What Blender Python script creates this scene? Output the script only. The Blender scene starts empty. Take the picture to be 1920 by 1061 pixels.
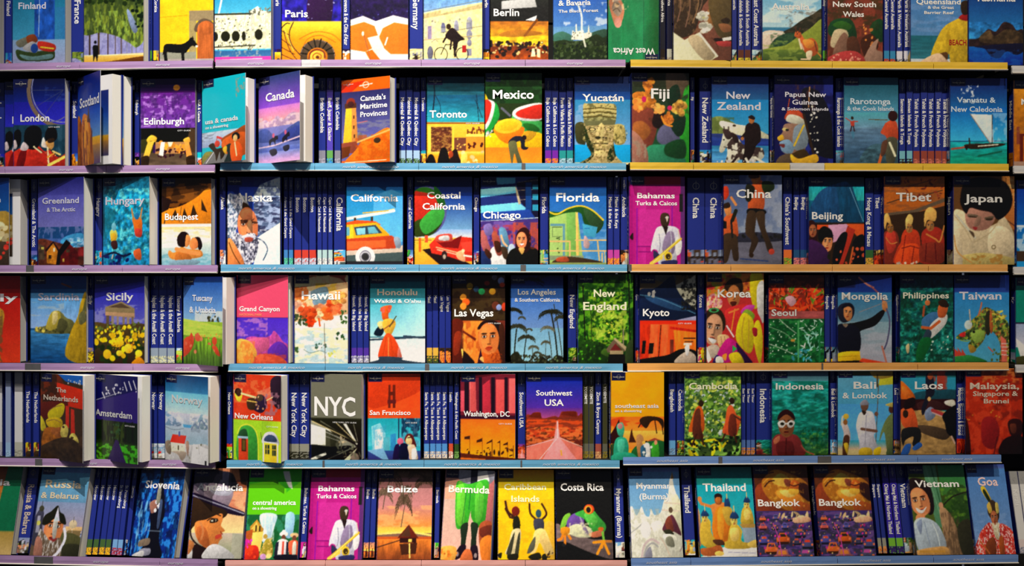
import bpy, math, re
import numpy as np
from mathutils import Vector, Matrix

SC = bpy.context.scene
COL = SC.collection
# ---------------------------------------------------------------- camera, world, lights, exposure
MM = 0.0012            # metres per photo pixel at the plane of the book fronts
DIST = 2.2             # camera to that plane
cam_data = bpy.data.cameras.new('camera'); cam = bpy.data.objects.new('camera', cam_data); COL.objects.link(cam)
cam.location = (0, -DIST, 0); cam.rotation_euler = (math.pi/2, 0, 0)
cam_data.sensor_width = 36; cam_data.lens = 36*DIST/(1920*MM); cam_data.clip_start = .05
SC.camera = cam
SC.view_settings.view_transform = 'Standard'; SC.view_settings.look = 'None'
SC.view_settings.gamma = 1; SC.view_settings.use_curve_mapping = False; SC.view_settings.exposure = 0.0
W = bpy.data.worlds.new('world'); SC.world = W; W.use_nodes = True
W.node_tree.nodes['Background'].inputs[0].default_value = (.75, .8, 1, 1)
W.node_tree.nodes['Background'].inputs[1].default_value = .11
def spot(name, loc, target, power, size_deg, blend, radius, colour):
    l = bpy.data.lights.new(name, 'SPOT'); l.energy = power; l.spot_size = math.radians(size_deg); l.spot_blend = blend
    l.shadow_soft_size = radius; l.color = colour
    o = bpy.data.objects.new(name, l); COL.objects.link(o); o.location = loc
    o.rotation_euler = (Vector(target)-Vector(loc)).to_track_quat('-Z', 'Y').to_euler(); return o
spot('shop_spotlight', (-.44, -1.55, 2.9), (-.44, 0, .08), 620, 38, 1, .014, (1, .94, .86))
spot('shop_spotlight', (.40, -2.3, 2.7), (.42, 0, -.12), 270, 56, 1, .03, (1, .87, .68))
spot('shop_spotlight', (1.5, -2.2, 2.7), (1.05, 0, 0), 145, 50, 1, .03, (1, .86, .64))
spot('shop_spotlight', (-.95, -1.9, 2.9), (-1.05, 0, -.05), 105, 46, 1, .03, (1, .88, .84))

# ---------------------------------------------------------------- drawing helpers for the printed covers
PW, PH = 176, 264                      # drawing raster, two samples per mesh cell
YY, XX = np.mgrid[0:PH, 0:PW]
UU = (XX+.5)/PW*100; VV = (YY+.5)/PH*150
def hexc(s):
    a = 1.0
    if '/' in s: s, a = s.split('/'); a = float(a)
    return np.array([int(c, 16)/15 for c in s[:3]]), a
def noise(rng, sx, sy):
    out = np.zeros((PH, PW)); tot = 0
    for k, amp in ((1, 1), (.5, .55), (.25, .3)):
        ax, ay = max(sx*k, .8), max(sy*k, .8)
        g = rng.random((int(150/ay)+3, int(100/ax)+3))
        fx = UU/ax; fy = VV/ay; ix = fx.astype(int); iy = fy.astype(int); fx = fx-ix; fy = fy-iy
        fx = fx*fx*(3-2*fx); fy = fy*fy*(3-2*fy)
        out += amp*((g[iy, ix]*(1-fx)+g[iy, ix+1]*fx)*(1-fy)+(g[iy+1, ix]*(1-fx)+g[iy+1, ix+1]*fx)*fy); tot += amp
    return out/tot
def poly_mask(p):
    m = np.zeros((PH, PW), bool)
    x0, y0 = p.min(0); x1, y1 = p.max(0)
    a, b = max(0, int(y0/150*PH)-1), min(PH, int(y1/150*PH)+2); c, d = max(0, int(x0/100*PW)-1), min(PW, int(x1/100*PW)+2)
    if a >= b or c >= d: return m
    X, Y = UU[a:b, c:d], VV[a:b, c:d]; r = np.zeros(X.shape, bool); n = len(p)
    for i in range(n):
        (xa, ya), (xb, yb) = p[i], p[(i+1) % n]
        if ya == yb: continue
        r ^= ((ya > Y) != (yb > Y)) & (X < (xb-xa)*(Y-ya)/(yb-ya)+xa)
    m[a:b, c:d] = r; return m
def smooth(p, closed, k=5):
    n = len(p); out = []
    for i in range(n if closed else n-1):
        q = [p[(i+j) % n] if closed else p[min(max(i+j, 0), n-1)] for j in (-1, 0, 1, 2)]
        for s in range(k):
            t = s/k
            out.append(.5*((2*q[1])+(q[2]-q[0])*t+(2*q[0]-5*q[1]+4*q[2]-q[3])*t*t+(3*q[1]-3*q[2]+q[3]-q[0])*t**3))
    if not closed: out.append(p[-1])
    return np.array(out)
def stroke_mask(p, w):
    m = np.zeros((PH, PW), bool); r = w/2
    for (xa, ya), (xb, yb) in zip(p[:-1], p[1:]):
        a, b = max(0, int((min(ya, yb)-r)/150*PH)-1), min(PH, int((max(ya, yb)+r)/150*PH)+2)
        c, d = max(0, int((min(xa, xb)-r)/100*PW)-1), min(PW, int((max(xa, xb)+r)/100*PW)+2)
        if a >= b or c >= d: continue
        X, Y = UU[a:b, c:d], VV[a:b, c:d]; L = (xb-xa)**2+(yb-ya)**2+1e-9
        t = np.clip(((X-xa)*(xb-xa)+(Y-ya)*(yb-ya))/L, 0, 1)
        m[a:b, c:d] |= (X-xa-t*(xb-xa))**2+(Y-ya-t*(yb-ya))**2 < r*r
    return m
def draw(prog, seed, flat=False):
    rng = np.random.default_rng(seed); I = np.zeros((PH, PW, 3))+.2; first = True
    clip = None; tex = noise(rng, 2.5, 3.5)
    def put(m, c, a, form=0):
        if m.dtype == bool:
            if clip is not None: m = m & clip
            if form and m.sum() > 220:      # light from top left painted into each printed shape, darker towards lower right
                v, u = VV[m], UU[m]; t = (v-v.min())/(np.ptp(v)+1)*.55+(u-u.min())/(np.ptp(u)+1)*.45
                c = c*(1.14-form*t+(tex[m]-.5)*.5*form*.9)[:, None]
            I[m] = np.clip(I[m]*(1-a)+c*a, 0, 1)
        else:
            if clip is not None: m = m*clip
            I[:] = I*(1-m[..., None]*a)+c*m[..., None]*a
    def face(c, cx, cy, rx, ry, tilt):
        def el(col, x, y, ax, ay, al=1):
            r = math.radians(tilt); X = UU-cx; Y = VV-cy; X, Y = X*math.cos(r)+Y*math.sin(r), Y*math.cos(r)-X*math.sin(r)
            put(((X/rx-x)/ax)**2+((Y/ry-y)/ay)**2 < 1, np.array(col), al)
        d = c*.62
        el(c, 0, 0, 1, 1); el(c*.8, .55, .1, .42, .8, .6); el(np.clip(c*1.18, 0, 1), -.35, -.05, .4, .7, .6); el(np.clip(c*1.15, 0, 1), 0, -.6, .6, .3, .5)
        for sx in (-.42, .42):
            el(d, sx, -.16, .3, .17, .7); el((.1, .07, .06), sx, -.33, .3, .05, .9); el((.85, .82, .78), sx, -.14, .19, .08); el((.1, .06, .05), sx, -.14, .09, .09)
        el(d, .13, .12, .1, .28, .6); el(d*.8, 0, .34, .2, .06, .8); el(c*np.array([.85, .45, .42]), 0, .58, .32, .1); el(d*.5, 0, .57, .3, .03); el(d, 0, .8, .3, .06, .4)
    def box(f):
        if len(f) < 4: f = [0, 0, 100, 150]
        return (UU >= f[0]) & (VV >= f[1]) & (UU <= f[2]) & (VV <= f[3])
    for op in prog.split(';'):
        k = op.split()
        if not k: continue
        o = k[0]
        if o == 'F':
            for _ in range(int(float(k[1]))):
                J = np.pad(I, ((1, 1), (1, 1), (0, 0)), 'edge')
                I = (J[:-2, 1:-1]+J[2:, 1:-1]+J[1:-1, :-2]+J[1:-1, 2:]+J[1:-1, 1:-1]*2)/6
            continue
        if o == 'N':
            f = [float(v) for v in k[1:]]; n = noise(rng, f[1], f[2]); m = box(f[3:])
            if clip is not None: m = m & clip
            I[m] = np.clip(I[m]*(1+(n[m]-.5)*2.2*f[0]*1.6)[:, None], 0, 1); continue
        if o == 'M': clip = poly_mask(smooth(np.array([float(v) for v in k[1:]]).reshape(-1, 2), True)) if len(k) > 3 else None; continue
        c, a = hexc(k[1])
        if o == 'A': f = [float(v) for v in k[2:]]; face(c, *f[:4], f[4] if len(f) > 4 else 0); continue
        if o in 'GH':
            c2, a2 = hexc(k[2]); f = [float(v) for v in k[3:]]
            Q_, R_ = (VV, UU) if o == 'G' else (UU, VV)
            t = np.clip((Q_-f[0])/(f[1]-f[0]), 0, 1)
            m = np.ones((PH, PW), bool) if first else (Q_ >= f[0]) & (Q_ <= f[1]+.4)
            if len(f) > 3: m = m & (R_ >= f[2]) & (R_ <= f[3])
            if clip is not None: m = m & clip
            A = (a+(a2-a)*t)[m][:, None]; tt = t[m][:, None]
            I[m] = I[m]*(1-A)+(c*(1-tt)+c2*tt)*A; first = False; continue
        first = False
        f = [float(v) for v in k[2:]] if o != 'X' else []
        if o == 'B': put(UU > -1, c, a)
        elif o == 'R': put(box(f), c, a)
        elif o == 'P': put(poly_mask(np.array(f[:len(f)//2*2]).reshape(-1, 2)), c, a, .16)
        elif o == 'Q': put(poly_mask(smooth(np.array(f[:len(f)//2*2]).reshape(-1, 2), True)), c, a, .42)
        elif o == 'L': put(stroke_mask(np.array(f[1:len(f)//2*2+1]).reshape(-1, 2), f[0]), c, a)
        elif o == 'K': put(stroke_mask(smooth(np.array(f[1:len(f)//2*2+1]).reshape(-1, 2), False), f[0]), c, a)
        elif o == 'E':
            r = math.radians(f[4]) if len(f) > 4 else 0; x, y = UU-f[0], VV-f[1]
            put(((x*math.cos(r)+y*math.sin(r))/f[2])**2+((y*math.cos(r)-x*math.sin(r))/f[3])**2 < 1, c, a, .3)
        elif o == 'Y':      # drooping palm crown: colour, centre, half width, length
            for t in range(24):
                an = -3.3+t*.155+rng.normal()*.06; L_ = f[3]*.55*(.8+.4*rng.random()); p = [np.array(f[:2])]
                for q in range(5): p.append(p[-1]+np.array([math.cos(an)*f[2]*.22, math.sin(an)*L_*.12+L_*.05*q*.7]))
                p = smooth(np.array(p), False, 3); put(stroke_mask(p, 1.1), c, a)
                for w in p[1::2]:
                    d_ = rng.random()*2.4-1.2; put(stroke_mask(np.array([w, w+np.array([d_*1.5, L_*.1])]), .6), c*(.7+.6*rng.random()), a)
        elif o == 'X':      # small car seen from behind: body colour, second colour, x, y, width
            c2 = hexc(k[2])[0]; x, y, w = [float(v) for v in k[3:6]]; u = w/12
            B_ = lambda *q: poly_mask(np.array(q).reshape(-1, 2))
            put(B_(x, y+4*u, x+2*u, y+3*u, x+3*u, y, x+9*u, y, x+10*u, y+3*u, x+12*u, y+4*u, x+12*u, y+8*u, x, y+8*u), c, 1, .4)
            put(B_(x+3*u, y+3*u, x+3.8*u, y+.8*u, x+8.2*u, y+.8*u, x+9*u, y+3*u), c2, .9)
            put(B_(x+.5*u, y+7*u, x+11.5*u, y+7*u, x+10.5*u, y+9*u, x+1.5*u, y+9*u), c*.25, 1)
            for q in (1.6, 10.4): put((UU-x-q*u)**2+(VV-y-5*u)**2 < u*u, np.array([1, .5, .3]), 1)
        elif o == 'V':      # ruffled flower
            for t in range(26):
                an = rng.random()*6.28; r = rng.random()**.6; x, y = f[0]+math.cos(an)*r*f[2]*.8, f[1]+math.sin(an)*r*f[3]*.8; s_ = .28+.2*rng.random()
                put(((UU-x)/(f[2]*s_))**2+((VV-y)/(f[3]*s_*.8))**2 < 1, np.clip(c*(.72+.5*rng.random()), 0, 1), .9, .5)
        elif o == 'O':
            d = np.sqrt(((UU-f[1])/f[3])**2+((VV-f[2])/f[4])**2); put(abs(d-1)*min(f[3], f[4]) < f[0]/2, c, a)
        elif o == 'C':
            n = noise(rng, f[0], f[1]); s = np.clip((n-f[2]+.04)/.1, 0, 1); put(s*box(f[3:]), c, a)
        elif o == 'S':
            st = f[7] if len(f) > 7 else 1
            for _ in range(int(f[0])):
                x, y = f[1]+rng.random()*(f[3]-f[1]), f[2]+rng.random()*(f[4]-f[2]); r = f[5]+rng.random()*(f[6]-f[5])
                an = rng.random()*3.14; pa, pb, pc, pd = max(0, int((y-r*st)/150*PH)-1), min(PH, int((y+r*st)/150*PH)+2), max(0, int((x-r*st)/100*PW)-1), min(PW, int((x+r*st)/100*PW)+2)
                if pa >= pb or pc >= pd: continue
                X, Y = UU[pa:pb, pc:pd]-x, VV[pa:pb, pc:pd]-y
                q = ((X*math.cos(an)+Y*math.sin(an))/(r*st))**2+((Y*math.cos(an)-X*math.sin(an))/(r*(.6+.4*rng.random())))**2 < 1
                if clip is not None: q = q & clip[pa:pb, pc:pd]
                I[pa:pb, pc:pd][q] = I[pa:pb, pc:pd][q]*(1-a)+np.clip(c*(.8+.4*rng.random()), 0, 1)*a
    J = np.pad(I, ((1, 1), (1, 1), (0, 0)), 'edge'); I = (J[:-2, 1:-1]+J[2:, 1:-1]+J[1:-1, :-2]+J[1:-1, 2:]+J[1:-1, 1:-1]*4)/8
    n = 1+.16*(noise(rng, 1.6, 1.6)-.5)+.1*(noise(rng, 9, 12)-.5)          # photographic mottling of the print
    if flat: n[VV < 76] = 1
    I = I*n[..., None]; g = I.mean(2, keepdims=True); I = g+(I-g)*1.03
    return np.clip(.48+(I-.48)*1.1, .01, .96)
# ---------------------------------------------------------------- cover artwork (flat print, drawn in 100 x 150 units, y down)
# key : (description for the label, title lines, drawing program)
# title line: text, u0, u1, baseline v, cap height [, colour]
ART = {}
def art(key, desc, titles, prog): ART[key] = (desc, titles, prog)

art('finland','blue winter photo with a husky resting on snow',"Finland,12,64,52,11,dde",
"G 168 49b 0 100;H 37a/0 37a 60 100 50 130;R 25a 42 30 80 112;N .25 9 14 42 30 80 112;L 9bd 1.5 52 30 50 100;G 8ac 99b 105 150;Q 776 8 108 30 100 34 112 14 118;Q 842 27 100 42 96 48 108 32 113;Q 342 8 122 30 126 60 124 78 122 76 140 30 142 12 138;Q aaa 20 120 38 108 50 118 44 128;Q b32 50 108 80 114 78 126 52 122;L cb3 2.5 54 118 78 121;E 248 42 120 7 8;Q 688 14 130 40 134 74 130 72 138 30 140")
art('france','tree lined avenue with a lone dark figure',"France,12,80,38,13",
"B aab;G bbd 99c 70 136;S 776 60 0 90 100 128 .8 2;R 432 9 90 12 134;R 543 24 95 27 134;R 544 40 102 42 134;R 655 52 105 54 134;R 655 62 108 64 134;R 776 72 110 73 134;R 776 80 112 81 134;P 673 0 0 100 0 100 90 88 118 60 106 30 98 0 92;S 452 90 0 20 90 100 2 5 ;S 895 90 10 40 95 112 1.5 4;S 231 60 0 10 100 50 2 5;P 89b 72 62 90 76 98 100 86 90;S 232 20 60 50 100 78 2 5;G ec7 c92 134 150;Q 741 10 150 60 144 100 140 100 150;L ffb 1.6 0 134 100 136;E 111 20 113 2 2.5;P 111 16 118 24 118 25 128 23 144 21 144 20 132 19 144 17 144 17 130")
art('corsica','black donkey in front of a yellow wall',"Corsica,14,76,40,13",
"B fc2;N .06 20 20;L c91 1 0 71 52 68;R a96 55 68 68 134;R 986 55 60 100 78;Q 654 66 96 70 80 84 74 100 82 100 96;R b63 70 90 100 145;E b63 86 90 15 12;N .12 3 30 70 80 100 145;R 998 0 130 68 143;G baa 998 142 150;Q 111 8 124 14 116 40 117 52 112 58 106 62 108 70 118 68 122 60 120 52 128 46 132 16 130;P 111 60 110 61 103 64 108;P 111 9 124 16 124 14 132 16 148 10 148 8 132;P 111 40 128 50 126 46 134 47 150 42 150;E eed 69 121 2.5 2;L 211 1.2 9 122 7 134")
art('loire','white chateau with dark round windows over water',"Loire Valley,14,86,40,11",
"G 17a 5bd 0 75;R eec 0 70 100 128;P cc9 66 60 76 54 96 60 100 70 100 130 66 130;L fff 3 14 40 8 68;S 886 60 0 74 96 124 1 2.4;S fff 50 0 74 96 124 1 2.5;R 221 0 66 98 71;R 443 0 118 72 126;E 221 2 106 5 9;E 221 21 106 8 9;E 221 39 106 7 9;E 221 52 106 3.5 8;E 221 78 104 7 9;G 369 47a 128 142;S 99a 20 0 128 80 136 1 4;R f4a 0 141 100 150;L fcd 1.4 14 145.5 84 144.5")
art('paris','purple night photo above a yellow spiral staircase',"Paris,6,44,73,12",
"G 226 32b 0 88;N .4 10 12 0 0 100 86;Q 314 46 30 60 20 84 30 80 84 44 84;S 99c 10 40 20 90 80 1 2;R fb1 0 80 100 150;G fd3 f90 80 110;E e71 58 130 44 34;E f91 60 136 40 30;E 321 60 138 28 26;E b60 58 140 20 18;S 630 40 36 116 84 146 1 2.5;E fb3 58 140 13 12;E 631 58 142 8 7;E ec5 60 142 5 4.5;K 432 1.8 16 84 4 100 14 120 32 142;K 432 1.4 18 86 26 100 16 116 34 148;L 321 1.2 0 90 14 100;L 321 1.2 0 118 16 124;L 321 1.2 0 134 24 150")
art('provence','orange and white beach parasols on a navy ground',"Provence,12,80,42,12",
"B 214;N .3 6 6;S 448 20 0 60 100 80 .8 1.6;P eed 0 78 22 71 44 80 58 104 50 128 60 150 0 150;P eed 44 80 74 70 100 76 100 150 60 150 40 132 30 108;P f72 0 88 24 81 42 88 48 104 42 124 26 132 0 128;P f72 56 92 76 82 100 86 100 136 72 138 54 122 50 106;P ddc 30 108 48 104 58 124 44 140;P f61 26 132 38 128 56 150 36 150;L 654 1 24 104 36 148;L fff 2.4 60 120 64 108;P fed 60 136 100 136 100 150 66 150;E eed 22 101 2 4")
art('germany','cyclist riding past a cream palace',"Germany,12,84,38,12",
"G 48b 9be 0 80;P ed9 0 66 30 60 100 50 100 150 0 150;P ba7 0 68 30 62 30 68 100 52 100 60 0 76;R dca 2 76 8 114;R dca 14 76 20 114;R 98a 8 88 14 112;E 668 34 92 4 9;E 99a 56 88 4 9;E 99a 78 84 5 10;R 99a 30 92 38 100;R 99a 52 88 60 98;R 99a 73 84 83 96;E 889 78 104 5 8;E 667 12 134 5 12;E 889 78 118 4 6;L ba7 1.6 0 112 100 106;R 889 74 128 82 140;N .1 4 4;G 8ac 69b 144 150;O 222 1.3 30 137 11 12;O 222 1.3 66 137 10 11;L 222 1.3 30 137 38 120 58 122 52 138;Q 211 40 100 50 92 62 104 70 112 60 116 56 130 50 126 52 118 38 108;E 321 43 90 4 5;L 211 3 42 102 34 116;L 211 3.4 52 116 54 140;L 211 3 48 112 46 128;R a22 66 122 73 134")
art('berlin','black and gold photo of a crowd under a yellow wall',"Berlin,6,50,71,12",
"B 111;G 343 111 0 60;P fff/.7 20 46 76 40 80 56 20 60;P ddd 60 78 80 70 78 80;G c72 da2 80 110;P fb2 0 106 100 104 100 122 0 122;N .18 10 6 0 80 100 120;L 741 4 60 104 80 78;Q a62/.7 20 100 50 94 90 100 60 106 20 106;S 743 30 0 116 100 122 1 3;G 731 b51 122 150;S 210 40 0 116 100 142 2 4.5;S ec8 22 4 116 100 136 1 2.4;P eda 72 126 76 126 78 140 70 140;P eda 80 126 86 128 86 142 80 140;R 111 0 112 4 124;N .2 6 6 0 112 100 150")
art('bavaria','white hilltop castle above dark green forest',"Munich,14,62,36,10;& Bavaria,10,70,54,9;The Black Forest,10,84,66,5",
"G 14a 58c 0 90;C fff/.6 14 12 .55 20 50 100 100;G 69c 7ac 90 110;Q 476 0 104 20 98 40 112 0 120;Q 354 60 106 100 96 100 124 60 120;P ddc 34 112 36 96 42 100 42 86 44 86 45 98 56 96 58 102 64 100 66 86 68 100 72 102 70 114;S 665 20 36 100 70 112 .6 1.4;G 341 120 114 150;Q 231 0 118 20 112 40 116 60 112 80 104 92 110 100 108 100 124;S 453 80 0 114 100 148 1.4 3.6;S 120 60 0 118 100 150 1.4 4;K ffe/.8 3.4 46 52 53 72 54 100 60 124")
art('westafrica','green photo with a partly seen figure',"West Africa,8,90,24,11",
"B 285;H 152/.8 285 0 30;N .2 12 40;R 174 70 0 100 150;H 285 142 60 100;Q b76 70 90 74 66 84 60 92 76 96 104 82 112;Q 987 74 90 82 78 90 90 84 104;E c98 80 68 7 9;Q 876 40 120 70 108 96 118 94 150 50 150;C fda/.6 5 8 .6 60 90 100 150")
art('aboriginal','child with white shells in dark hair',"Aboriginal,12,88,36,11",
"B 743;Q 432 0 0 60 0 60 40 46 70 40 100 20 112 0 100;C 975/.7 5 7 .55 0 20 46 104;Q 854 52 60 100 40 100 150 70 150 56 104;Q 653 62 40 100 30 100 100 80 110 68 90;P ddb 0 96 20 112 46 102 74 140 60 150 0 150;Q cb9 30 114 44 108 70 136 54 146;E eed 52 78 10 8 -20;E eed 54 94 10 9;E eed 60 92 6 6;Q 210 72 110 92 112 100 108 100 120 80 120;R eed 86 112 98 116;Q a33 74 118 100 118 100 126 84 124;E 321 90 84 7 7;C a86/.5 12 14 .5 60 50 100 150")
art('australia','orange kangaroo on a green headland above the sea',"Australia,16,80,58,11",
"G 49c bde 0 88;C fff/.5 20 10 .5 0 30 100 80;G 48a 37a 88 96;Q dcb 0 96 40 94 50 104 20 124 0 130;Q 332 30 92 50 84 70 68 100 58 100 96 50 98;Q 243 10 124 26 104 50 98 80 96 60 120 30 130;Q 785 50 104 100 78 100 150 0 150 0 124 30 118;G 463/.7 453 120 150;N .25 6 5 0 96 100 150;Q 332 70 100 96 98 96 106 76 112;Q d63 56 104 62 100 66 112 82 110 92 120 98 134 86 132 80 136 78 146 74 146 74 132 66 124;E 421 58 102 4 5;P 532 56 98 57 91 60 97;L eda 3 62 108 66 126;L eb9 2.6 66 140 80 144;L d63 2.5 92 130 106 142")
art('nsw','people in green and white sun hats',"New South,10,88,52,9;Wales,28,66,69,9",
"B 632;C 943/.6 10 12 .5 0 0 100 150;C 331/.6 12 10 .55 0 0 100 90;Q 142 2 96 10 76 40 72 52 92 50 112 20 110;Q 362 10 84 26 76 44 84 36 92;Q cb9 6 116 14 92 34 92 38 104 26 110 14 122;Q 865 14 120 30 96 40 110 36 140 12 142;Q 532 36 108 52 104 60 130 40 140;Q 142 76 90 88 74 100 76 100 110 86 106;Q 242 80 80 90 76 94 88 84 92;Q 421 60 110 80 98 92 120 70 140;S d84 12 62 80 86 120 1.5 4;Q a87 66 140 78 118 92 106 88 124 100 130 100 150 66 148;Q b44 0 140 30 128 56 130 66 150 0 150;S e98 24 4 132 60 148 1 2.6")
art('queensland','lifeguard in a yellow shirt beside the sea',"Queensland,10,88,46,9;& the Great,30,76,54,5;Barrier Reef,24,76,63,5;BEACH,68,98,116,9,a21",
"G 47b 58b 0 100;C 79c/.5 30 6 .5 0 40 100 98;G 267 378 100 140;N .1 30 3 0 100 100 140;G bcd dcb 140 150;Q db3 98 64 62 82 46 106 36 134 44 140 66 130 72 150 100 150 100 64;Q 642 40 136 60 128 66 132 62 144 44 144;Q b92/.6 66 90 72 110 66 132 62 112;N .08 6 8 36 66 100 150;Q eca 14 150 46 130 62 140 66 150;Q a22 84 70 92 62 100 58 100 74;Q 321 88 44 100 40 100 62 90 62")
art('tasmania','dark mountain mirrored in a deep blue lake',"Tasmania,12,86,40,12",
"G 026 38c 0 104;Q 322 0 106 18 104 36 88 50 92 64 76 80 80 88 90 100 90 100 132 0 118;Q 653/.6 20 102 38 90 48 100 70 88 100 96 100 112 30 112;N .3 8 6 0 76 100 130;G 16b 028 118 150;Q 113 14 118 100 112 100 126 86 132 70 126 56 138 40 134 30 122;C 26b/.5 14 8 .5 0 122 100 150")
# ---- second shelf
art('london','guards in bearskin hats below a big wheel at night',"London,14,70,73,12;CITY GUIDE,68,90,84,2",
"G 013 23a 0 60;G 229 33b 40 80;O 543 6 96 20 66 62;O 99b 1.6 96 18 60 57;C 56a/.4 8 4 .6 60 10 100 40;K 778 1.4 70 74 86 72 98 66;R 011 0 79 100 150;Q d31 10 128 22 118 40 112 58 124 70 122 84 134 100 130 100 150 0 150 0 122;Q 111 22 112 24 92 30 82 44 80 54 88 54 108 44 118 30 118;Q 000 62 90 70 82 80 88 80 104 70 108 62 104;Q 223 84 84 96 90 94 130 86 128;Q 111 2 110 4 92 10 86 16 94 14 112;Q eed 16 116 22 108 30 114 24 120 16 120;E dcc 3 112 4 6;Q ddd 52 108 56 98 62 112 66 116 58 114;L eda 3 40 116 54 126;L eda 2.6 66 118 68 140;Q c84 64 110 76 106 78 118 70 124;L ec7 3 76 124 90 130;L fd6 5 70 148 98 134;L e93 3 66 134 78 128;N .15 8 8 0 112 100 150")
art('scotland','golden rock pinnacles under a blue sky',"Scotland,10,96,52,16",
"G 127 25b 0 70;G 25b 69c 60 105;G eb3 c83 105 125;G b84 447 118 150;Q a62 0 70 14 72 22 100 28 150 0 150;Q c72 20 72 40 66 56 84 66 120 70 150 22 150;Q e92 30 78 44 76 54 110 50 150 34 150;P 543 42 78 48 50 54 80;L 531 3 24 84 30 150;C 621/.6 5 14 .55 0 74 66 150")
art('edinburgh','purple castle rock above an evening street arch',"Edinburgh,7,80,78,11,fff;CITY GUIDE,68,92,90,2.2",
"G 214 315 0 25;G 628 74a 22 84;C b8d/.8 8 4 .6 0 28 100 82;C 426/.7 5 8 .55 0 24 100 84;E c83 66 16 6 5;E cb8 17 88 3 3;R 110 0 84 100 112;P 331 0 104 26 100 20 150 0 150;P 432 100 86 90 84 84 110 90 150 100 150;G 543 654 126 150;R b85 28 108 82 128;S e93 20 30 108 80 126 2 5;S 312 34 24 118 84 134 1.4 3;P ffd 38 108 45 108 42 132 34 130;P fec 50 108 60 108 56 116 52 116;Q fc4 12 104 20 96 30 100 28 108 20 106 16 110;P eb4 14 108 26 106 16 134 6 132;Q fb4 78 104 88 100 90 108 82 110;P e94 80 108 88 108 94 132 84 134;Q 321 2 134 16 132 14 150 0 150;Q 321 84 134 98 132 100 150 86 150;N .2 20 4 0 134 100 150")
art('usacanada','turquoise panel above a rider and a road with flags',"usa & canada,8,84,79,8;on a shoestring,8,62,88,5",
"B 1bc;C a98/.8 4 6 .55 78 6 98 40;G cde 9ac 94 120;C 556/.4 20 3 .6 0 94 60 110;L d44 4 36 104 52 110 ;L b54 1.5 36 104 30 124;Q a52 46 108 80 96 100 90 100 108 56 116;Q 884 4 132 20 128 60 140 60 150 0 150;P 777 0 150 30 126 66 132 62 150;L fff 1.2 10 148 30 128;Q d62 50 110 100 102 100 140 54 134;Q 321 16 118 28 114 34 124 50 124 54 134 44 144 42 130 34 146 30 132;Q 233 60 134 50 126 66 118 72 132 68 150 52 150;E c43 36 116 6 6;Q 111 70 104 78 100 86 104 86 112 72 112;E eb7 77 110 5 6;Q f62 66 122 80 116 92 126 90 150 70 150;L fda 3 76 118 80 140;Q eb3 48 126 58 122 56 136")
art('canada','two riders beside a lake under pink mountains',"Canada,18,88,43,14,fff",
"G 347 95d 0 56;G d8d faa 54 78;Q cac 0 82 16 74 30 80 46 70 60 78 80 68 100 74 100 92 0 96;C fdd/.7 8 4 .5 0 70 100 92;G 88c 67b 88 124;Q 56a 0 94 20 90 44 104 80 90 100 86 100 112 0 112;Q 45a 40 112 70 98 100 92 100 116;L ecd 2.5 0 122 40 120 100 110;G 78c 56b 122 132;G 89d fbe 130 150;N .08 16 5 0 120 100 150;Q 223 26 112 34 107 46 104 48 110 42 112 42 120 38 114 32 114 29 120;E c68 37 103 3 4;Q 223 58 110 66 104 74 100 76 107 70 109 70 116 66 112 60 117;E c68 66 100 3 4;Q 334 27 128 42 126 46 134 34 138;Q 334 60 124 74 122 74 130 64 132")
art('maritime','yellow lighthouse under an orange band',"Canada's,40,92,40,9,fff;Maritime,40,95,54,9,fff;Provinces,40,95,68,9,fff",
"G 336 66a 22 100;C 889/.6 22 6 .5 30 76 100 105;L c77 1.5 36 78 54 76;R f61 0 0 100 22;P c31 0 8 50 4 22 22 0 22;L fff 1.6 38 13 64 11;O fff 1 51 12 6 5;P fb3 10 50 30 50 34 112 4 114;P c84 22 50 31 50 35 112 22 114;R 532 8 42 32 51;E 832 20 40 9 7;E 422 20 44 7 5;R 532 25 64 28 70;R 532 25 82 28 88;R 532 26 98 29 104;Q 778 34 96 42 96 44 112 36 114;P 843 0 112 34 110 34 130 0 132;Q f82 10 150 30 126 44 110 60 104 100 92 100 150;C c51/.6 8 6 .5 30 100 100 150;E 432 74 111 7 5;L eb6 3 34 112 100 94;P 631 0 120 20 118 16 136 0 140;R f61 0 144 100 150;L fec 1.4 8 147 92 146")
art('toronto','teal lake above a golden bar with bottles',"Toronto,5,70,70,12,fff;CITY GUIDE,68,92,81,2",
"G 034 267 0 35;G 157 3ab 32 78;N .12 16 4 0 0 100 76;K 123 2.2 12 0 14 30 10 70;L 123 1 86 30 90 76;L 123 1 84 40 96 70;K 123 1 14 30 24 50 22 70;R d82 0 78 100 150;G fc4 e92 80 150;L 841 1.6 0 80 100 80;R 632 8 86 44 130;C a63/.8 3 5 .5 8 86 44 130;R fd5 3 84 8 134;R fc4 44 84 48 134;R 743 48 104 68 126;S 631 20 50 105 68 126 1 2;R fd6 68 98 100 102;R e93 68 102 100 126;G fd6 fa2 128 134;S 732 14 70 86 98 96 1.4 2.2;S 521 12 70 112 98 124 1.6 2.8;R 631 70 90 72 98;R 631 78 90 80 98;R 631 86 90 88 98;R 631 93 90 95 98;S fd9 10 60 126 100 148 2 5;Q 100 20 150 22 132 26 122 34 122 38 134 40 150;Q 211 40 150 44 128 52 124 56 136 60 150;E a42 42 132 4 6;Q 100 0 150 4 134 12 134 16 150;Q fd6 60 134 70 132 68 150 60 150")
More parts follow.
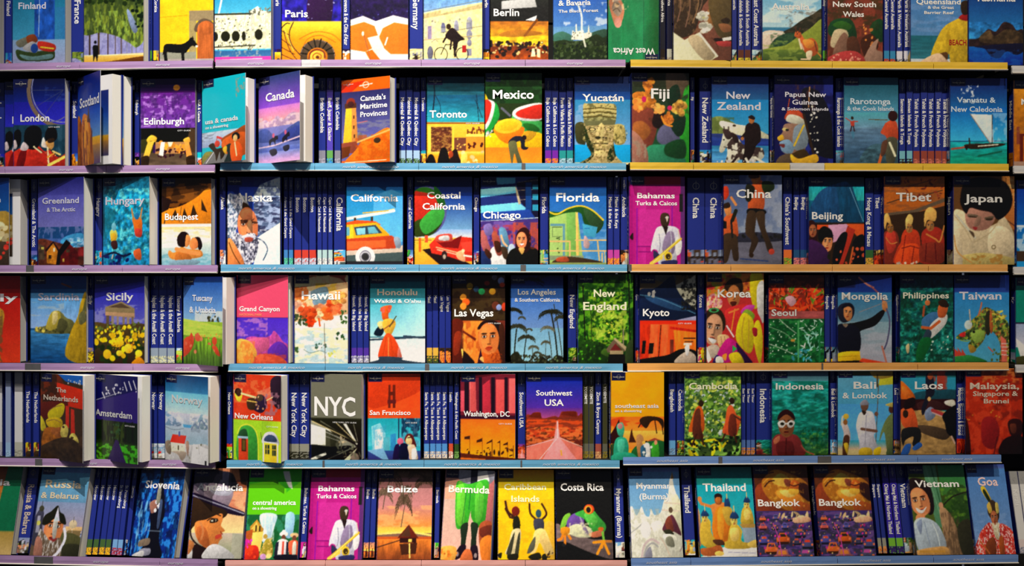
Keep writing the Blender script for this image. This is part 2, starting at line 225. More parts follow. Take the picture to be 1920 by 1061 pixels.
art('mexico','watermelon and orange with a stooping man',"Mexico,14,86,42,14,fff",
"B 131;C 252/.6 10 8 .5 0 0 100 100;Q fc2 0 34 6 44 2 50 0 50;P 231 0 50 100 50 100 100 0 100;Q 2a4 0 50 20 50 26 70 18 86 6 100 0 100;Q eee 0 48 14 46 18 54 12 78 0 92;Q d32 0 46 12 50 8 72 0 84;Q 4a5 48 70 60 78 100 80 100 102 76 104 50 96;Q 262 66 84 84 84 96 94 80 98;Q eee 48 68 60 56 100 50 100 76 64 78;Q d32 54 68 64 60 100 52 100 74 66 74;L 667 4 30 58 44 70;Q c62 24 78 50 82 60 90 40 96 26 90;G fd2 fc1 102 124 0 100;Q fc1 0 104 20 98 60 96 100 100 100 126 0 126;Q c92 70 96 90 98 80 110 66 112;Q f81 18 90 66 88 64 104 50 116 34 114 22 104;E fc3 41 87 24 12 -8;E eb2 41 87 17 8 -8;G e82 f92 122 150;S bbb 16 2 94 14 104 1.2 2;Q 223 42 112 52 104 64 104 70 110 70 120 76 122 72 126 64 124 62 112 54 114 44 116;E 211 69 106 4 4;Q 664 42 114 54 112 58 126 66 150 58 150 52 132 48 150 44 134")
art('yucatan','carved stone head before a blue sea',"Yucatán,14,88,42,12",
"G 025 26b 0 60;G 38b 7ad 40 116;C abd/.5 20 12 .5 0 48 30 90;G 1ae 19c 116 146;Q 441 2 82 18 80 20 104 16 114 6 110;Q 996 70 86 90 86 88 112 72 112;S cb6 12 72 88 88 110 1 3;Q 885 18 54 26 46 60 44 74 50 76 74 70 90 70 110 74 132 60 136 24 136 22 116 18 90;G ba6 775 46 78 18 74;C 442/.8 9 3 .5 18 46 74 76;Q 332 20 80 40 80 42 92 30 100 22 96;Q 332 48 80 68 80 66 92 52 94;E ba7 33 88 6 3.5;E ba7 58 88 6 3.5;Q cb7 42 76 48 76 54 100 36 100;Q 331 32 104 60 104 60 108 32 108;Q cb7 36 108 60 108 56 114 38 114;Q 331 36 116 56 116 50 119 40 119;Q dc8 34 121 58 120 54 134 40 136;Q 231 18 92 30 106 36 136 40 140 12 150 4 150 24 130;Q a95 8 150 30 140 60 136 76 150;C 541/.5 4 4 .55 10 80 80 150;C ec9/.6 4 3 .55 20 44 80 150;L 652 1.5 18 58 74 56;L 652 1.5 18 66 74 64;L 652 1.5 20 73 72 71")
art('fiji','orange flowers over blurred green leaves',"Fiji,34,66,42,16,eee",
"B 443;G 332 153 0 150;Q 654 60 0 90 0 100 40 70 60;Q 3a3 88 40 100 30 100 150 84 150;Q 843 0 60 30 56 44 80 40 110 26 128 0 110;Q 211 40 66 52 60 56 76 46 90 36 84;Q 668 50 90 70 84 84 110 60 120 44 110;Q 386 30 150 28 124 50 120 80 126 90 150;Q 252 60 118 90 110 90 140 60 136;Q a76 0 102 16 110 28 150 0 150;C c84/.7 7 9 .55 0 110 26 150;F 2;Q 132 64 30 80 20 82 50 66 66;Q 132 80 50 92 36 96 40 84 60;Q 132 70 80 90 70 88 98 78 104;Q e73 14 20 28 10 38 16 34 34 20 36;Q e52 4 42 14 30 34 36 40 52 22 64 8 56;S fb4 14 6 14 40 56 3 7;Q f93 20 54 50 46 58 56 40 64;E c26 24 44 5 6;Q f94 72 50 92 46 92 64 80 70;Q e73 56 56 68 54 66 74 58 84;E c26 64 58 5 4;L f92 4 56 84 66 88 70 78;S fc7 10 50 50 90 70 2 4;C 321/.5 8 8 .6 30 20 100 80")
art('newzealand','rider on a white horse against blue sky',"New,26,68,38,12,dde;Zealand,9,86,57,13,dde",
"G 126 38b 0 60;G 28c 4ad 40 104;Q 895 0 72 14 66 30 72 44 84 40 100 0 96;C 563/.5 6 6 .5 0 68 40 98;G 348 24a 98 120;G 38b 6ae 118 150;N .15 30 3 0 100 100 150;Q ffe 16 76 30 72 50 78 66 80 84 98 96 102 94 106 80 104 56 98 34 96 22 88;Q eed 34 98 50 100 56 120 54 140 40 146 34 150 22 150 30 128;Q 766 18 94 30 88 38 100 34 116 20 120 16 128 14 118 22 108;E 443 28 92 4 6;Q 211 60 84 72 78 84 84 84 110 76 116 72 134 60 132 56 146 48 146 56 122 58 106;E 532 72 76 5 6;E 211 71 71 5 3.5;Q 752 54 96 62 94 62 104 54 104;Q 854 68 118 76 114 80 128 70 132;Q edc 72 112 90 120 90 136 78 140 66 150 56 146 70 134;E 333 84 128 5 5;S 322 12 24 126 54 148 1.5 4;L eee 2.4 88 138 94 150")
art('png','painted face in profile with feather headdress',"Papua New,18,88,36,8,dde;Guinea,30,74,49,8,dde;& Solomon Islands,12,92,59,5,dde",
"B 115;C 34a/.6 16 20 .5 50 0 100 150;Q 112 46 30 70 24 84 40 96 70 100 120 100 140 60 120;C 533/.7 4 10 .6 36 10 76 60;L c52 1.4 26 40 22 64;L c96 1.6 60 20 58 54;Q c53 18 74 24 60 40 58 54 74 40 72;Q ddc 20 76 26 66 44 70 54 82 36 82;Q 976 18 82 40 82 50 88 56 110 48 130 30 134 16 130 12 118 16 110 8 104 14 96;Q 89a 34 88 54 84 56 118 34 124;Q dc8 16 88 24 90 22 94 14 92;E 222 22 92 3 2;Q eb3 6 104 14 100 16 108 8 110;Q 8ac 10 112 24 108 34 120 28 132 14 128 10 118;Q 733 8 116 18 116 16 122;L db3 3 34 118 50 84;Q 431 30 132 50 124 60 134 70 150 10 150;Q 654 4 150 10 136 30 132 34 150;Q eb3 28 132 42 140 70 132 72 146 34 148;S eed 20 60 50 74 130 1 2.2;L 321 4 50 66 66 130")
art('rarotonga','two spear fishers wading in grey blue water',"Rarotonga,12,86,46,10,cde;& the Cook Islands,6,92,57,7,cde",
"G 145 59b 0 60;G 5ab 79b 60 90;G 68a 357 88 150;N .12 20 4 0 80 100 150;Q 467 50 116 90 120 100 150 30 150;N .25 8 4 30 120 90 150;L 653 1.4 46 72 80 73;P b43 12 76 20 74 20 84 14 84;E 321 16 70 2.6 3;L b43 1.6 4 70 14 76;L b43 1.6 26 76 18 76;L 311 2 15 84 13 92;L 311 2 18 84 20 92;Q 48a/.6 14 94 20 94 18 106;Q c53 80 76 96 76 100 100 96 110 84 112 76 100 68 94;E 311 90 66 9 9;L c53 5 78 80 70 94;Q 554 78 106 96 104 98 124 90 150 78 144;L c63 5 72 122 64 150;L eec 4 84 112 94 134;Q 643 70 112 80 108 76 130 68 134")
art('vanuatu','white triangular sail on a blue sea',"Vanuatu &,12,80,42,9,cde;New Caledonia,2,92,58,9,cde",
"G 126 27b 0 60;G 16b 4be 50 108;G 2ab 097 108 150;N .15 16 3 0 108 100 150;L 147 1.4 0 109 100 108;P cde 36 62 74 63 76 110 70 110;L 987 1.4 36 62 72 114;L 321 1 74 63 74 112;Q 321 28 114 90 112 92 116 60 121 36 122;L ddc 2 50 117 84 114;L a54 3.4 4 122 26 119;Q 211 26 118 32 116 30 124;L 321 2.4 34 104 35 114;L 165 3 50 134 90 126;C bdf/.5 10 10 .55 70 60 100 110;C fff/.8 5 5 .6 20 10 50 44")
art('middleeast','amber ground with a wooden chair',"Middle East,14,88,42,10",
"B c82;G c82 b61 20 150;N .15 10 10;R 621 8 92 80 96;R 621 12 96 18 140;R 621 30 92 35 140;R 843 6 80 12 110;C 963/.6 6 4 .5 0 78 60 90;R a87 0 140 100 150")
# ---- third shelf
art('greece','blue sky over a whitewashed street',"Greece,14,86,42,12",
"G 137 27b 0 90;Q 9b8 0 92 100 70 100 110 0 110;Q b94 60 70 100 60 100 120 60 120;S dc9 20 50 80 100 130 4 8;Q 543 0 120 100 110 100 150 0 150;S e43 12 60 110 100 140 2 5")
art('greenland','red and yellow wooden houses by an icy bay',"Greenland,10,90,44,10,ccd;& The Arctic,20,82,58,7,ccd",
"G 226 55a 0 40;G 55a 77b 30 84;G 67a 46a 84 110;C 147/.8 6 10 .4 0 84 100 104;Q 49c 50 108 70 98 100 98 100 130 60 120;C bdf/.7 8 3 .55 60 102 100 120;Q 632 0 106 40 110 70 118 100 124 100 150 0 150;P 211 16 124 34 108 48 124 46 126 20 128;P b72 20 126 34 112 44 126 40 148 20 146;R 321 24 132 30 138;R edb 34 120 38 126;P 511 44 130 64 108 90 130 86 150 46 150;P 100 44 126 62 106 72 112 50 134 48 150 40 150;R 432 62 122 70 128;R b94 54 138 58 144;P 543 0 112 14 116 16 140 0 140;R ed6 8 118 14 122;P 722 86 120 100 118 100 136 88 134;N .25 8 6 0 106 100 150")
art('hungary','bathers floating in a mosaic of blue water',"Hungary,6,90,46,13,ccd",
"G 145 2ad 0 40;G 2ad 28b 30 150;C 7dd/.7 8 7 .55 10 20 100 130;C 167/.6 6 6 .5 0 40 100 150;N .3 5 5;P 167/.6 0 44 30 60 20 86 0 110;Q e72 64 70 82 70 84 90 78 98 70 96 66 82;E 27a 73 67 5 6;L c84 3 66 72 62 54;L c84 3 80 72 84 54;Q c43 70 88 84 90 82 102 70 100;Q dd6 16 92 26 88 32 98 28 108 18 106;Q eb3 18 96 28 96 28 108 18 108;E 7bc 24 84 5 7;Q 422 18 110 30 108 32 120 22 122;L cba 2.4 22 132 20 138;Q d63 66 126 80 122 82 140 70 138;K 113 3.4 2 134 24 128 44 134 60 130;S 126 14 0 128 60 150 2 5")
art('budapest','golden crown dome above a couple embracing in water',"Budapest,7,74,72,11,fff;CITY GUIDE,66,88,88,2",
"B 210;G 321 531 0 40;C a62/.6 14 8 .5 10 10 100 50;Q f92 0 46 16 52 40 48 70 34 90 20 100 26 100 80 0 84;P 321 28 54 36 72 18 72;P 321 46 52 54 70 40 72;P 321 64 46 72 64 58 66;P 321 80 36 92 60 80 56;P 210 0 30 20 38 14 54 0 60;L 321 2 10 60 6 78;L 852 1.5 40 50 36 76;R ffe 0 79 100 84;G fd9 eed 84 110;G eed 8bc 105 150;C fff/.6 18 5 .5 0 88 100 120;C 6ab/.6 12 4 .5 0 130 100 150;Q e94 26 128 40 118 54 122 78 124 82 134 64 138 50 136 24 140 14 132 16 124;Q c73 30 128 50 128 60 140 30 144;Q 211 34 116 32 102 42 92 54 96 54 108 46 118;Q e95 50 98 58 102 56 114 48 118;Q 211 64 104 76 102 82 116 76 124 70 112;Q f95 56 112 64 102 72 108 72 120 60 122;L f95 7 30 122 60 128 76 130;Q 8ab 20 142 60 140 78 144 60 150 20 150")
art('alaska','icy bearded man against a snowy mountain',"Alaska,14,86,42,14,fff",
"G 115 24a 0 30;P cdf 52 30 66 12 100 0 100 40 60 34;C 347/.6 6 6 .5 50 0 100 36;G 457 679 30 100;C bce/.7 7 5 .5 50 34 100 96;C 224/.6 9 5 .55 50 36 100 96;P dff 60 98 100 80 100 150 50 150;N .05 20 20 50 80 100 150;Q 89b 0 36 20 38 34 60 26 80 16 96 14 124 0 130;C eef/.8 3 4 .5 0 36 30 120;C 235/.6 4 5 .55 0 36 32 120;Q c63 34 54 48 52 58 72 58 94 52 112 34 120 20 104 14 84 26 66;Q fa7 36 60 44 62 44 92 22 92 18 84;Q e74 16 90 36 84 40 100 24 104;Q 532 28 76 38 75 38 79 30 79;Q 532 48 76 54 77 52 80 47 79;Q ca8 42 78 46 78 50 92 42 94;Q bbc 24 104 40 94 56 98 56 104 44 102 28 110;Q b43 30 104 50 104 46 112 34 114;Q 99a 14 104 30 110 50 112 56 120 50 146 34 150 20 130;C eef/.9 3 3 .5 14 98 58 148;C 334/.8 3 4 .58 14 106 56 146;Q f94 0 110 8 106 30 140 28 150 0 150;L 531 2 6 112 24 146;L 346 1.6 54 104 70 112 76 130 68 138")
art('california','wooden station wagon with surfboards on its roof',"California,8,92,42,12,fff",
"G 137 27b 0 30;G 28c 5bd 24 110;P 8cf/.4 50 32 80 22 100 30 100 150 40 150;L fd4 3 0 72 40 66 84 56;L ffe 5 0 72 50 64 84 58;L eb4 2 30 62 74 58;R 432 14 70 18 78;R 432 44 68 48 76;P d52 0 78 20 74 52 76 62 82 0 86;P ea2 0 82 54 78 76 98 76 102 0 106;P 345 14 86 52 82 64 96 18 100;P 8cd 18 88 34 87 34 98 20 99;P 6ab 38 86 50 85 58 96 40 97;P 6ab 0 86 6 86 8 100 0 101;P fc3 8 82 12 82 14 106 6 106;P b42 0 106 80 100 92 108 86 124 0 128;P d63 2 110 70 108 70 120 2 124;P cba 0 126 86 122 100 116 100 130 60 134 0 136;P 455 0 134 100 128 100 150 0 150;E fff 34 136 17 17;E 778 34 136 10 11;E 333 34 136 6 6;O ddd 1.4 34 136 8 8;Q 9ab 84 104 94 104 96 120 88 120;G 222 334 144 150")
art('coastalcal','red finned car and a striped beach ball',"Coastal,22,80,37,11;California,14,88,56,11,fff",
"G 114 137 0 30;G 138 8bd 28 100;G 9be ddd 90 104;G fc4 fa3 104 150;E 66a 22 58 34 42;E 372 18 60 32 42;Q c32 0 30 10 26 38 34 50 52 30 60 12 82 0 84;Q 262 34 16 48 30 54 50 40 44;Q 341 0 78 24 70 48 76 34 96 12 102 0 100;Q 4a4 10 78 34 54 52 58 46 80 20 98;L 853 1 0 108 30 108;R d62 8 104 12 128;R e53 18 100 24 112;S eb3 8 4 104 34 124 1 3;P 211 14 124 40 120 100 150 44 150;P c32 26 116 38 104 66 110 80 102 100 104 100 144 84 144 60 136 30 130;P 711 38 110 50 120 76 122 82 100 60 110 44 112;Q d54 40 100 62 97 66 104 64 110 38 110;Q ddd 44 102 58 100 60 108 44 108;L db8 2 38 120 78 130;L eb9 2 40 124 80 134;P e43 80 112 100 110 100 128 84 126;Q fb8 72 130 84 126 88 144 76 140;E 322 52 134 5 8;E ba9 52 136 2.5 4;L eed 3 86 134 100 136;E fda 84 126 3 3")
art('chicago','striped blue facade above cheering people',"Chicago,4,70,71,12,fff",
"B 237;P 6bd 0 22 62 18 62 28 0 36;P 8cd 0 22 62 16 62 24 30 30 0 30;P 7ce 0 50 66 44 84 58 0 64;P 113 62 12 100 0 100 76 84 60 70 44;P ba8 60 14 64 24 70 46 66 48 62 30;L 987 1 64 24 90 22;L 987 1 64 10 100 6;L 987 1 68 40 90 38;R 39b 90 14 100 22;R 39b 90 30 100 40;R 39b 90 48 100 58;R 148 78 10 88 60;P 6bd 26 2 60 2 60 12 30 14;P 249 0 62 84 56 96 72 0 74;L bcd 1.5 0 76 100 70;P 437 0 76 100 72 100 150 0 150;C 86b/.7 10 12 .5 0 76 60 120;C b45/.8 8 6 .5 0 82 60 110;C c53/.7 9 8 .45 56 78 100 130;Q a56 0 96 10 94 14 112 20 128 12 134 4 118;Q fff 20 150 18 124 34 116 46 120 48 150;Q 432 22 96 30 94 38 128 30 132;Q b75 20 96 30 92 34 112 26 116;Q 69b 32 90 44 90 50 120 40 126;Q a64 36 108 44 106 52 136 46 136;E bcd 52 122 6 10;Q 210 48 150 50 126 64 122 80 120 100 128 100 150;Q 311 62 106 66 92 78 92 84 110 80 124 66 120;Q fa7 66 100 74 96 76 110 72 120 66 116;L fff 1.2 68 112 72 111;Q 236 0 126 16 130 18 150 0 150")
art('florida','lime green lifeguard hut with a wavy roof',"Florida,12,88,42,14,fff",
"G 126 149 0 30;G 26b 59c 20 150;C 9bd/.4 20 14 .55 50 90 100 150;P 9b6 0 66 20 60 40 58 50 64 60 150 0 150;P 7a5 30 60 46 58 48 150 32 150;P db6 46 58 50 58 52 140 47 140;R 69a 2 80 28 134;R ac7 2 84 24 134;R 897 0 134 60 142;L 343 1 6 86 22 86;L 343 1 6 86 6 102 22 102;S 342 10 10 104 18 130 .6 1.6;Q 252 0 60 20 60 40 52 60 50 94 74 84 96 70 92 60 78 54 62 30 62 0 70;Q 353 60 54 76 62 92 76 84 94 66 74;K ec3 2.6 0 60 14 64 34 54 56 50 76 58 94 74;P 49b 58 80 84 86 80 104 60 100;L 26a 1.4 62 88 70 88;L db7 2.6 0 110 36 110 36 150;L db7 2.4 46 108 100 108;L db7 2 0 126 100 126;L db7 2.4 84 108 88 150;L db7 2 92 130 92 150;L db7 1.6 96 126 98 150;Q 432 14 140 40 136 90 144 80 148 10 148;Q b53 14 138 30 136 34 144 14 144;Q caa 62 100 70 112 68 122 60 118;G 9a6 785 146 150")
art('bahamas','saxophone player in a white shirt by a pink door',"Bahamas,15,82,37,9,fff;Turks & Caicos,12,86,49,7,fff",
"B b28;H a17 c39 0 30;R 913 0 0 100 14;R 637 92 0 100 150;R 81a 14 54 16 150;R 81a 76 46 78 150;R c39 18 56 74 118;L 817 1.5 16 119 40 119;L 817 1.5 18 128 40 128;L 817 1 6 30 6 150;R 222 90 30 96 60;Q 211 2 104 8 96 8 108;R 214 0 0 26 10;Q dde 46 96 52 86 70 84 86 88 92 104 94 120 86 134 82 150 54 150 52 128 44 124 40 128 40 118;Q 98a 66 98 80 96 80 130 60 128;Q 432 56 74 58 64 66 62 72 66 72 78 68 86 60 86;P 211 60 84 70 86 66 100;Q dcb 66 68 70 70 68 78;Q 335 44 126 54 132 56 142 46 142;Q fff 84 104 94 110 92 130 84 132;L db3 4.5 42 146 60 132 92 106;L ec5 6 40 148 58 138;E db3 70 136 7 8;E 431 70 136 4.5 5;L dcb 2 90 106 88 90;Q 336 60 144 84 142 84 150 60 150")
art('china','two jumping children in orange jackets',"China,22,82,38,14,eee",
"G 458 78a 0 100;H 67a/0 9ac/.6 30 100 0 100;C ddd/.3 16 20 .5 20 0 100 96;P 667 0 112 100 108 100 150 0 150;Q 334 20 102 40 96 100 98 100 110 20 112;S 222 14 20 98 100 106 2 4;N .08 20 6 0 110 100 150;Q d42 0 22 8 20 10 34 2 42;Q d63 52 10 66 10 70 22 68 58 44 58 44 40;Q d84 48 0 62 0 62 12 50 14;Q 421 44 0 60 0 60 5 46 6;Q 221 40 16 54 22 46 44 38 40;Q 231 66 12 84 12 86 24 70 30;Q 111 44 56 70 58 70 66 42 66;Q 432 42 62 56 64 54 96 60 110 48 134 44 128 48 110 38 96;Q 432 56 64 70 62 72 90 84 120 84 130 76 128 70 110 62 90;E b43 82 128 5 5;E 321 48 134 4 4;Q d63 2 72 20 66 26 96 22 104 0 104;Q e95 2 52 12 50 14 64 6 68;Q 321 0 50 10 46 12 54 2 56;L 221 6 16 76 22 60;L e95 4 22 50 14 38;P 111 0 76 6 78 6 90 0 90;Q 432 0 102 22 100 26 124 26 142 18 142 14 124 8 144 0 144;L 222 3.4 14 76 16 104;L 347 2 30 140 76 144")
art('beijing','glass dome above children at a red wall',"Beijing,6,62,72,12,eee",
"G 023 168 0 30;G 2ab 3aa 16 40;Q 258 0 60 20 26 50 12 74 14 74 80 0 80;P 146 50 16 78 14 100 80 60 82;N .14 3 14 0 12 100 82;L 7ac 1.2 74 18 98 76;R 321 0 78 100 150;P c9b 34 82 72 80 64 106 44 112;P d52 16 82 36 82 36 90 16 90;P c52 68 80 100 80 100 110 86 100;P a32 70 84 84 90 62 150 46 150;Q 311 0 78 14 80 16 110 12 130 0 130;Q a64 4 84 14 86 12 100 4 104;Q 110 18 94 28 84 42 92 44 110 34 110 20 110;Q e96 26 104 40 98 42 122 36 130 28 126;L 321 1.5 30 110 34 110;L a32 1.8 34 121 38 121;Q 425 0 110 20 112 36 130 34 150 0 150;Q 111 46 120 60 96 70 100 54 150 44 150;Q 111 80 110 100 100 100 150 80 150;L c63 3 74 150 80 120;S c53 10 44 120 100 148 1 4;E 221 37 136 3 5")
art('tibet','three seated monks in red robes with yellow hats',"Tibet,20,78,42,14,ddd",
"B b62;C 853/.6 16 5 .5 0 0 100 60;L 432 1.6 6 46 30 38 60 34 96 24;L 643 1.2 10 20 40 18 80 6;L 654 5 0 66 50 60 100 40;P 321 0 66 60 56 100 50 100 150 0 150;S 544 20 0 130 90 146 2 4;Q a32 0 98 12 90 24 96 26 120 18 146 0 146;E 853 11 86 5 8;Q db6 2 70 8 66 12 90 6 84;Q c42 30 100 36 88 50 88 60 96 60 120 54 140 60 146 18 148 22 124 30 116;Q e52 34 118 56 118 58 140 22 142 26 124;E 974 42 86 5 7;Q ec7 38 86 36 76 42 66 46 68 44 84;Q a32 62 98 70 86 86 84 96 94 100 120 96 146 60 146 62 120;Q 832 62 114 98 112 98 142 62 142;E 963 76 80 6 8;Q eb6 68 84 68 66 78 56 84 60 80 80;L c84 2.4 70 96 92 110 98 84;L c84 1.6 4 108 20 118;L 421 1.4 30 122 58 118;S dcb 8 16 144 60 150 1.4 3")
art('japan','bowed woman in a pale yellow robe',"Japan,18,80,44,13,ddd",
"B 642;G c84 a63 0 90 80 100;C ec8/.7 6 6 .5 80 4 100 50;L 532 2 80 70 100 84;L 743 2 76 88 100 110;Q cba 0 62 20 54 40 60 100 100 100 150 0 150;Q dca 0 64 14 56 20 80 34 90 70 84 76 70 96 90 100 110 100 150 0 150;Q edb 60 90 84 86 98 104 96 130 60 130;Q 100 12 40 20 10 50 2 84 10 94 34 90 58 72 70 60 60 28 62 18 52;Q a76 24 50 46 56 72 60 66 78 52 88 34 86 22 66;Q 543 28 60 38 62 36 68 28 66;Q 643 50 66 62 64 60 72 52 70;Q 843 30 80 42 82 34 92;Q 865 30 90 38 86 36 94;Q dc9 20 70 30 86 50 92 74 78 60 110 20 120 0 110;F 1;Q cb7 0 138 40 130 70 132 100 140 100 150 0 150;C a73/.7 8 5 .5 30 132 80 150;Q edb 0 80 10 90 16 150 0 150;O 875 1.6 66 120 3 3")
art('asiafar','plain blue cover of a neighbouring bay',"Asia,14,50,54,9",
"G 039 29d 0 150;R fff 0 78 100 80;C cde/.8 8 8 .5 0 80 100 130;R 432 0 122 100 140")
# ---- fourth shelf
art('italy','red cover with carved stone figures',"Italy,20,96,44,13",
"B c31;N .15 14 20;G a11 d42 0 150;Q c93 0 60 66 56 70 90 60 120 64 150 0 150;C 753/.8 6 8 .5 0 60 70 150;Q 986 40 90 60 100 56 146 40 150")
art('sardinia','rocky islet in blue sea beside a stone wall',"Sardinia,14,88,42,12,bbc",
"G 137 258 0 34;G 59c 9be 30 90;C ccb/.4 24 5 .55 0 40 60 70;L 743 3 56 14 72 20;G 48b 147 94 150;N .16 12 3 0 94 100 150;Q 774 8 92 18 88 30 84 44 62 54 62 64 72 76 78 82 96 50 100 14 98;Q ba4 28 90 36 66 46 60 54 66 52 84 40 94;Q dc8 40 64 48 62 48 78 40 84;Q 553 52 74 66 80 62 94 48 96;S 442 14 14 92 80 98 1.4 3;S cb5 10 10 88 24 96 1.4 3;Q b92 100 34 90 44 84 70 72 96 62 128 66 142 84 150 100 150;P 553 88 78 100 30 100 60;Q 664 86 68 96 60 100 76 88 84;N .1 3 10 60 40 100 150")
art('sicily','greek temple above a field of yellow flowers',"Sicily,24,78,42,13,ddd",
"G 115 33a 0 40;G 33a 66b 30 86;C aac/.5 14 8 .5 0 50 100 80;P 875 22 54 54 44 80 56 80 66 22 62;P 543 28 54 54 47 72 56;P a86 22 62 80 64 80 72 22 68;R 654 24 68 30 92;R 987 34 68 39 92;R 987 45 69 49 92;R 876 56 70 61 92;R 987 65 70 70 92;R 765 74 70 78 92;G 553 321 84 150;Q 542 0 80 40 84 100 82 100 100 0 100;S 673 40 0 80 100 100 1.5 4;S fc2 70 0 86 100 116 1.4 3.4;S 231 30 0 110 100 150 3 7;S fc1 18 0 100 96 146 3 6;E fc2 46 114 13 8;E fc3 68 124 9 8;E eb2 26 134 8 8;E fc3 50 132 6 5;Q e91 76 146 90 138 100 150 76 150;S c81 20 34 108 78 130 1 2;E fd3 88 132 7 6")
art('tuscany','poppies in a green field below blue sky',"Tuscany,24,76,41,10,fff;& Umbria,16,84,61,10,fff",
"G 126 257 0 20;G 36b 9cf 10 78;C fff/.7 20 14 .45 30 58 100 84;S 553 14 64 66 92 80 2 4;G ac4 693 76 110;P bd5 0 72 40 76 100 84 100 104 0 100;N .1 20 3 0 76 100 110;G 8b3 462 104 150;N .35 2 20 0 104 100 150;Q e53 0 112 8 104 16 102 22 96 28 110 20 126 6 136 0 136;E f64 38 104 8 6;E e53 80 108 6 7;Q e53 74 118 84 116 94 132 84 130;S f75 12 0 98 90 134 1.5 4;S ea4 10 40 96 100 104 1 2.4")
art('grandcanyon','pink panel above a purple and orange canyon',"Grand Canyon,5,84,61,8,fff;NATIONAL PARK,5,50,69,4,f97",
"B f57;G 53c 64c 72 120;C c8c/.7 12 6 .5 0 72 60 104;Q c5a 16 112 30 104 50 106 66 102 72 94 80 100 90 112 100 120 100 150 20 150;N .2 6 14 10 100 100 150;Q 63a 60 130 80 112 100 124 100 150 80 150;Q d69 22 110 60 106 60 126 34 130;Q fb5 0 112 20 110 34 120 40 136 30 150 0 150;C e73/.6 5 10 .5 0 112 36 150;Q e64 34 146 44 134 80 136 96 150 36 150;C b43/.6 7 4 .5 34 132 96 150;L 437 1 0 72 100 72")
art('hawaii','orange flower garland over a printed shirt',"Hawaii,14,86,41,14,fff",
"B fda;C a64/.9 12 10 .45 0 0 60 30;C 442/.8 10 10 .5 30 0 80 30;C 822/.8 10 8 .45 66 0 100 24;Q fc9 0 20 100 16 100 150 0 150;C e63/.8 7 9 .5 0 20 24 70;C eb3/.7 9 6 .5 40 14 80 40;Q 89b 34 44 46 60 56 46;C fff/.7 16 12 .4 0 80 100 150;C 9cd/.6 12 5 .5 0 90 100 150;C ee9/.7 18 6 .5 0 90 100 150;Q 8ab 28 30 60 20 62 44 44 54 34 42;P eed 0 80 100 66 100 150 0 150;C ffb/.7 14 6 .5 0 90 100 150;C acd/.7 14 6 .55 0 90 100 150;V f84 12 34 14 14;V fb9 8 54 11 12;V f63 22 62 14 14;V e52 36 70 14 13;V f96 50 58 12 10;V f73 60 66 14 12;V f52 70 54 14 12;V fa5 84 40 14 14;V f74 80 58 12 10;V e41 30 80 9 9;V fc9 46 70 8 9;L e51 3 46 74 48 86;S 453 26 0 68 24 84 1.4 3.4;S 463 18 86 60 98 84 1.4 3;S 353 12 78 98 98 108 1.4 3;S 465 10 40 116 60 124 1.2 2.6;L 765 1.2 56 82 58 150;K 688 1 18 126 30 132 48 128 60 132;S 463 8 0 118 8 130 1.2 3;S ee7 6 60 126 80 140 1.5 3")
art('honolulu','figurine in an orange skirt by the sea',"Honolulu,14,86,34,10,cba;Waikiki & O'ahu,8,92,47,6,fff",
"G 124 267 0 15;G 278 5ab 12 60;G 5bc bef 50 104;H dff/0 dff/.6 40 100 44 104;G dee fff 106 150;L 345 3 0 110 100 105;P 345 60 102 100 105 100 108 60 107;Q 123 8 100 18 86 26 94 20 104;Q fe9 14 82 22 78 26 86 20 92;Q e62 22 64 20 56 30 52 40 52 38 60 34 66 34 76 24 76;S f65 10 20 52 40 64 1.6 3;Q eb4 24 78 36 74 46 78 46 88 36 104 26 94;L a63 2 26 92 44 80;L 553 1.8 36 88 48 70;Q f52 28 102 38 100 50 116 58 140 46 142 18 142 18 126;L c41 1.4 30 106 24 140;L c41 1.4 38 106 42 140;L fb6 1.2 34 106 34 140;Q d76 52 122 56 130 56 146 50 142;Q 345 0 150 16 144 20 138 58 140 60 144 96 150;L 345 3 0 150 40 146 100 150")
art('lasvegas','coloured bokeh lights above a woman in orange light',"Las Vegas,5,78,70,12,fff;CITY GUIDE,68,92,83,2",
"B 321;N .2 20 20 0 0 100 80;F 2;E a72 34 19 6 5.5;E 357 46 24 5 5;E 3a6 56 28 6 5.5;E e93 76 28 6 5.5;E e93 22 38 6 5.5;E e62 26 46 7 6;E f93 22 52 6 6;E 89c 92 10 6 6;E d53 94 16 5 4;E 667 80 4 5 5;E 932 66 14 5 4;E 632 82 50 7 7;E 89c 88 54 5 5;E c42 98 54 5 7;F 1;G 732 421 77 150;P e83 22 78 56 78 60 100 64 120 60 150 22 150;N .12 14 14 20 78 60 150;P 621 22 94 46 108 44 112 22 98;Q 211 50 86 62 79 84 82 94 100 94 124 86 126;Q e73 52 92 60 84 78 86 88 104 84 126 72 134 60 128 52 112;Q fa5 58 88 72 88 66 112 56 110;Q 421 56 107 64 106 63 110 57 110;Q 421 70 106 79 106 78 110 71 110;L a41 2 67 110 68 120;Q b32 62 124 74 125 68 129;Q d62 62 130 82 124 92 144 94 150 58 150;Q 421 90 80 100 80 100 150 92 140;C 831/.8 3 3 .5 74 128 94 146;Q 211 16 144 20 128 36 140 40 150 16 150;Q fd6 12 146 20 126 20 140 16 150;P 312 50 146 56 126 60 150 50 150;Q fb6 52 142 58 138 60 148;Q 621 0 80 22 80 16 110 20 150 0 150;Q b42/.6 6 100 18 98 14 130 4 134")
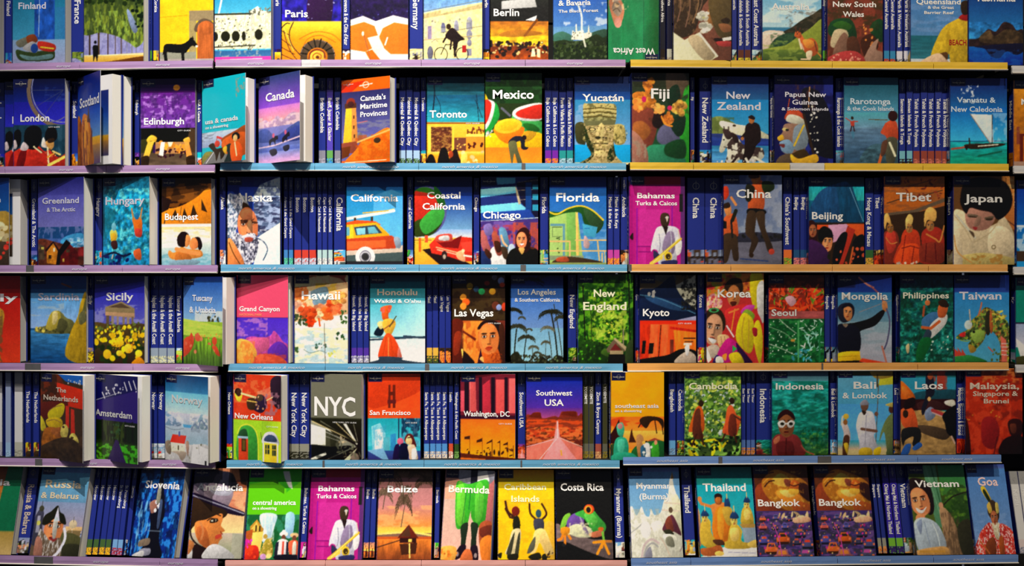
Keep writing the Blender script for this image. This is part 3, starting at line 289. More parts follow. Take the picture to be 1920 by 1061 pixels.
art('losangeles','tall palm trees against a blue sky',"Los Angeles,14,86,33,9,ddd;& Southern California,8,94,45,6,ddd",
"G 115 35a 0 25;G 36b 79c 18 100;G 7ac 9bd 90 150;Q 112 60 0 100 0 100 40 92 20 84 26 78 14 70 20;S 211 30 66 0 100 24 1.6 4;Q 221 0 60 8 66 14 56 4 48 0 50;S 221 16 0 44 14 66 1.4 3;L 221 2.6 80 60 92 146;L 332 1.4 84 50 98 146;Q 221 60 52 76 46 96 50 92 70 82 64 78 76 70 64 62 68;S 443 26 60 46 96 74 1.4 3;S 221 20 60 50 98 78 1.4 3;L 221 2.2 12 96 6 146;S 332 34 0 82 28 98 1.6 3.6;S 654 12 2 82 26 92 1 2;L 221 1.8 28 112 26 146;S 332 28 18 104 44 118 1.4 3.2;L 332 1.4 76 96 78 146;S 332 24 64 84 86 100 1.4 3;S 875 8 68 84 82 92 1 2;L 443 1 40 124 40 146;S 332 16 36 118 50 128 1.2 2.6;L 443 1 66 112 66 146;S 332 14 62 112 74 124 1 2.4;S 332 8 22 68 28 76 .8 1.8;Q 221 0 150 6 134 20 128 26 146 40 142 52 148 60 136 70 146 82 136 100 142 100 150;S 332 30 0 134 100 150 2 4")
art('newengland','covered bridge roof in lush green woods',"New,29,68,38,12,eec;England,10,88,60,13,eec",
"B 251;C 6a2/.8 10 9 .45 0 10 100 120;C 130/.8 9 12 .5 0 0 100 150;C 9b3/.8 7 6 .55 20 30 80 120;S 8b3 40 30 70 70 110 1.4 3.4;S 120 30 60 10 100 110 2 5;S cc4 24 40 64 80 100 1 2.6;Q 241 0 110 50 116 56 150 0 150;S 5a2 40 0 100 60 146 1.2 3;L 987 1.8 82 92 82 124;P 654 48 130 66 108 70 108 88 126 84 130 68 116 56 132;P a97 66 106 88 122 86 128 66 110;P 622 58 128 68 116 80 128;P 986 58 128 82 128 82 134 58 134;P 110 56 134 84 134 90 150 54 150;Q 462 44 130 50 124 56 136;Q 342 88 120 100 110 100 150 86 150")
art('kyoto','black temple roof above vermilion gates',"Kyoto,6,53,70,12,fff;CITY GUIDE,68,92,84,2.4",
"G 542 876 0 40;P aa9 60 20 100 0 100 60 70 40;Q 555 30 0 62 0 60 14 30 10;Q 124 0 28 30 22 56 2 62 8 66 24 80 44 100 60 100 70 60 78 0 78;Q 47a/.5 10 34 40 40 90 60 60 60 20 46;K 58a 1.4 0 34 34 40 70 54 98 66;S aaa 8 12 28 34 40 1.6 3;C 111/.8 4 5 .5 74 0 100 60;S 222 30 74 14 100 60 .8 2.4;P 99b 70 76 100 70 100 80 60 79;R f52 0 78 100 150;R e31 0 78 100 84;P c31 0 84 20 84 18 150 0 150;P f63 20 84 34 84 30 150 16 150;L 521 2 38 86 34 140;P f63 40 84 52 84 48 138 38 138;P b21 54 88 100 94 100 98 54 92;P f72 60 94 100 98 100 132 64 132;L 321 2 78 108 98 108;L 321 1.5 80 114 94 114;R 732 54 110 60 134;P 110 6 112 12 112 10 134 4 134;P 110 18 116 26 116 24 134 16 134;Q 110 0 150 0 144 24 140 50 136 74 126 100 130 100 150;Q cba 62 150 72 136 88 130 100 140 100 150;P fdc 78 116 92 116 92 120 78 120;Q eee 80 122 88 120 86 136 82 136;N .12 3 16 0 84 100 140")
art('korea','dancers in red and yellow festive dress',"Korea,20,78,40,13,eee",
"B b33;C e93/.8 9 8 .45 0 0 100 50;C 842/.7 12 12 .5 30 0 80 40;C e83/.6 8 10 .5 60 0 100 40;Q dc2 78 0 96 0 98 40 84 60 76 30;Q ddd 88 24 100 16 100 80 90 70;Q a63 34 26 40 14 58 14 62 30 56 46 44 54 36 42;Q 321 34 20 44 10 60 12 62 22 44 24;Q 521 42 42 52 42 50 50;Q c33 34 56 60 48 78 56 96 80 100 130 90 110 60 130 46 100 36 80;Q c4a 60 64 70 54 84 54 78 64 66 70;Q 8a3 60 74 70 60 84 70 76 82;Q dc2 56 80 66 66 80 76 84 100 80 128 70 132 52 110;Q dc2 84 84 92 80 98 110 94 150 88 140 82 110;Q a23 80 92 88 92 88 104 82 104;Q fb3/.8 20 10 34 20 36 50 28 58 0 40 0 14;C b43/.8 5 5 .5 0 10 34 46;Q d8a 0 44 14 36 24 46 24 58 0 60;S eed 12 0 44 24 58 1 2.2;Q 321 0 66 10 60 26 64 32 80 26 96 0 90;Q ca7 0 76 12 72 28 82 30 100 24 112 10 120 0 108;L 532 1.4 4 86 10 86;L 532 1.4 20 87 28 86;Q 842 8 104 20 108 14 114 8 110;Q eb8 20 106 34 102 40 106 36 118 22 124;Q 987 4 116 20 120 26 136 10 134;Q c28 24 126 40 108 60 124 54 138 34 150 20 142;P 3b5 46 120 54 126 46 132;Q 314 52 116 62 126 74 140 80 150 60 150 56 136;Q dc2 40 136 56 132 66 148 60 150 46 150;P eed 0 120 10 144 4 150 0 140;Q 326 12 150 20 136 30 150;Q eed 18 136 28 138 30 148 18 146;L eee 2.4 36 88 48 106")
art('seoul','red chillies above rows of green bottles',"Seoul,5,50,70,11,ddd",
"B 521;C 842/.7 14 8 .5 0 0 100 20;S d41 50 0 20 100 60 3 8 2.5;S e52 36 0 24 100 56 2.5 6 3;S 6a3 14 10 24 100 54 1.6 4 2.6;S 632 16 0 18 100 60 2 4;Q dab 20 40 40 36 52 50 36 62;R a55 0 62 100 76;N .12 14 5 0 60 100 76;R 163 0 75 100 150;C 384/.8 10 5 .5 0 76 100 150;C 042/.8 9 7 .5 0 76 100 150;L bcb 1.2 20 76 50 100;L 8a8 1.2 0 90 30 100 48 116;L bcb 1.2 2 118 46 136;L 8a8 1 0 110 30 114;S cec 40 0 78 50 140 .8 1.8;S 9dc 24 58 94 96 130 1.6 3.4 2.5;S 4ab 14 40 126 80 146 3 6;S dfe 24 56 78 98 146 .8 2 2.4;R 5a6 52 78 56 150;R 274 90 78 94 150;E c94 44 112 4 3")
art('mongolia','archer in a black coat and yellow sash',"Mongolia,8,93,42,12,ddd",
"G 126 249 0 40;G 37a 79a 30 90;G 8ab aab 80 150;C bbc/.5 26 6 .5 30 80 100 140;C 113/.7 24 14 .45 0 0 40 22;K b76 3 40 5 54 16 66 22;K 955 2.4 62 20 78 34 84 46;Q c85 82 46 90 46 92 60 84 62;K 557 2.8 90 58 96 80 92 110 86 126;K b76 3.4 82 122 86 136 90 150;L 988 1 40 64 84 48;L 988 .8 86 48 98 44;Q 223 0 60 8 50 24 48 32 58 28 74 14 82 4 76;Q c85 12 58 24 56 28 68 24 78 16 76;Q 543 20 50 30 54 28 62 12 60;L 532 1 14 65 26 65;Q 111 2 96 10 84 30 82 60 74 82 60 86 66 70 86 40 98 40 120 36 134 4 132;Q 112 0 90 14 84 40 92 40 132 4 134;Q 876 10 84 20 84 16 90;Q fc2 2 134 38 130 42 136 40 150 0 150;L b91 1.4 4 140 40 138;Q 111 0 148 44 146 44 150 0 150;P c42 40 148 96 156 96 150 46 142")
art('philippines','swimmer reaching through dark green water',"Philippines,6,92,40,10,ddc",
"B 055;G 034 155 0 60;C 287/.7 9 5 .5 0 20 100 150;C 043/.8 14 10 .5 0 30 100 150;C 5ba/.5 5 4 .6 0 60 100 150;N .3 5 6;Q 47a 42 76 60 64 78 66 80 76 60 92 44 90;Q ddd 56 88 74 72 88 68 86 84 66 104 56 108;Q c63 72 54 82 48 90 56 84 72 72 72;Q 321 72 46 84 42 92 52 88 56 76 54;L c63 5 74 80 58 92 42 90;L a53 4 44 70 46 54;E c74 52 48 5 5;Q 345 50 94 60 100 50 120 40 120;Q dc9 12 122 18 118 18 132 14 134;E ca8 50 128 2 3;S cdc 14 20 100 90 150 .8 2;Q 163 40 110 60 112 40 150 30 140")
art('taiwan','green and gold temple dragon against blue sky',"Taiwan,9,86,42,13,dde",
"G 126 35a 0 40;G 38c 5ac 30 150;Q 563 4 108 12 102 26 98 34 92 44 84 50 70 56 60 66 64 72 80 68 100 60 116 50 124 32 128 26 120 30 112 16 110;Q 9a4 28 96 44 90 60 92 56 108 40 118 30 110;E cdd 26 84 7 8;Q d43 12 100 20 98 20 104 12 104;K c64 2.6 46 50 46 64 50 70;L cba 2.4 30 58 28 76;Q 321 58 70 64 70 66 100 58 100;Q b53 60 60 76 70 80 90 70 100;Q 363 66 78 84 82 100 106 100 150 84 150 86 120 76 100 66 94;Q c64 84 110 96 118 98 150 88 150;C db4/.8 3 4 .5 6 56 100 150;C 332/.8 4 4 .58 6 60 100 150;C a33/.5 5 5 .6 40 60 100 150;S dc5 16 66 64 96 86 1 2 2;L eee 1.2 88 120 98 120;L eee 1.2 88 128 98 128;L eee 1.2 88 136 98 137;Q 384 0 140 30 138 60 150 0 150;Q b43 0 128 8 124 18 140 0 138;S 363 12 66 124 84 148 1.5 4")
art('cyan','teal cover partly hidden at the right edge',"Kr,48,70,54,9",
"B 187;R 213 0 78 100 80;G 9ac ccd 80 120;P ddd 0 104 40 136 10 140;Q 442 0 138 40 134 100 140 100 150 0 150")
# ---- fifth shelf
art('netherlands','red and blue shirt above yellow wooden clogs',"The,38,62,31,8,dcb;Netherlands,8,90,46,9,dcb",
"B 432;Q 731 0 20 40 0 60 30 50 56 0 60;P c31 34 14 100 24 100 58 60 54;P 26b 42 0 100 0 100 16 60 12;S eee 12 62 8 96 16 1 1.8;C 321/.7 14 10 .5 0 0 40 50;Q 621 0 54 60 46 60 60 20 78 0 76;Q dc2 18 70 30 60 50 50 58 56 50 74 24 82;Q db2 14 82 30 76 50 78 52 90 36 98 18 92;Q dc3 0 76 8 82 14 96 6 102 0 96;Q a62 10 98 40 94 56 104 30 122 4 132;Q a63 24 100 50 92 46 110;P b32 60 54 68 54 68 92 60 92;P b32 72 58 80 60 82 104 72 104;Q dc6 50 92 58 86 66 92 64 106 54 110 48 104;Q dc6 70 104 80 100 90 112 86 124 76 126 70 114;Q 432 0 130 60 108 100 124 100 150 0 150;N .2 8 6 0 100 100 150")
art('amsterdam','purple panel above a tree lined path',"Amsterdam,4,88,73,11,ddd;CITY GUIDE,72,94,87,2.4",
"B 327;P 115 0 0 100 0 100 24 0 50;S eef 16 0 14 100 34 1.2 2.6;L eef 2 70 12 76 26;L eef 2 80 10 86 24;L eef 2 90 8 96 22;L eef 2 44 24 50 34;L eef 2 20 32 26 42;L ddd 1 0 48 60 30;R 120 0 80 100 150;C 452/.8 4 16 .5 20 80 70 120;S 353 20 40 84 60 110 1 3 ;L 110 3 20 80 22 136;L 110 2 32 82 34 124;L 110 2.6 72 80 72 124;L 110 3.4 88 80 90 140;G 342/.6 463/.8 116 150;P 5a2 0 122 36 118 44 126 30 150 0 150;P 4a2 56 118 100 118 100 150 70 150;C 231/.8 8 5 .5 0 114 100 150;P 325 50 112 56 112 74 150 32 150")
art('norway','snowy fjord with a red roofed hut',"Norway,16,88,48,13,ddd",
"G 147 5ad 0 45;G 7ce dee 30 70;G dde bcd 66 84;Q 8ac 0 66 20 74 40 88 0 94;C eef/.7 8 4 .5 0 64 44 92;Q 9bc 60 90 76 76 86 64 100 80 100 92;C fff/.7 5 5 .5 58 64 100 90;G bcd 9bc 90 122;Q ddd 0 124 30 120 60 118 100 116 100 150 0 150;P ddd 66 116 100 122 100 150 60 150;P d32 18 104 50 104 46 118 12 118;P 56a 32 98 36 98 36 106 32 106;P eec 14 118 48 118 46 134 14 134;R 432 30 122 33 130;Q 987 0 120 12 116 14 138 4 136;Q ba9 16 134 50 132 40 148 30 138;Q b98 48 116 56 114 54 140;S bba 16 8 120 80 146 .8 2;L bbb 1.4 78 118 80 132;E 776 84 116 2 2;R 222 92 142 96 150")
art('neworleans','trumpet player above a lime green facade',"New Orleans,4,84,77,9,fff;CITY GUIDE,70,94,90,2.4",
"B d42;C e74/.8 8 7 .5 0 10 100 50;C 921/.5 20 8 .5 0 0 80 20;P fff/.2 50 30 80 20 100 50 60 50;P eb8/.8 0 28 20 26 20 36 0 34;Q 323 78 10 100 4 100 54 84 50;E 211 11 32 7 7;Q fe4 4 34 12 40 20 36 16 48 8 46;E 421 12 32 5 5;L fea 3.4 18 34 48 40;L fc6 2.4 40 54 50 44;Q 324 46 44 56 34 68 40 70 54 60 66 44 62 34 54;Q 432 30 44 46 42 46 60 32 60;C a78/.8 5 6 .5 66 30 96 70;L fd9 1.8 70 44 82 38;R c41 0 72 20 78;R ad3 0 79 100 150;H 9c3 ce3 60 100 79 150;Q 4a4 10 150 10 104 16 92 30 88 44 94 50 106 52 150;K de4 2.6 10 104 16 92 30 87 44 93 52 110 53 150;Q 253 12 110 16 98 28 96 30 112;P c42 12 112 32 112 32 150 12 150;R 421 18 112 28 134;R 652 20 114 26 132;P 9bc 10 108 32 108 32 112 10 112;Q dde 62 118 64 104 72 98 84 98 92 106 94 120;Q 457 66 114 68 106 78 102 88 106 90 114;P ddd 62 114 94 116 94 150 62 150;P ec3 65 116 91 118 91 150 65 150;R 343 67 120 76 136;R 343 81 120 89 138;L ec3 1 71 120 71 136;L ec3 1 85 120 85 138;L ec3 1 66 127 90 128;L 443 1 58 100 60 112")
art('nyc','grey panel above a gleaming subway train',"NYC,8,88,72,32,fff;NEW YORK CITY GUIDE,44,90,85,2.4,ddd",
"G 443 776 0 40;B 776;R 443 0 76 100 78;R 211 0 78 100 150;G 221 100 78 150;P 887 0 80 60 110 86 122 90 126 0 144;P ffd 0 88 36 96 50 108 40 122 0 126;P 443 30 96 60 110 56 124 30 130;P cb8 4 82 88 116 90 118 4 84;P ddc 64 86 70 86 92 120 90 122;L dc9 1.4 50 84 90 118;L 998 1 20 82 84 116;Q 332 40 104 50 106 50 130 40 128;Q 111 0 124 40 126 80 124 60 140 0 144;P ddc 0 148 30 136 32 140 10 150 0 150;P bb9 64 150 92 126 76 150;L 776 1.5 30 150 80 128;S ba8 10 50 108 70 118 1 2.6;Q 876 80 136 92 138 94 148 80 148;F 1")
art('sanfrancisco','orange bridge tower above a blue tinted street',"San Francisco,4,82,72,8,fff;CITY GUIDE,72,94,87,2.4",
"B f52;N .06 14 14;Q b31/.5 0 0 100 0 100 30 20 60 0 50;P 621 40 20 44 20 44 60 39 60;P 621 48 20 53 20 53 60 48 60;R 621 40 32 52 38;R 622 38 46 54 52;R 3bc 0 78 100 150;G 2ab 5cd 78 126;P 8cd 8 92 24 86 34 104 34 136 10 136;P eee 14 98 28 96 32 134 14 132;C 4ac/.5 3 8 .5 10 90 36 134;P 38b 44 106 54 104 54 134 44 134;P 5ab 30 112 42 110 42 136 30 136;C 124/.8 10 12 .45 64 78 100 110;C 58a/.5 4 10 .5 64 80 100 130;G 359 337 134 150;P 7ac 0 134 30 130 40 150 30 150;R 235 58 78 60 130;E d68 62 118 6 6;Q 214 48 146 52 126 60 124 60 148 50 150;Q 113 60 148 62 124 76 124 76 150;Q 622 70 118 74 106 84 106 90 118 92 128 82 124;Q fd9 72 116 78 108 84 116 82 124 74 122;L 111 1.6 76 112 82 111;Q eca 76 126 88 124 94 140 94 150 80 150 78 138;Q fff 84 132 92 132 92 150 84 150")
art('washington','red columns above flags on an orange ground',"Washington, DC,6,90,74,9,fff;CITY GUIDE,70,94,88,2.4",
"B 934;G 411 a34 0 40;R 723 0 0 100 74;P d56 0 30 8 30 8 66 0 66;R 212 8 6 16 74;P c55 17 10 28 10 30 66 18 66;R 212 34 6 40 74;P b34 41 20 54 10 56 70 41 70;R 212 56 6 63 74;P d55 65 10 80 10 82 68 65 68;R 212 80 6 86 74;P e66 88 8 100 8 100 68 88 68;L f88 1 18 10 18 66;G 412 313 72 79;G f72 fa1 79 150;N .05 20 20 0 79 100 150;L 421 .9 18 110 18 146;P 421 8 110 18 108 18 114 8 114;L 421 .9 40 112 40 146;P 421 30 116 40 112 40 118 30 120;L 421 .9 58 114 58 144;P 421 48 120 58 114 58 118 48 122;L 421 .9 72 116 72 144;P 421 66 120 72 116 73 120;L 421 .9 86 118 86 144;P 421 78 122 86 118 86 123 78 124;L 421 .8 96 124 96 144;S 421 20 4 128 96 142 .8 2.2 2;E 321 16 138 1.6 4;E 321 48 140 2 4;E 321 62 136 1.6 5;E 321 70 138 1.6 5;P 521 0 138 40 142 100 146 100 150 0 150;P c62 0 146 46 148 46 150 0 150")
art('southwest','desert road running to red buttes',"Southwest,18,82,38,9,fff;USA,33,67,56,11,fff",
"G 126 12a 0 20;G 23a 63a 14 70;G 639 b58 60 80;Q 832 0 78 10 72 14 68 26 68 30 78 50 74 58 76 62 68 66 66 88 66 92 74 100 74 100 150 0 150;P 621 4 76 14 68 26 68 28 78;P 621 62 72 66 66 88 66 90 76;G d52 c42 80 110;C 732/.7 12 3 .5 0 76 100 100;C f84/.7 10 3 .5 0 94 100 124;C 321/.6 5 3 .6 0 92 100 118;P d76 54 82 57 82 60 110 100 130 100 150 0 150 0 130 50 112;P e99 53 96 58 96 60 112 90 150 30 150 50 114;N .05 5 20 0 110 100 150;L fbb 1.4 52 114 0 128;L fcb 1.2 60 112 100 128;L fdd 1 54 114 24 150;L fdd 1.4 56 84 56 112;L fa3 2.4 62 134 63 142")
art('seasia','orange panel above a jade buddha and palms',"southeast asia,8,90,61,7;on a shoestring,8,58,68,4",
"B fa0;N .05 20 20;G f72 fb4 76 120;C c31/.6 20 6 .5 0 76 60 96;G fc5 f83 100 130;P 311 0 106 10 92 16 80 18 92 24 108 18 120 0 122;P 421 34 120 38 100 40 96 42 108 48 120;Q 321 54 84 62 76 84 76 98 82 98 96 88 84 76 84 66 96;L 321 2 60 82 52 94;L 321 2 82 80 86 104;L 321 2 94 82 98 106;L 321 2 74 82 68 92;P 943 68 118 82 112 98 118 98 124 66 124;Q 263 50 124 100 118 100 150 40 150;Q 342 0 124 24 124 30 150 0 150;Q 3a8 6 130 10 114 20 110 30 114 34 128 30 140 8 142;Q 4b9 12 90 22 86 26 98 22 110 14 106;E c88 18 92 5 5;Q 3a8 0 144 16 136 40 138 50 146 46 150 0 150;Q 5ca 14 116 26 116 24 136 14 134;Q b85 48 112 56 106 62 116 60 146 52 146;S 221 14 56 118 74 140 1.6 3;Q eee 60 124 72 122 74 146 66 146;Q 368 56 128 64 126 66 146 58 148;Q 4a3 76 124 88 120 90 146 78 148;E eb5 62 120 3 3;E e97 84 120 3 4;S eed 8 58 126 76 144 1.4 3")
art('cambodia','two monks in orange walking through green plants',"Cambodia,8,94,33,11,eec",
"B 685;C 8b4/.8 8 5 .45 0 0 100 150;C 352/.8 5 4 .5 0 0 100 150;S bc5 120 0 20 100 120 1 3.4 1.6;S cdd 60 0 30 100 116 .8 2.4 1.6;S 253 60 0 20 100 130 .8 2.4;G 121/.7 342/.7 120 150;S 8b5 30 0 120 100 148 1.6 4 2.5;S dc2 14 10 122 90 148 1.6 4 2.5;S 121 30 0 116 100 150 1.6 4;Q d62 20 68 28 62 34 74 36 100 30 110 16 108 8 106 14 84;Q 632 18 76 28 68 30 100 34 118 16 116;E 321 30 58 4.5 6;L 421 3 22 112 14 132;L 421 3 30 112 34 130;Q e63 76 66 84 62 92 78 100 84 94 108 90 114 68 110 72 90;Q 732 80 80 90 80 92 112 78 112;E 321 84 54 4.5 6;L 532 3 88 80 100 88;L 421 3 72 112 66 124;L 421 3 88 112 92 126")
art('indonesia','boy with white goggles in green water',"Indonesia,7,92,34,11,eee",
"G 345 6ab 0 24;G 2aa 176 20 120;C 4cb/.5 12 3 .5 0 20 100 110;C 065/.7 14 6 .5 0 20 100 150;G 175/.5 352 110 150;C 7a4/.6 6 5 .55 50 110 100 150;N .2 8 4 0 30 100 150;Q 943 12 92 14 78 26 72 38 76 42 92 38 104 34 112 22 112 16 104;Q 311 12 84 16 74 26 70 38 76 40 86 26 80;Q eee 12 92 20 88 26 93 34 88 40 92 36 100 30 100 26 95 20 101 14 99;E 321 19 94 3.4 2.6;E 321 34 94 3.4 2.6;L 411 2 22 106 30 106;Q 833 0 126 10 116 22 112 34 112 46 118 52 132 54 150 0 150;Q c75 4 122 14 116 12 124 6 128;Q 622 10 124 36 122 36 150 12 150;Q 321 22 108 34 108 32 118 24 118")
art('bali','three figures in white ceremonial dress on a beach',"Bali,29,70,33,12,eee;& Lombok,9,90,50,10,eee",
"G 243 641 0 18;G 6ac 4ad 10 110;P bb3 76 14 100 10 100 26 74 28;Q a83/.9 60 0 100 0 100 12 70 16;G 29c 3ab 124 132;G dc9 cb8 132 150;G 5ae 6be 60 126;G 3ac db9 124 140;L 654 1.4 74 26 68 150;L 542 3 72 10 72 30;Q dde 38 80 44 74 54 72 64 76 68 90 70 108 66 116 74 140 76 150 42 150 40 130 36 110 34 98;E 754 49 64 7 9;Q 99a 42 58 50 52 56 58 56 62 42 62;Q 321 44 72 52 74 48 80;L 754 5 44 104 70 108;E 754 70 78 3.6 4;Q db3 42 138 60 138 62 150 40 150;Q ec2 66 140 78 136 76 150 66 150;L aab 1.4 52 80 50 136;Q dcc 8 96 14 88 20 100 24 116 20 136 10 132 12 112;E 963 15 92 4 5;E db4 16 82 5 5;Q 532 12 118 22 118 18 150 10 150;L ddc 3 10 82 8 96;Q db3 12 130 20 130 18 148;Q 785 86 90 96 78 100 84 100 140 90 146 84 110 76 126 78 110;E 532 97 70 5 7;Q cb6 86 62 100 58 100 66;Q 564 90 140 100 134 100 150 88 150")
art('laos','people in orange shirts playing on sandy ground',"Laos,26,77,34,13,eee",
"G 133 3ab 0 30;R 39b 0 14 100 52;R a43 66 0 80 40;C a43/.8 10 8 .5 56 0 84 44;Q 256 30 40 100 36 100 54 30 54;Q e72 0 22 10 26 26 46 24 58 0 50;Q f83 4 30 12 34 18 46 6 44;R 311 0 52 100 72;Q 422 30 60 60 54 80 66 44 80;P a85 0 74 60 70 100 78 100 150 0 150;N .15 9 5 0 70 100 150;Q 543 30 98 60 100 90 110 80 124 50 116 30 106;Q e63 0 74 14 66 26 74 32 100 24 104 6 100;Q 222 6 104 32 102 38 118 30 136 22 132 24 118 10 124 6 134 2 120;E 321 10 78 5 7;Q 36b 2 146 10 132 20 132 14 150 2 150;Q 36b 22 138 34 128 40 134 28 142;Q 223 46 10 58 10 62 40 52 54 42 80 38 70 46 44;E a53 54 12 5 6;E eb7 52 52 3 4;Q 89b 44 76 54 66 64 74 60 86 48 90;L b44 6 58 72 78 80;L dbb 2 58 76 78 84;Q eed 80 56 96 54 98 66 82 62;Q 111 76 80 96 64 100 70 100 130 94 120 84 112 80 96;L ca9 3 92 118 98 130;Q 211 10 54 26 50 26 64 8 70")
art('malaysia','deep red photo with a child in shadow',"Malaysia,,8,94,36,11,dcb;Singapore &,13,92,48,8,dcb;Brunei,32,76,61,8,dcb",
"B b31;G 631 b31 0 20;C d84/.7 7 4 .5 30 0 100 26;C 721/.7 16 16 .5 0 20 100 150;C e53/.5 10 12 .5 0 40 80 150;S e93 8 0 70 60 90 1 2;Q 922 30 90 50 86 60 110 50 140 30 130;Q 310 74 96 84 88 98 92 100 110 94 120 80 118;Q 632 78 98 88 98 88 112 80 112;Q 200 64 128 80 118 100 120 100 150 60 150;Q 310 0 90 6 100 10 150 0 150;L 511 2 56 120 50 150;F 1")
# ---- bottom shelf
art('romania','amber cover with a dark green edge',"Romania,-20,82,34,11;& Moldova,-16,66,52,9",
"B b72;G 842 c83 0 60;N .2 14 12;G c94 a73 60 150;P 164 74 0 100 0 100 112 62 112;C ddc/.5 4 14 .6 20 50 60 110;G 984/.7 cb8/.7 110 150")
art('russia','bearded man in a pointed fur hat before a fortress',"Russia,12,86,36,13,dca;& Belarus,6,84,54,10,dca",
"G 69c 67a 0 14;G 6ac 68a 10 90;G 89b a9a 60 110;R 654 0 120 100 150;Q 445 0 92 6 76 12 70 18 80 16 96 20 110 22 130 0 130;P 99a 6 84 12 84 14 112 6 112;E 443 12 72 5 5;E cc6 10 96 4 4;P ca7 66 100 100 100 100 106 66 106;E cb9 80 96 8 6;P 764 60 106 98 106 98 122 60 118;Q 553 58 110 100 116 100 150 50 150;S 99a 10 10 100 24 130 1.4 3.4;Q 221 20 96 22 84 34 78 44 68 50 78 60 84 62 96 54 96 40 90 28 100;P bbb 42 90 46 70 52 90;Q d84 24 100 34 92 50 90 60 98 58 120 50 130 40 134 28 124;Q fb6 26 102 34 96 36 120 28 118;Q 432 28 106 36 105 35 109 29 109;Q 432 46 106 56 104 54 109 47 109;Q bcc 40 88 48 88 48 118 42 118;Q 765 14 110 26 110 34 130 44 126 58 128 58 150 14 150;C ddd/.7 3 7 .55 20 110 60 150;Q 833 40 122 52 122 46 127;K dde 5 64 104 66 120 58 140 44 152;Q 332 66 130 100 130 100 150 60 150;C a76/.6 5 5 .55 14 120 60 150")
art('slovenia','dark monument against streaked blue glass',"Slovenia,14,92,39,12,eee",
"B 038;G 125 16b 0 30;C 4af/.7 6 9 .5 0 16 100 150;C 013/.6 7 14 .5 0 10 100 150;C bef/.5 3 14 .62 0 60 40 140;Q 112 44 26 50 10 54 28 62 60 66 82 60 100 62 124 70 150 14 150 26 136 36 120 38 100 34 80 42 60;Q a76 30 64 44 58 46 74 36 80;S ccd 10 34 58 62 76 1.6 3.4;Q 457 52 60 58 62 58 100 52 100;Q 876 20 124 40 120 40 130 18 134;L 89a 1.6 34 108 62 108;Q 99a 24 138 44 136 44 146 20 148;Q ddd 10 146 30 140 30 150 8 150;P 331 44 8 52 8 50 20 46 20;Q 998 44 36 50 32 52 60 44 62")
art('andalucia','woman in profile under a flat grey hat',"Andalucía,7,94,38,12,fff",
"G b75 d95 0 50;G d97 ed9 40 110;C b54/.5 30 12 .5 50 20 100 70;G cba 786 108 150;P 998 80 108 100 110 100 150 80 150;Q 223 0 0 56 6 76 18 82 38 30 38 0 34;Q 223 0 10 60 6 76 16 70 26 0 26;P 321 82 0 100 0 100 30 88 26;Q a9a 0 28 40 26 74 36 70 60 60 62 0 44;Q ccd 30 30 70 34 68 46 40 44;Q 213 0 42 30 50 70 64 100 74 96 80 60 74 30 62 0 56;L 99a 2 0 46 60 64 98 76;Q 321 0 52 30 60 66 72 60 84 30 90 10 96 0 104;Q d84 10 92 30 86 56 76 60 86 58 96 66 104 60 108 62 116 58 120 52 130 36 134 16 118;Q b63 14 100 30 100 40 130 20 124;Q 321 38 86 50 84 50 90 38 92;L 321 2 34 84 52 78;Q b43 50 112 60 110 58 116 50 118;K 211 3 2 88 4 112 16 126 34 134;Q 211 10 128 36 134 30 150 6 150;Q ccc 30 150 36 132 52 126 78 138 84 150;Q ddd 0 142 8 130 10 150 0 150;Q b74 0 120 12 126 6 140 0 142")
art('centralam','lime panel above a village scene with a waterfall',"central america,10,92,60,8,fff;on a shoestring,10,56,68,5,fff",
"B 6c1;G 262 6c1 0 16;P 3a2/.8 0 26 50 18 72 34 72 40 100 20 100 0 0 0;P fff 64 4 76 4 84 34 76 30 68 16;G 386 274 76 150;C 152/.7 8 9 .5 0 76 100 130;Q cef 26 76 56 76 54 96 46 120 34 122 30 100;Q adf 74 76 90 76 88 110 76 112;C fff/.6 3 14 .5 28 76 54 120;P b83 8 96 20 84 34 100 32 108 10 106;P ec6 12 106 34 104 30 136 12 136;P db5 10 100 20 88 26 98 24 106;P a52 0 104 14 100 12 130 0 132;R 431 18 94 21 104;R 431 25 95 28 104;Q d32 0 132 14 126 26 130 26 150 0 150;S e3a 14 0 118 12 132 1.6 3;S e42 12 0 130 24 148 2 5;Q a93 30 136 40 116 50 120 54 140 44 148 30 146;C ec7/.8 4 4 .5 28 114 52 146;E c9c 36 145 6 5;E ed8 46 144 5 4;E ffe 72 108 8 4;E eee 72 105 4 4;E 743 72 114 4 5;Q fff 60 122 70 116 82 122 80 146 60 146;P 223 58 122 64 120 62 144 56 142;P c54 70 120 74 120 74 144 70 144;P 223 78 120 84 122 82 142 78 140;E db8 92 110 8 4;E 743 92 115 4 5;Q e64 82 122 92 118 100 122 100 144 86 144;Q ddc 90 122 96 122 96 142 90 142;Q 112 60 142 100 142 100 150 60 150;E b94 38 112 4 4")
art('belize','thatched jetty hut at sunset under palm fronds',"Belize,17,73,38,11,fff",
"G 543 865 0 20;G a77 c88 14 60;G c88 e94 60 96;C fb7/.6 24 8 .5 0 60 100 105;G fb5 fd5 96 106;L fd7 3 0 108 60 104 100 110;G c62 d83 112 118;G e83 842 116 150;N .15 4 14 0 118 100 150;P b52 0 112 100 112 100 116 0 116;S 653 40 4 16 34 60 1 2.6 2;S 543 46 34 40 62 92 1 2.4 2;S 543 30 60 4 100 40 1 3 2;S 432 30 60 0 100 14 1 3 2;K 654 2 30 20 14 50 8 66;K 654 2 56 40 50 70 42 94;P 621 38 114 58 92 76 114;P 532 42 112 58 94 62 112;R 311 42 114 72 122;R fd6 58 116 64 121;L 532 1.8 0 130 42 118;P 421 42 124 74 122 72 140 46 142;L fd7 2.6 60 124 61 146;S fff 5 44 2 56 40 1 2.4")
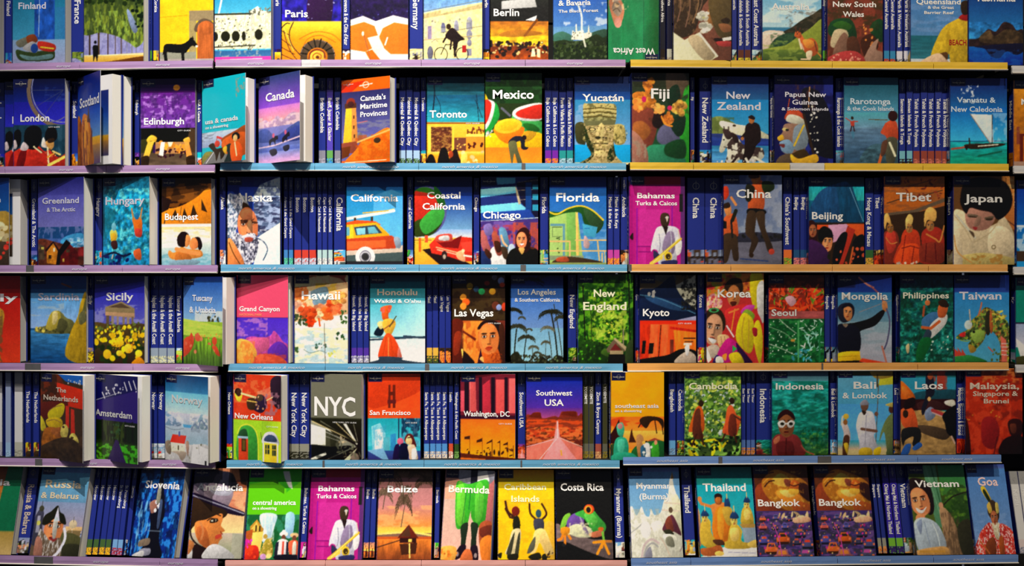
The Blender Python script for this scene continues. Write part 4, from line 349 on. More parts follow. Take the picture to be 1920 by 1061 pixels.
art('bermuda','legs in bright green shorts and black socks',"Bermuda,9,92,38,12,ffe",
"G d98 eb9 0 60;G dba eba 50 150;Q c77 78 30 100 0 100 90 80 96;Q 99a 30 0 100 0 92 22 60 26 34 22;R 223 52 0 66 24;P ddd 66 4 84 0 90 18 66 22;Q 4b3 26 20 50 24 86 16 88 50 84 88 72 94 58 80 56 68 50 92 40 98 28 94 24 50;Q 7d4 28 24 40 28 44 80 36 94 28 80;Q 6c4 64 26 78 26 80 74 66 84;L 273 1.6 54 30 52 66;L 273 1.2 46 30 40 90;L 5a4 1.2 72 30 72 84;Q 232 38 94 52 88 50 112 48 126 40 134 40 116;Q 232 58 88 72 90 70 110 70 128 60 128 60 110;Q 212 38 126 50 124 48 138 34 148 28 144;Q 212 60 126 72 124 76 142 74 150 66 148 60 136;E 988 34 139 3 4;E 988 70 140 3 4;Q a53 74 92 100 88 100 150 84 150;Q 732 76 96 100 90 100 106 80 110;Q e83 78 116 100 108 100 150 84 150;Q d74 40 150 48 132 60 132 64 150;Q fb5 0 130 30 128 28 150 0 150;S e83 16 0 132 34 150 1.6 4")
art('caribbean','two dancers with raised arms on a yellow ground',"Caribbean,11,86,34,10,ffc;Islands,24,74,54,10,ffc",
"B fc1;G d92 fc1 0 20;C fa1/.4 24 16 .5 0 50 100 150;Q eb4/.8 80 94 100 92 100 150 84 150;K 421 4 14 54 18 70 30 80;L 421 3.4 14 66 22 80 30 82;E 721 32 70 7 8;Q 221 28 82 36 78 40 90 38 102 28 102;Q eda 26 102 40 100 40 120 34 142 14 140 20 124;Q 443 30 104 24 140 16 138;Q 443 36 110 40 108 36 146 30 144;Q 221 0 142 8 138 6 148;Q 221 18 142 36 140 34 150 20 150;K 421 3.4 56 58 58 74 68 84;K 421 3.4 78 58 86 74 78 84;E 356 72 74 5 7;Q 445 64 84 80 84 80 102 66 102;Q fd8 66 102 82 100 92 120 98 140 84 140 74 122 66 138 54 138 60 124;Q 665 66 112 64 132 52 140 56 126;Q 221 54 144 72 138 76 148 60 150;S 432 6 84 136 98 146 1 2.4;Q 221 78 142 84 140 86 150 78 150")
art('costarica','red eyed green tree frog on black',"Costa Rica,9,86,37,12,fff",
"B 111;R 225 0 14 28 18;Q 766 0 92 20 100 60 116 100 120 100 148 60 138 20 122 0 118;N .12 8 4 0 92 100 148;R b73 84 118 98 122;Q 8c4 8 98 14 80 24 74 26 80 16 98 14 106;Q 75a 20 88 30 76 46 74 50 90 40 104 22 100;Q ddb 20 100 36 92 60 98 64 112 40 114 20 106;Q 4a4 34 76 46 70 62 66 76 80 88 94 84 106 70 108 60 98 50 84;Q 6c5 50 78 62 72 74 86 64 96;Q c75 58 108 80 102 84 110 66 114;Q 98a 42 80 48 88 58 108 50 106;E e52 59 68 9 8;E fa3 58 69 6.5 6.5;E 211 58 69 4 5;E c62 79 100 5 3;L e82 4.4 16 102 10 116 4 118;L e82 4 16 104 16 124;L e82 4 18 104 26 116;Q e92 10 98 24 98 22 110 10 108;L 7b4 4 82 106 84 120;L e92 4.4 84 120 66 122;L e92 4.4 82 122 72 140;L e92 4.4 84 122 92 140;L e92 4 82 122 80 130;E 222 14 126 3 3;C eeb/.6 5 4 .55 20 90 64 112")
art('myanmar','white pagoda terraces with a robed monk',"Myanmar,15,82,36,10,eee;(Burma),20,78,54,10,eee",
"G 57a 78c 0 10;G 69c 8bd 8 90;Q ffe 0 76 6 66 12 80 18 76 24 66 30 80 38 82 42 70 48 80 60 76 68 56 76 48 80 24 86 12 88 30 96 56 100 60 100 150 0 150;Q eec 74 60 90 44 100 64 100 110 84 100;P b84 83 20 86 8 89 20;L dcb 2 68 60 100 62;L dcb 2 64 72 100 74;C bba/.5 6 6 .5 0 70 100 150;K cbb 4 20 150 26 130 40 120 54 126;K aaa 3 24 150 30 134 42 126 52 132;Q 99a 26 150 30 138 38 132 40 150;K cba 2 34 96 60 120 74 146;K bbb 2 0 110 16 100 26 92;E fff 30 104 10 14;Q ffe 40 96 60 90 70 110 54 116;Q 634 62 104 70 90 80 80 86 84 94 100 98 114 84 108 70 108;Q 843 68 92 78 82 84 106 72 106;E 654 80 72 4 5;Q 332 64 106 76 104 84 112 70 112;Q eed 62 114 80 112 90 120 80 134;L 988 2 94 140 100 130;Q 887 68 118 80 116 84 132 70 130")
art('thailand','novice monk with golden buddha figures',"Thailand,11,88,41,13,fff",
"G 166 1aa 0 40;G 1ab 4bc 30 120;P 89a 76 100 100 96 100 140 80 140;P ddd 40 134 100 128 100 150 0 150;Q c96 0 74 4 78 6 120 0 130;Q d84 24 66 30 62 46 60 54 68 50 78 56 100 28 100 26 80;E 842 38 54 7 8;E 211 38 50 7 5;Q c73 34 52 42 52 40 62 34 60;L d84 5 28 68 8 62 4 54;E d84 5 54 4 4;Q e82 34 70 50 68 56 90 54 124 30 126 24 100;Q fa3 36 74 46 72 42 120 34 110;Q 247 50 54 56 54 58 68 48 68;L ec7 1.4 53 54 53 46;Q ca4 44 70 60 70 62 96 50 96;Q db4 4 100 8 88 14 84 22 92 22 108 28 120 40 126 26 138 6 130 2 118;E ec6 12 86 5.5 6;Q 247 6 82 12 72 20 82;L ec7 1.4 13 74 13 64;Q db4 50 122 54 104 60 96 70 98 76 108 74 124 90 128 86 136 48 136 44 126;E ec6 63 90 6 7;Q 247 56 86 64 74 72 86;L ec7 1.4 64 76 64 66;Q fd7 56 104 70 104 68 122 56 122;Q db4 76 82 80 70 88 66 94 72 98 90 94 98 76 96;E ec6 87 64 5 6;Q 247 82 60 88 50 94 60;L ec7 1.4 88 52 88 44;P a84 72 96 100 96 98 102 76 102;Q fd7 82 74 92 74 90 88 82 88;Q b63 2 136 20 134 36 130 40 144 20 148 4 146;Q 532 24 122 40 122 44 130 30 130;E ec6 34 144 8 4;Q ec6 84 128 100 122 100 134 88 134;L 99b 1 50 142 98 144")
art('bangkok','golden reclining face above purple evening traffic',"Bangkok,5,82,68,11,fff",
"B 731;Q 631 0 20 50 0 100 0 100 74 0 74;Q c82 30 16 50 6 70 10 90 30 100 20 100 50 80 74 24 74 10 60;Q eb3 36 24 56 10 60 30 44 50 30 44;Q 421 24 24 36 20 34 32 24 36;Q a62 60 20 80 22 84 44 64 40;Q 521 64 30 82 34 70 44;Q fc4 30 44 60 50 90 56 100 70 50 64;Q 942 0 40 14 30 30 50 40 70 0 72;C fd6/.6 8 6 .55 20 8 90 74;C 310/.6 10 8 .55 0 0 100 74;F 1;R 437 0 76 100 150;C 759/.7 10 7 .45 0 78 100 150;C 335/.8 8 6 .5 0 78 100 150;S ec9 14 40 80 98 92 2 3.4 2;Q eb9 68 88 94 86 94 94 70 96;S e73 26 0 90 100 148 1.6 3.6 2;S 337 18 0 90 100 148 3 6 2;Q 436 34 104 52 98 58 112 54 120 36 118;Q e74 36 110 54 106 54 116 38 118;Q d62 52 122 66 118 68 140 56 140;Q 447 14 130 30 120 44 128 40 138 18 140;Q a66 30 142 44 132 60 140 62 150 30 150;S fc7 22 0 96 100 148 .8 1.6;S c39 16 10 90 90 148 1 2.4;Q 211 70 124 84 118 96 124 98 140 74 140;Q 437 74 140 96 136 98 150 74 150;L c5a 2 30 100 40 130;S f52 14 0 100 100 148 1 2")
art('vietnam','smiling girl in a pale blue shirt at a train window',"Vietnam,10,88,37,11,fff",
"B 562;C 341/.6 14 10 .5 0 0 100 150;P 586 26 0 50 0 54 60 56 110 40 100;P 998 30 0 36 0 48 90 42 90;P 3a3 52 0 100 0 100 40 54 56;G 385 473 0 50 52 100;Q 352 60 56 100 40 100 150 60 150;C 7a3/.6 8 7 .5 54 40 100 110;Q a86 52 70 70 90 80 150 60 150 50 110;L 221 2.2 56 66 76 50 100 44;Q 332 76 100 100 90 100 150 80 150;Q 211 0 30 14 24 34 34 36 70 30 80 14 60 4 70 0 60;Q e96 2 50 12 36 28 40 32 60 26 76 12 82 4 70;L 321 1.4 6 52 14 50;L 321 1.4 20 56 28 56;Q fff 10 66 24 70 16 76;L a43 1 8 66 24 71;Q e96 6 78 20 78 16 92 4 94;Q bcd 4 94 18 84 36 92 46 110 50 136 20 138 8 150 2 120;Q 9ac 8 94 16 90 14 110;L 89b 1 20 96 30 136;Q da6 2 138 50 134 52 150 4 150;R c94 6 136 50 140;E c97 50 68 4 5")
art('goa','bearded man in a patterned red robe',"Goa,26,78,36,14,fdd",
"G 45a 68b 0 12;G 58c 79c 8 150;C 8ad/.5 24 6 .55 0 80 100 140;Q db3 32 42 42 38 52 54 56 66 48 64;Q 231 36 46 42 42 52 60 50 66;Q 432 44 78 48 68 60 64 70 72 68 86 62 94 52 92 46 86;Q db5 44 72 50 66 54 78 48 84;Q cb6 64 68 70 66 70 80 64 84;Q a64 50 84 64 84 62 98 54 98;E 543 57 88 6 4;Q cb9 48 96 68 96 64 118 58 124 52 112;Q d43 10 126 24 108 48 98 54 120 66 118 68 100 90 106 106 126 110 150 2 150;C fcc/.7 3 3 .55 4 96 100 150;Q 842 30 130 50 122 50 150 24 150;Q a52 60 124 70 120 70 150 60 150;L b63 3 14 128 34 148")
def reart(key, prog): ART[key] = (ART[key][0], ART[key][1], prog)
reart('taiwan', "G 126 35a 0 40;G 38c 5ac 30 150;Q 384 0 140 30 138 60 150 0 150;P b43 0 126 8 132 6 124 14 134 14 126 22 138 0 140;M 4 108 12 100 24 94 30 80 44 68 56 56 70 60 88 72 100 90 100 150 82 150 84 124 76 104 62 94 54 112 44 124 34 130 26 120 30 112 14 112;B 563;G 674 352 60 150;C 9b4/.8 5 4 .5 0 50 100 150;C 232/.8 3 4 .55 0 50 100 150;C db4/.7 3 3 .62 0 50 100 150;C a43/.6 4 4 .62 40 50 100 150;P c65 84 104 94 112 96 150 86 150;L eee 1 86 118 98 118;L eee 1 86 124 98 124;L eee 1 86 130 98 131;L eee 1 86 137 98 138;M;E cdd 26 86 7 8;Q 332 58 66 66 64 66 96 60 104 56 90;Q b63 66 60 70 76 70 96 66 100 64 80;Q d33 10 102 20 98 20 106 12 106;K c75 2.6 44 70 48 58 50 48;L cba 2.2 30 82 28 60;S dc5 14 68 62 94 82 1 2 2.4;K 8a4 1.6 12 112 24 114 34 108;Q 9b5 30 100 46 94 56 100 50 114 38 116;E 111 36 98 2.4 2;Q a83 26 120 36 122 40 130 30 134;S 563 8 66 126 84 148 1.5 3;L c53 2 70 132 62 124")
reart('yucatan', "G 025 26b 0 60;G 38b 7ad 40 116;C abd/.5 20 12 .5 0 48 30 90;G 1ae 19c 116 146;G eda cb8 146 150;Q 442 2 82 18 80 20 112 16 116 4 110;Q ba6 70 84 88 84 90 112 72 114;M 2 80 18 80 20 112 88 112 90 84 70 84;C dc8/.7 3 4 .55 0 80 100 116;C 331/.6 3 4 .6 0 80 100 116;M 16 50 26 46 60 46 74 50 74 74 70 90 70 112 74 134 82 150 10 150 30 134 22 116 18 90;B a96;G cb7 996 46 78;C 553/.7 4 3 .55 0 40 100 80;L 541 1.6 14 56 46 53 78 57;L 541 1.6 14 63 46 60 78 64;L 541 1.6 14 70 46 67 78 71;L dc8 1 14 59 46 56 78 60;L dc8 1 14 66 46 63 78 67;P 664 18 76 74 74 72 82 20 84;Q 231 18 84 26 104 34 118 34 136 14 148 10 130;Q cb7 44 82 54 84 60 104 40 104;E 332 32 90 10 5;E 332 60 90 9 5;O dc8 1.2 32 90 8 4;O dc8 1.2 60 90 7 4;E cb7 32 90 4 2.4;E cb7 60 90 4 2.4;Q dc8 44 84 50 80 54 104 38 104;E 221 42 104 5 2.4;E 221 54 104 4 2;Q dc8 34 112 46 108 60 112 54 117 40 117;L 221 1.6 34 114 60 114;Q cb7 36 116 58 116 54 122 40 122;L 331 1.2 38 124 56 124;Q dc8 36 128 56 126 52 138 40 138;Q 231 60 130 72 110 74 136 60 146;C ec9/.5 3 3 .58 10 84 90 150;C 431/.5 3 3 .6 10 84 90 150;M")
reart('alaska', "G 115 24a 0 30;P cdf 46 40 62 14 100 0 100 46 60 40;C 347/.6 6 6 .5 50 0 100 36;G 457 679 34 100 50 100;C bce/.8 9 4 .5 50 34 100 96;C 224/.7 11 4 .55 50 36 100 96;P dff 56 104 100 78 100 150 50 150;Q 9ab 0 40 14 30 36 36 40 60 22 80 16 100 12 130 0 140;M 0 40 14 30 36 36 40 60 22 80 16 100 12 130 0 140;C eef/.9 3 4 .48 0 30 44 140;C 235/.7 3 4 .58 0 30 44 140;M;Q 321 30 44 42 50 50 66 40 60 30 60;A e85 39 84 19 32 -6;Q f96 28 60 44 56 50 72 30 74;Q 532 26 76 38 73 38 78 28 80;Q 532 46 76 57 77 56 80 46 79;Q fa7 40 76 46 76 49 94 38 94;M 16 96 30 100 42 96 54 98 60 112 54 136 44 150 22 150 12 124;B 99a;C eef/.95 2.6 4 .48 10 90 62 150;C 223/.8 3 4 .6 10 96 62 150;M;Q b54 34 104 48 103 47 110 35 111;Q eef 28 101 42 98 54 101 52 105 40 102 30 105;Q f95 0 112 8 106 28 136 30 150 0 150;K 531 1.6 4 112 12 130 24 148;K 346 1.8 54 104 68 110 76 124 68 142;C fff/.5 6 6 .6 60 90 100 150")
reart('lasvegas', "B 321;N .15 20 20 0 0 100 80;C 542/.5 14 10 .5 0 20 100 76;E a82 34 19 6 5.5;E 357 46 24 5 5;E 3a6 56 28 6 5.5;E ea3 76 28 6 5.5;E e93 22 38 6 5.5;E e62 27 46 7 6;E f93 22 53 6 6;E 89c 92 10 6 6;E d53 94 17 5 4;E 667 80 4 5 5;E 932 66 14 5 4;E 632 82 52 7 7;E 89c 88 55 5 5;E c42 98 54 5 7;G 732 421 77 150;P e83 22 78 56 78 60 100 64 120 60 150 22 150;C b52/.7 8 14 .5 20 78 60 150;C fb5/.5 6 10 .6 20 78 60 150;P 621 22 94 46 108 44 112 22 98;Q 211 48 92 56 80 70 77 86 80 96 94 98 124 90 140 82 100 60 92;Q d62 60 126 84 124 92 144 94 150 56 150;A e84 69 108 19 27 -3;Q b42 62 124 75 124 69 129;Q 421 88 88 98 90 100 150 92 148;C 831/.8 2.5 2.5 .5 74 132 94 148;Q 211 14 150 20 128 36 140 42 150;Q fd6 10 148 18 126 22 130 18 150;P 312 48 150 54 124 60 150;Q fb6 52 142 58 138 60 148;Q 621 0 80 22 80 16 110 20 150 0 150;Q b42/.6 6 100 18 98 14 130 4 134")
reart('losangeles', "G 115 35a 0 25;G 36b 79c 18 100;G 7ac 9cd 90 150;K 221 2.8 76 60 84 100 90 150;K 332 1.6 82 50 92 100 99 150;Y 112 30 8 30 34;Y 112 82 0 30 40;Y 221 4 60 17 30;Y 221 78 64 22 40;Y 332 96 72 12 24;K 221 2.4 12 92 9 120 7 150;Y 332 13 88 17 34;Y 665 70 90 12 24;K 332 1.4 72 96 76 120 79 150;K 221 1.8 30 108 27 128 25 150;Y 332 31 106 15 30;Y 554 44 122 9 18;L 443 1.1 42 124 42 150;Y 554 67 114 8 18;L 443 1 67 112 66 150;Y 443 22 72 6 12;Y 443 36 92 5 10;L 443 1 50 132 52 150;Y 443 51 132 7 14;Y 443 60 136 6 12;Q 221 0 150 2 136 14 130 24 144 34 146 48 146 60 138 74 146 86 136 100 140 100 150;S 332 50 0 136 100 150 1.4 3;S 564 16 0 138 100 150 1 2")
reart('belize', "G 543 865 0 20;G a77 c88 14 60;G c88 e94 60 96;C fb7/.6 24 8 .5 0 60 100 105;G fb5 fd5 96 106;L fd7 3 0 108 60 104 100 110;G c62 d83 112 118;G e83 842 116 150;N .15 4 14 0 118 100 150;P b52 0 112 100 112 100 116 0 116;Y 543 20 14 24 110;Y 654 12 40 14 60;Y 543 48 54 14 90;Y 654 52 36 10 60;Y 543 88 20 20 80;Y 432 50 2 34 50;Y 432 84 2 26 50;K 654 1.6 24 10 14 40 10 66;K 654 1.6 60 26 50 60 44 96;P 621 38 114 58 92 76 114;P 532 42 112 58 94 62 112;R 311 42 114 72 122;R fd6 58 116 64 121;L 532 1.8 0 130 42 118;P 421 42 124 74 122 72 140 46 142;L fd7 2.6 60 124 61 146")
reart('tibet', "B b62;C 853/.6 16 5 .5 0 0 100 60;L 432 1.6 6 46 30 38 60 34 96 24;L 643 1.2 10 20 40 18 80 6;S 732 40 20 4 96 40 1 2 2;L 654 6 0 66 50 60 100 40;P 321 0 68 60 60 100 50 100 150 0 150;C 543/.6 8 6 .5 0 124 100 150;Q 832 0 100 10 92 22 96 26 120 18 146 0 146;Q c43 4 98 18 94 20 120 8 130;A 963 11 88 5.5 8;Q eb6 2 66 8 64 13 84 6 78 3 90 0 80;Q c42 30 100 36 90 50 90 58 98 60 120 56 146 18 148 22 124 28 112;Q e52 34 116 56 116 58 146 20 148 26 124;L 721 1.6 30 122 44 118 58 122;L 721 1.4 36 100 30 146;L 721 1.4 50 118 46 146;A a74 42 88 5.5 8;Q ec7 37 90 36 74 42 64 48 70 46 82 40 80;Q a32 62 98 70 88 86 86 96 94 100 120 96 146 60 146 62 120;Q 832 62 116 98 114 98 144 62 144;L 511 1.6 70 114 68 144;L 511 1.6 84 114 86 144;A a74 76 84 6.5 9;Q eb6 67 86 67 62 76 52 86 60 84 76 72 74;K c84 2.6 70 98 84 106 92 110 99 84;K c84 1.6 4 104 12 114 22 112;S dcb 8 16 144 60 150 1.4 3")
reart('japan', "B 642;G c84 a63 0 90 80 100;C ec8/.7 6 6 .5 80 4 100 50;L 532 2 80 70 100 84;L 743 2 76 88 100 110;Q dca 0 66 14 58 26 70 40 90 70 80 80 66 96 90 100 110 100 150 0 150;Q edb 60 90 84 86 98 104 96 130 60 130;K ba8 1.4 2 66 20 90 30 110;K ba8 1.4 78 70 60 96 34 112;K ccb 3 6 66 20 84 36 104;Q b87 26 46 46 54 70 58 66 78 54 90 36 92 24 84 20 66;Q 100 12 40 20 10 50 2 84 10 96 34 92 58 74 74 62 62 44 58 28 54 22 64 16 56;Q 765 24 64 40 66 38 70 26 70;Q 654 52 70 66 68 62 75 54 75;L 210 1.4 26 68 38 70;L 210 1.4 54 73 64 73;Q 976 40 68 46 70 42 84 34 84;Q 933 32 86 40 87 36 92;Q 543 26 92 34 96 34 104;F 1;Q cb7 0 138 40 130 70 132 100 140 100 150 0 150;C a73/.7 8 5 .5 30 132 80 150;Q edb 0 80 10 90 16 150 0 150;K c95 2 2 100 8 128 30 146;O 875 1.6 66 120 3 3")
reart('indonesia', "G 345 6ab 0 24;G 2aa 176 20 120;C 4cb/.5 12 3 .5 0 20 100 110;C 065/.7 14 5 .5 0 20 100 150;G 175/.5 352 110 150;C 7a4/.6 5 4 .55 50 110 100 150;C 042/.6 4 4 .55 50 100 100 150;N .2 8 4 0 30 100 150;Q 833 0 126 8 114 20 112 34 112 46 116 54 132 56 150 0 150;Q c75 4 122 14 115 14 124 6 130;Q 622 10 128 36 126 38 150 12 150;L 411 1.6 26 120 25 148;A 853 26 96 14 22;Q 311 11 88 14 76 26 69 38 76 41 88 26 78;Q eee 11 92 20 88 26 93 34 88 41 92 37 100 30 101 26 95 20 101 14 100;E 221 19 94.5 3.6 2.8;E 221 34 94.5 3.6 2.8;K a54 2 52 132 60 142 74 148")
reart('vietnam', "B 562;C 341/.6 14 10 .5 0 0 100 150;P 586 26 0 50 0 54 60 56 110 40 100;L 7a8 1.4 32 0 50 90;L 364 2 42 0 54 80;P 3a3 54 0 100 0 100 36 56 52;G 385 473 0 50 54 100;Q 352 60 56 100 40 100 150 60 150;C 7a3/.6 8 7 .5 54 40 100 110;C 241/.6 7 7 .5 54 60 100 150;Q a86 50 70 70 90 82 150 56 150 50 110;C 543/.6 2 12 .5 50 80 80 150;K 221 2.2 54 70 74 54 100 46;Q 332 76 104 100 94 100 150 80 150;Q 211 0 28 14 22 36 34 40 72 30 84 14 60 4 72 0 60;A e96 16 62 17 24 -10;Q fff 8 72 18 76 27 70 20 80 12 80;Q e96 8 84 22 84 18 98 6 98;Q bcd 2 96 16 88 36 94 48 110 52 138 20 142 8 150 0 120;Q 9ac 6 98 16 92 12 116;L 89b 1 20 96 26 138;K def 1.4 34 98 40 116 42 136;Q da6 2 142 50 136 54 150 4 150;R c94 6 142 50 146;E c97 52 68 4 5")
reart('goa', "G 45a 68b 0 12;G 58c 79c 8 150;C 8ad/.5 24 6 .55 0 80 100 140;Q db3 32 42 42 38 54 56 58 68 48 64;Q 231 37 47 42 43 53 60 50 66;Q 432 42 78 46 66 58 60 70 70 70 88 62 96 50 92 44 86;Q db5 42 70 50 64 54 78 46 82;Q cb6 64 66 71 66 71 80 64 82;A a64 57 90 9 12;Q cb9 48 98 57 102 68 98 65 116 58 128 51 114;C eed/.7 1.6 4 .55 48 98 68 126;M 2 150 8 126 24 108 46 98 54 124 66 122 68 100 92 106 108 126 110 150;B d43;C 922/.6 8 14 .5 0 90 100 150;C fdd/.9 2.4 2.4 .56 0 90 100 150;M;Q 842 30 130 50 122 50 150 24 150;Q a52 62 124 72 120 72 150 60 150;L b63 3 14 128 34 148;K 521 1.6 50 124 56 140 54 150")
reart('russia', "G 69c 67a 0 14;G 6ac 68a 10 90;G 89b a9a 60 110;R 654 0 120 100 150;Q 445 0 92 6 76 12 70 18 80 18 96 20 110 22 130 0 130;P 99a 6 84 12 84 14 112 6 112;E 443 12 72 5 5;L 443 1.4 12 60 12 70;E cc6 10 96 4 4;P ca7 66 100 100 100 100 106 66 106;E cb9 80 96 8 7;L 665 1 80 84 80 92;P 764 60 106 98 106 98 122 60 118;S edc 12 66 102 100 116 .6 1.2;Q 553 58 112 100 118 100 150 50 150;A d85 42 104 19 28 4;Q 221 18 98 20 84 32 76 44 66 50 76 60 82 66 96 58 96 42 88 28 98;P ccd 40 92 45 68 52 92;M 14 108 24 112 38 124 46 120 60 122 62 150 12 150;B 765;C ddd/.8 2 7 .5 0 100 70 150;C 432/.6 2 7 .58 0 100 70 150;M;Q 833 38 121 52 120 46 126;Q bcc/.8 40 90 48 88 49 118 42 118;K dde 5 64 104 68 120 60 140 46 154;Q 332 68 130 100 130 100 150 68 150;Q a76 10 120 22 124 26 150 10 150")
reart('bangkok', "B 631;C 421/.7 14 14 .5 0 0 100 76;Q 942 0 46 14 30 34 52 44 74 0 76;Q b72 18 22 40 8 66 14 92 26 100 40 100 76 60 76 30 60 16 40;Q fc5 34 26 50 14 66 24 60 36 44 34;Q e93 38 46 60 40 86 54 80 66 56 62;Q fd7 46 44 62 42 74 50 60 54;K 310 2.2 20 36 28 28 38 26;K fb4 1.6 18 30 28 22 40 20;K 521 1.8 16 24 26 15 38 12;Q 843 56 24 68 26 66 36 58 34;Q c62 70 26 84 30 80 40 66 40;K 310 1.6 66 33 74 35 84 32;Q eb4 64 40 82 42 76 50 64 48;Q 310 84 30 100 36 100 60 90 56 82 46;Q a52 70 60 100 66 100 76 70 76;C fc5/.5 5 4 .62 24 10 90 70;F 1;R 437 0 76 100 150;C 759/.7 12 5 .45 0 78 100 150;C 334/.8 9 4 .5 0 78 100 150;S ec9 10 40 80 98 90 1.6 3 2.4;Q eb9 66 88 94 86 96 94 70 96;X e74 448 6 84 12;X 66a 335 30 82 12;X 558 223 54 84 12;X d66 558 4 96 15;X 447 e83 26 98 13;X 66b 336 44 96 14;X 447 d74 66 104 22;X d62 222 34 112 24;X 55a e52 2 116 20;X e73 335 12 128 24;X 446 d53 62 120 16;X 558 e42 78 122 22;X a67 d83 26 138 34;X 557 c5a 70 138 28;S fd8 26 0 84 100 148 .6 1.4;S c39 14 10 90 90 148 1 2.4;K c5a 1.6 30 96 38 120 42 150;S f42 16 0 90 100 148 .7 1.5")
reart('korea', "B b33;C e93/.8 7 6 .45 0 0 100 40;C 8a3/.7 6 5 .58 0 0 100 40;C 842/.7 12 12 .5 30 0 80 40;C e83/.6 7 8 .5 60 0 100 40;Q dc2 78 0 96 0 98 40 84 60 76 30;Q ddd 88 24 100 16 100 80 90 70;Q 321 32 26 42 10 60 10 64 28 56 40;A b74 48 38 11 18;Q 521 42 48 53 48 50 55 45 55;Q c33 34 62 60 52 78 56 96 80 100 130 90 110 60 130 46 100 36 80;L e93 2 50 60 44 96;L f84 3 40 66 56 60;Q c4a 60 64 70 54 84 54 78 64 66 70;Q 8a3 60 74 70 60 84 70 76 82;Q dc2 56 80 66 66 80 76 84 100 80 128 70 132 52 110;K b93 1.6 66 74 62 100 66 126;K b93 1.6 74 78 74 100 72 128;Q dc2 84 84 92 80 98 110 94 150 88 140 82 110;Q a23 80 92 88 92 88 104 82 104;M 0 44 14 34 28 46 24 60 0 62;B d9a;C b33/.8 3 4 .5 0 30 40 64;C fe9/.8 2.4 3 .55 0 30 40 64;M;Q 321 0 68 10 58 26 62 34 80 28 98 0 92;O 4a6 1.6 14 62 7 3;A c97 13 94 16 26 8;Q eee 4 108 18 112 12 118;Q eb8 20 106 30 102 40 106 38 118 24 124;L 965 1 26 106 28 118;L 965 1 32 105 34 116;Q cba 2 124 20 120 26 140 6 140;Q c28 24 126 40 108 60 124 54 138 34 150 20 142;P 3b5 46 120 54 126 46 132;Q e93 28 138 36 134 34 146;Q 314 52 116 62 126 74 140 80 150 60 150 56 136;Q dc2 40 136 56 132 66 148 60 150 46 150;P eed 0 120 10 144 4 150 0 140;Q 326 12 150 20 136 30 150;Q eed 18 140 28 140 30 150 18 150;L eee 2.4 36 88 48 106")
reart('france', "B aab;G bbd 99c 70 136;C 77a/.5 4 8 .5 0 84 100 132;R 432 9 84 12 136;R 543 24 90 27 135;R 544 40 96 42 135;R 655 52 100 54 134;R 655 62 104 64 134;R 776 72 108 73 134;R 776 80 110 81 134;R 778 87 112 88 134;M -4 -4 104 -4 104 96 90 124 76 116 56 104 30 96 -4 92;B 563;C 893/.8 3 14 .45 0 0 100 130;C 342/.8 4 12 .55 0 0 100 130;G 231/.8 563/0 20 70;C ac5/.6 3 9 .58 20 60 100 130;M;Q 89b 72 60 78 64 90 92 84 100 76 82;S 231 60 0 20 100 50 2 5;S 121 18 80 40 100 90 2 4;G ec7 c92 134 150;Q 741 10 150 60 144 100 140 100 150;L ffb 1.6 0 134 100 136;E 111 20 112 2.4 3;Q 111 16 118 24 118 25 128 23 145 20 136 17 145 16 130")
reart('loire', "G 17a 5bd 0 68;P eec 0 70 60 68 66 62 76 56 84 64 100 66 100 128 0 128;C bb9/.6 3 4 .5 0 66 100 128;L fff 3 14 40 8 68;R 332 0 67 66 70;S 554 60 0 74 98 124 .8 1.6;S fff 60 0 72 98 124 .8 2;S 776 26 62 60 100 72 .8 1.8 2;E 221 2 106 5 8;E 221 20 106 8 9;E 221 38 106 7 9;E 221 52 106 3.5 8;E 221 78 104 7 9;L ccb 2 66 70 66 132;L ccb 2 90 70 90 128;L 443 2 0 124 72 122;S 443 20 0 120 90 130 .8 1.6;G 369 47a 130 142;C bba/.6 5 4 .55 10 130 90 141;R f4a 0 141 100 150;L fcd 1.4 14 145.5 84 144.5")
reart('fiji', "B 443;G 332 153 0 150;Q 654 60 0 90 0 100 40 70 60;Q 3a3 88 40 104 30 104 150 82 150;Q 843 0 56 30 52 44 80 40 110 26 128 -4 120;Q a63 4 84 20 80 34 96 20 112 4 104;Q 211 42 62 54 58 58 76 48 92 36 84;Q 668 50 90 70 84 84 110 60 120 44 110;Q 386 26 154 26 124 50 118 80 124 92 154;Q 142 60 118 90 110 92 140 60 136;F 3;Q a76 -4 98 14 104 28 130 26 154 -4 154;C 987/.7 5 6 .55 0 106 26 150;Q 132 64 30 80 20 84 46 66 62;Q 263 78 52 94 36 98 38 84 60;Q 132 66 80 92 70 90 98 78 104;V f93 22 46 20 16;V e83 30 22 10 12;V f94 12 54 10 12;V fa5 46 60 12 9;V fb5 82 58 13 14;V e83 64 76 8 12;V f93 34 14 7 7;E c26 22 44 4 5;E c26 66 58 4 4;K f93 3 52 72 58 84 70 88;C 321/.4 8 8 .62 30 20 100 80")
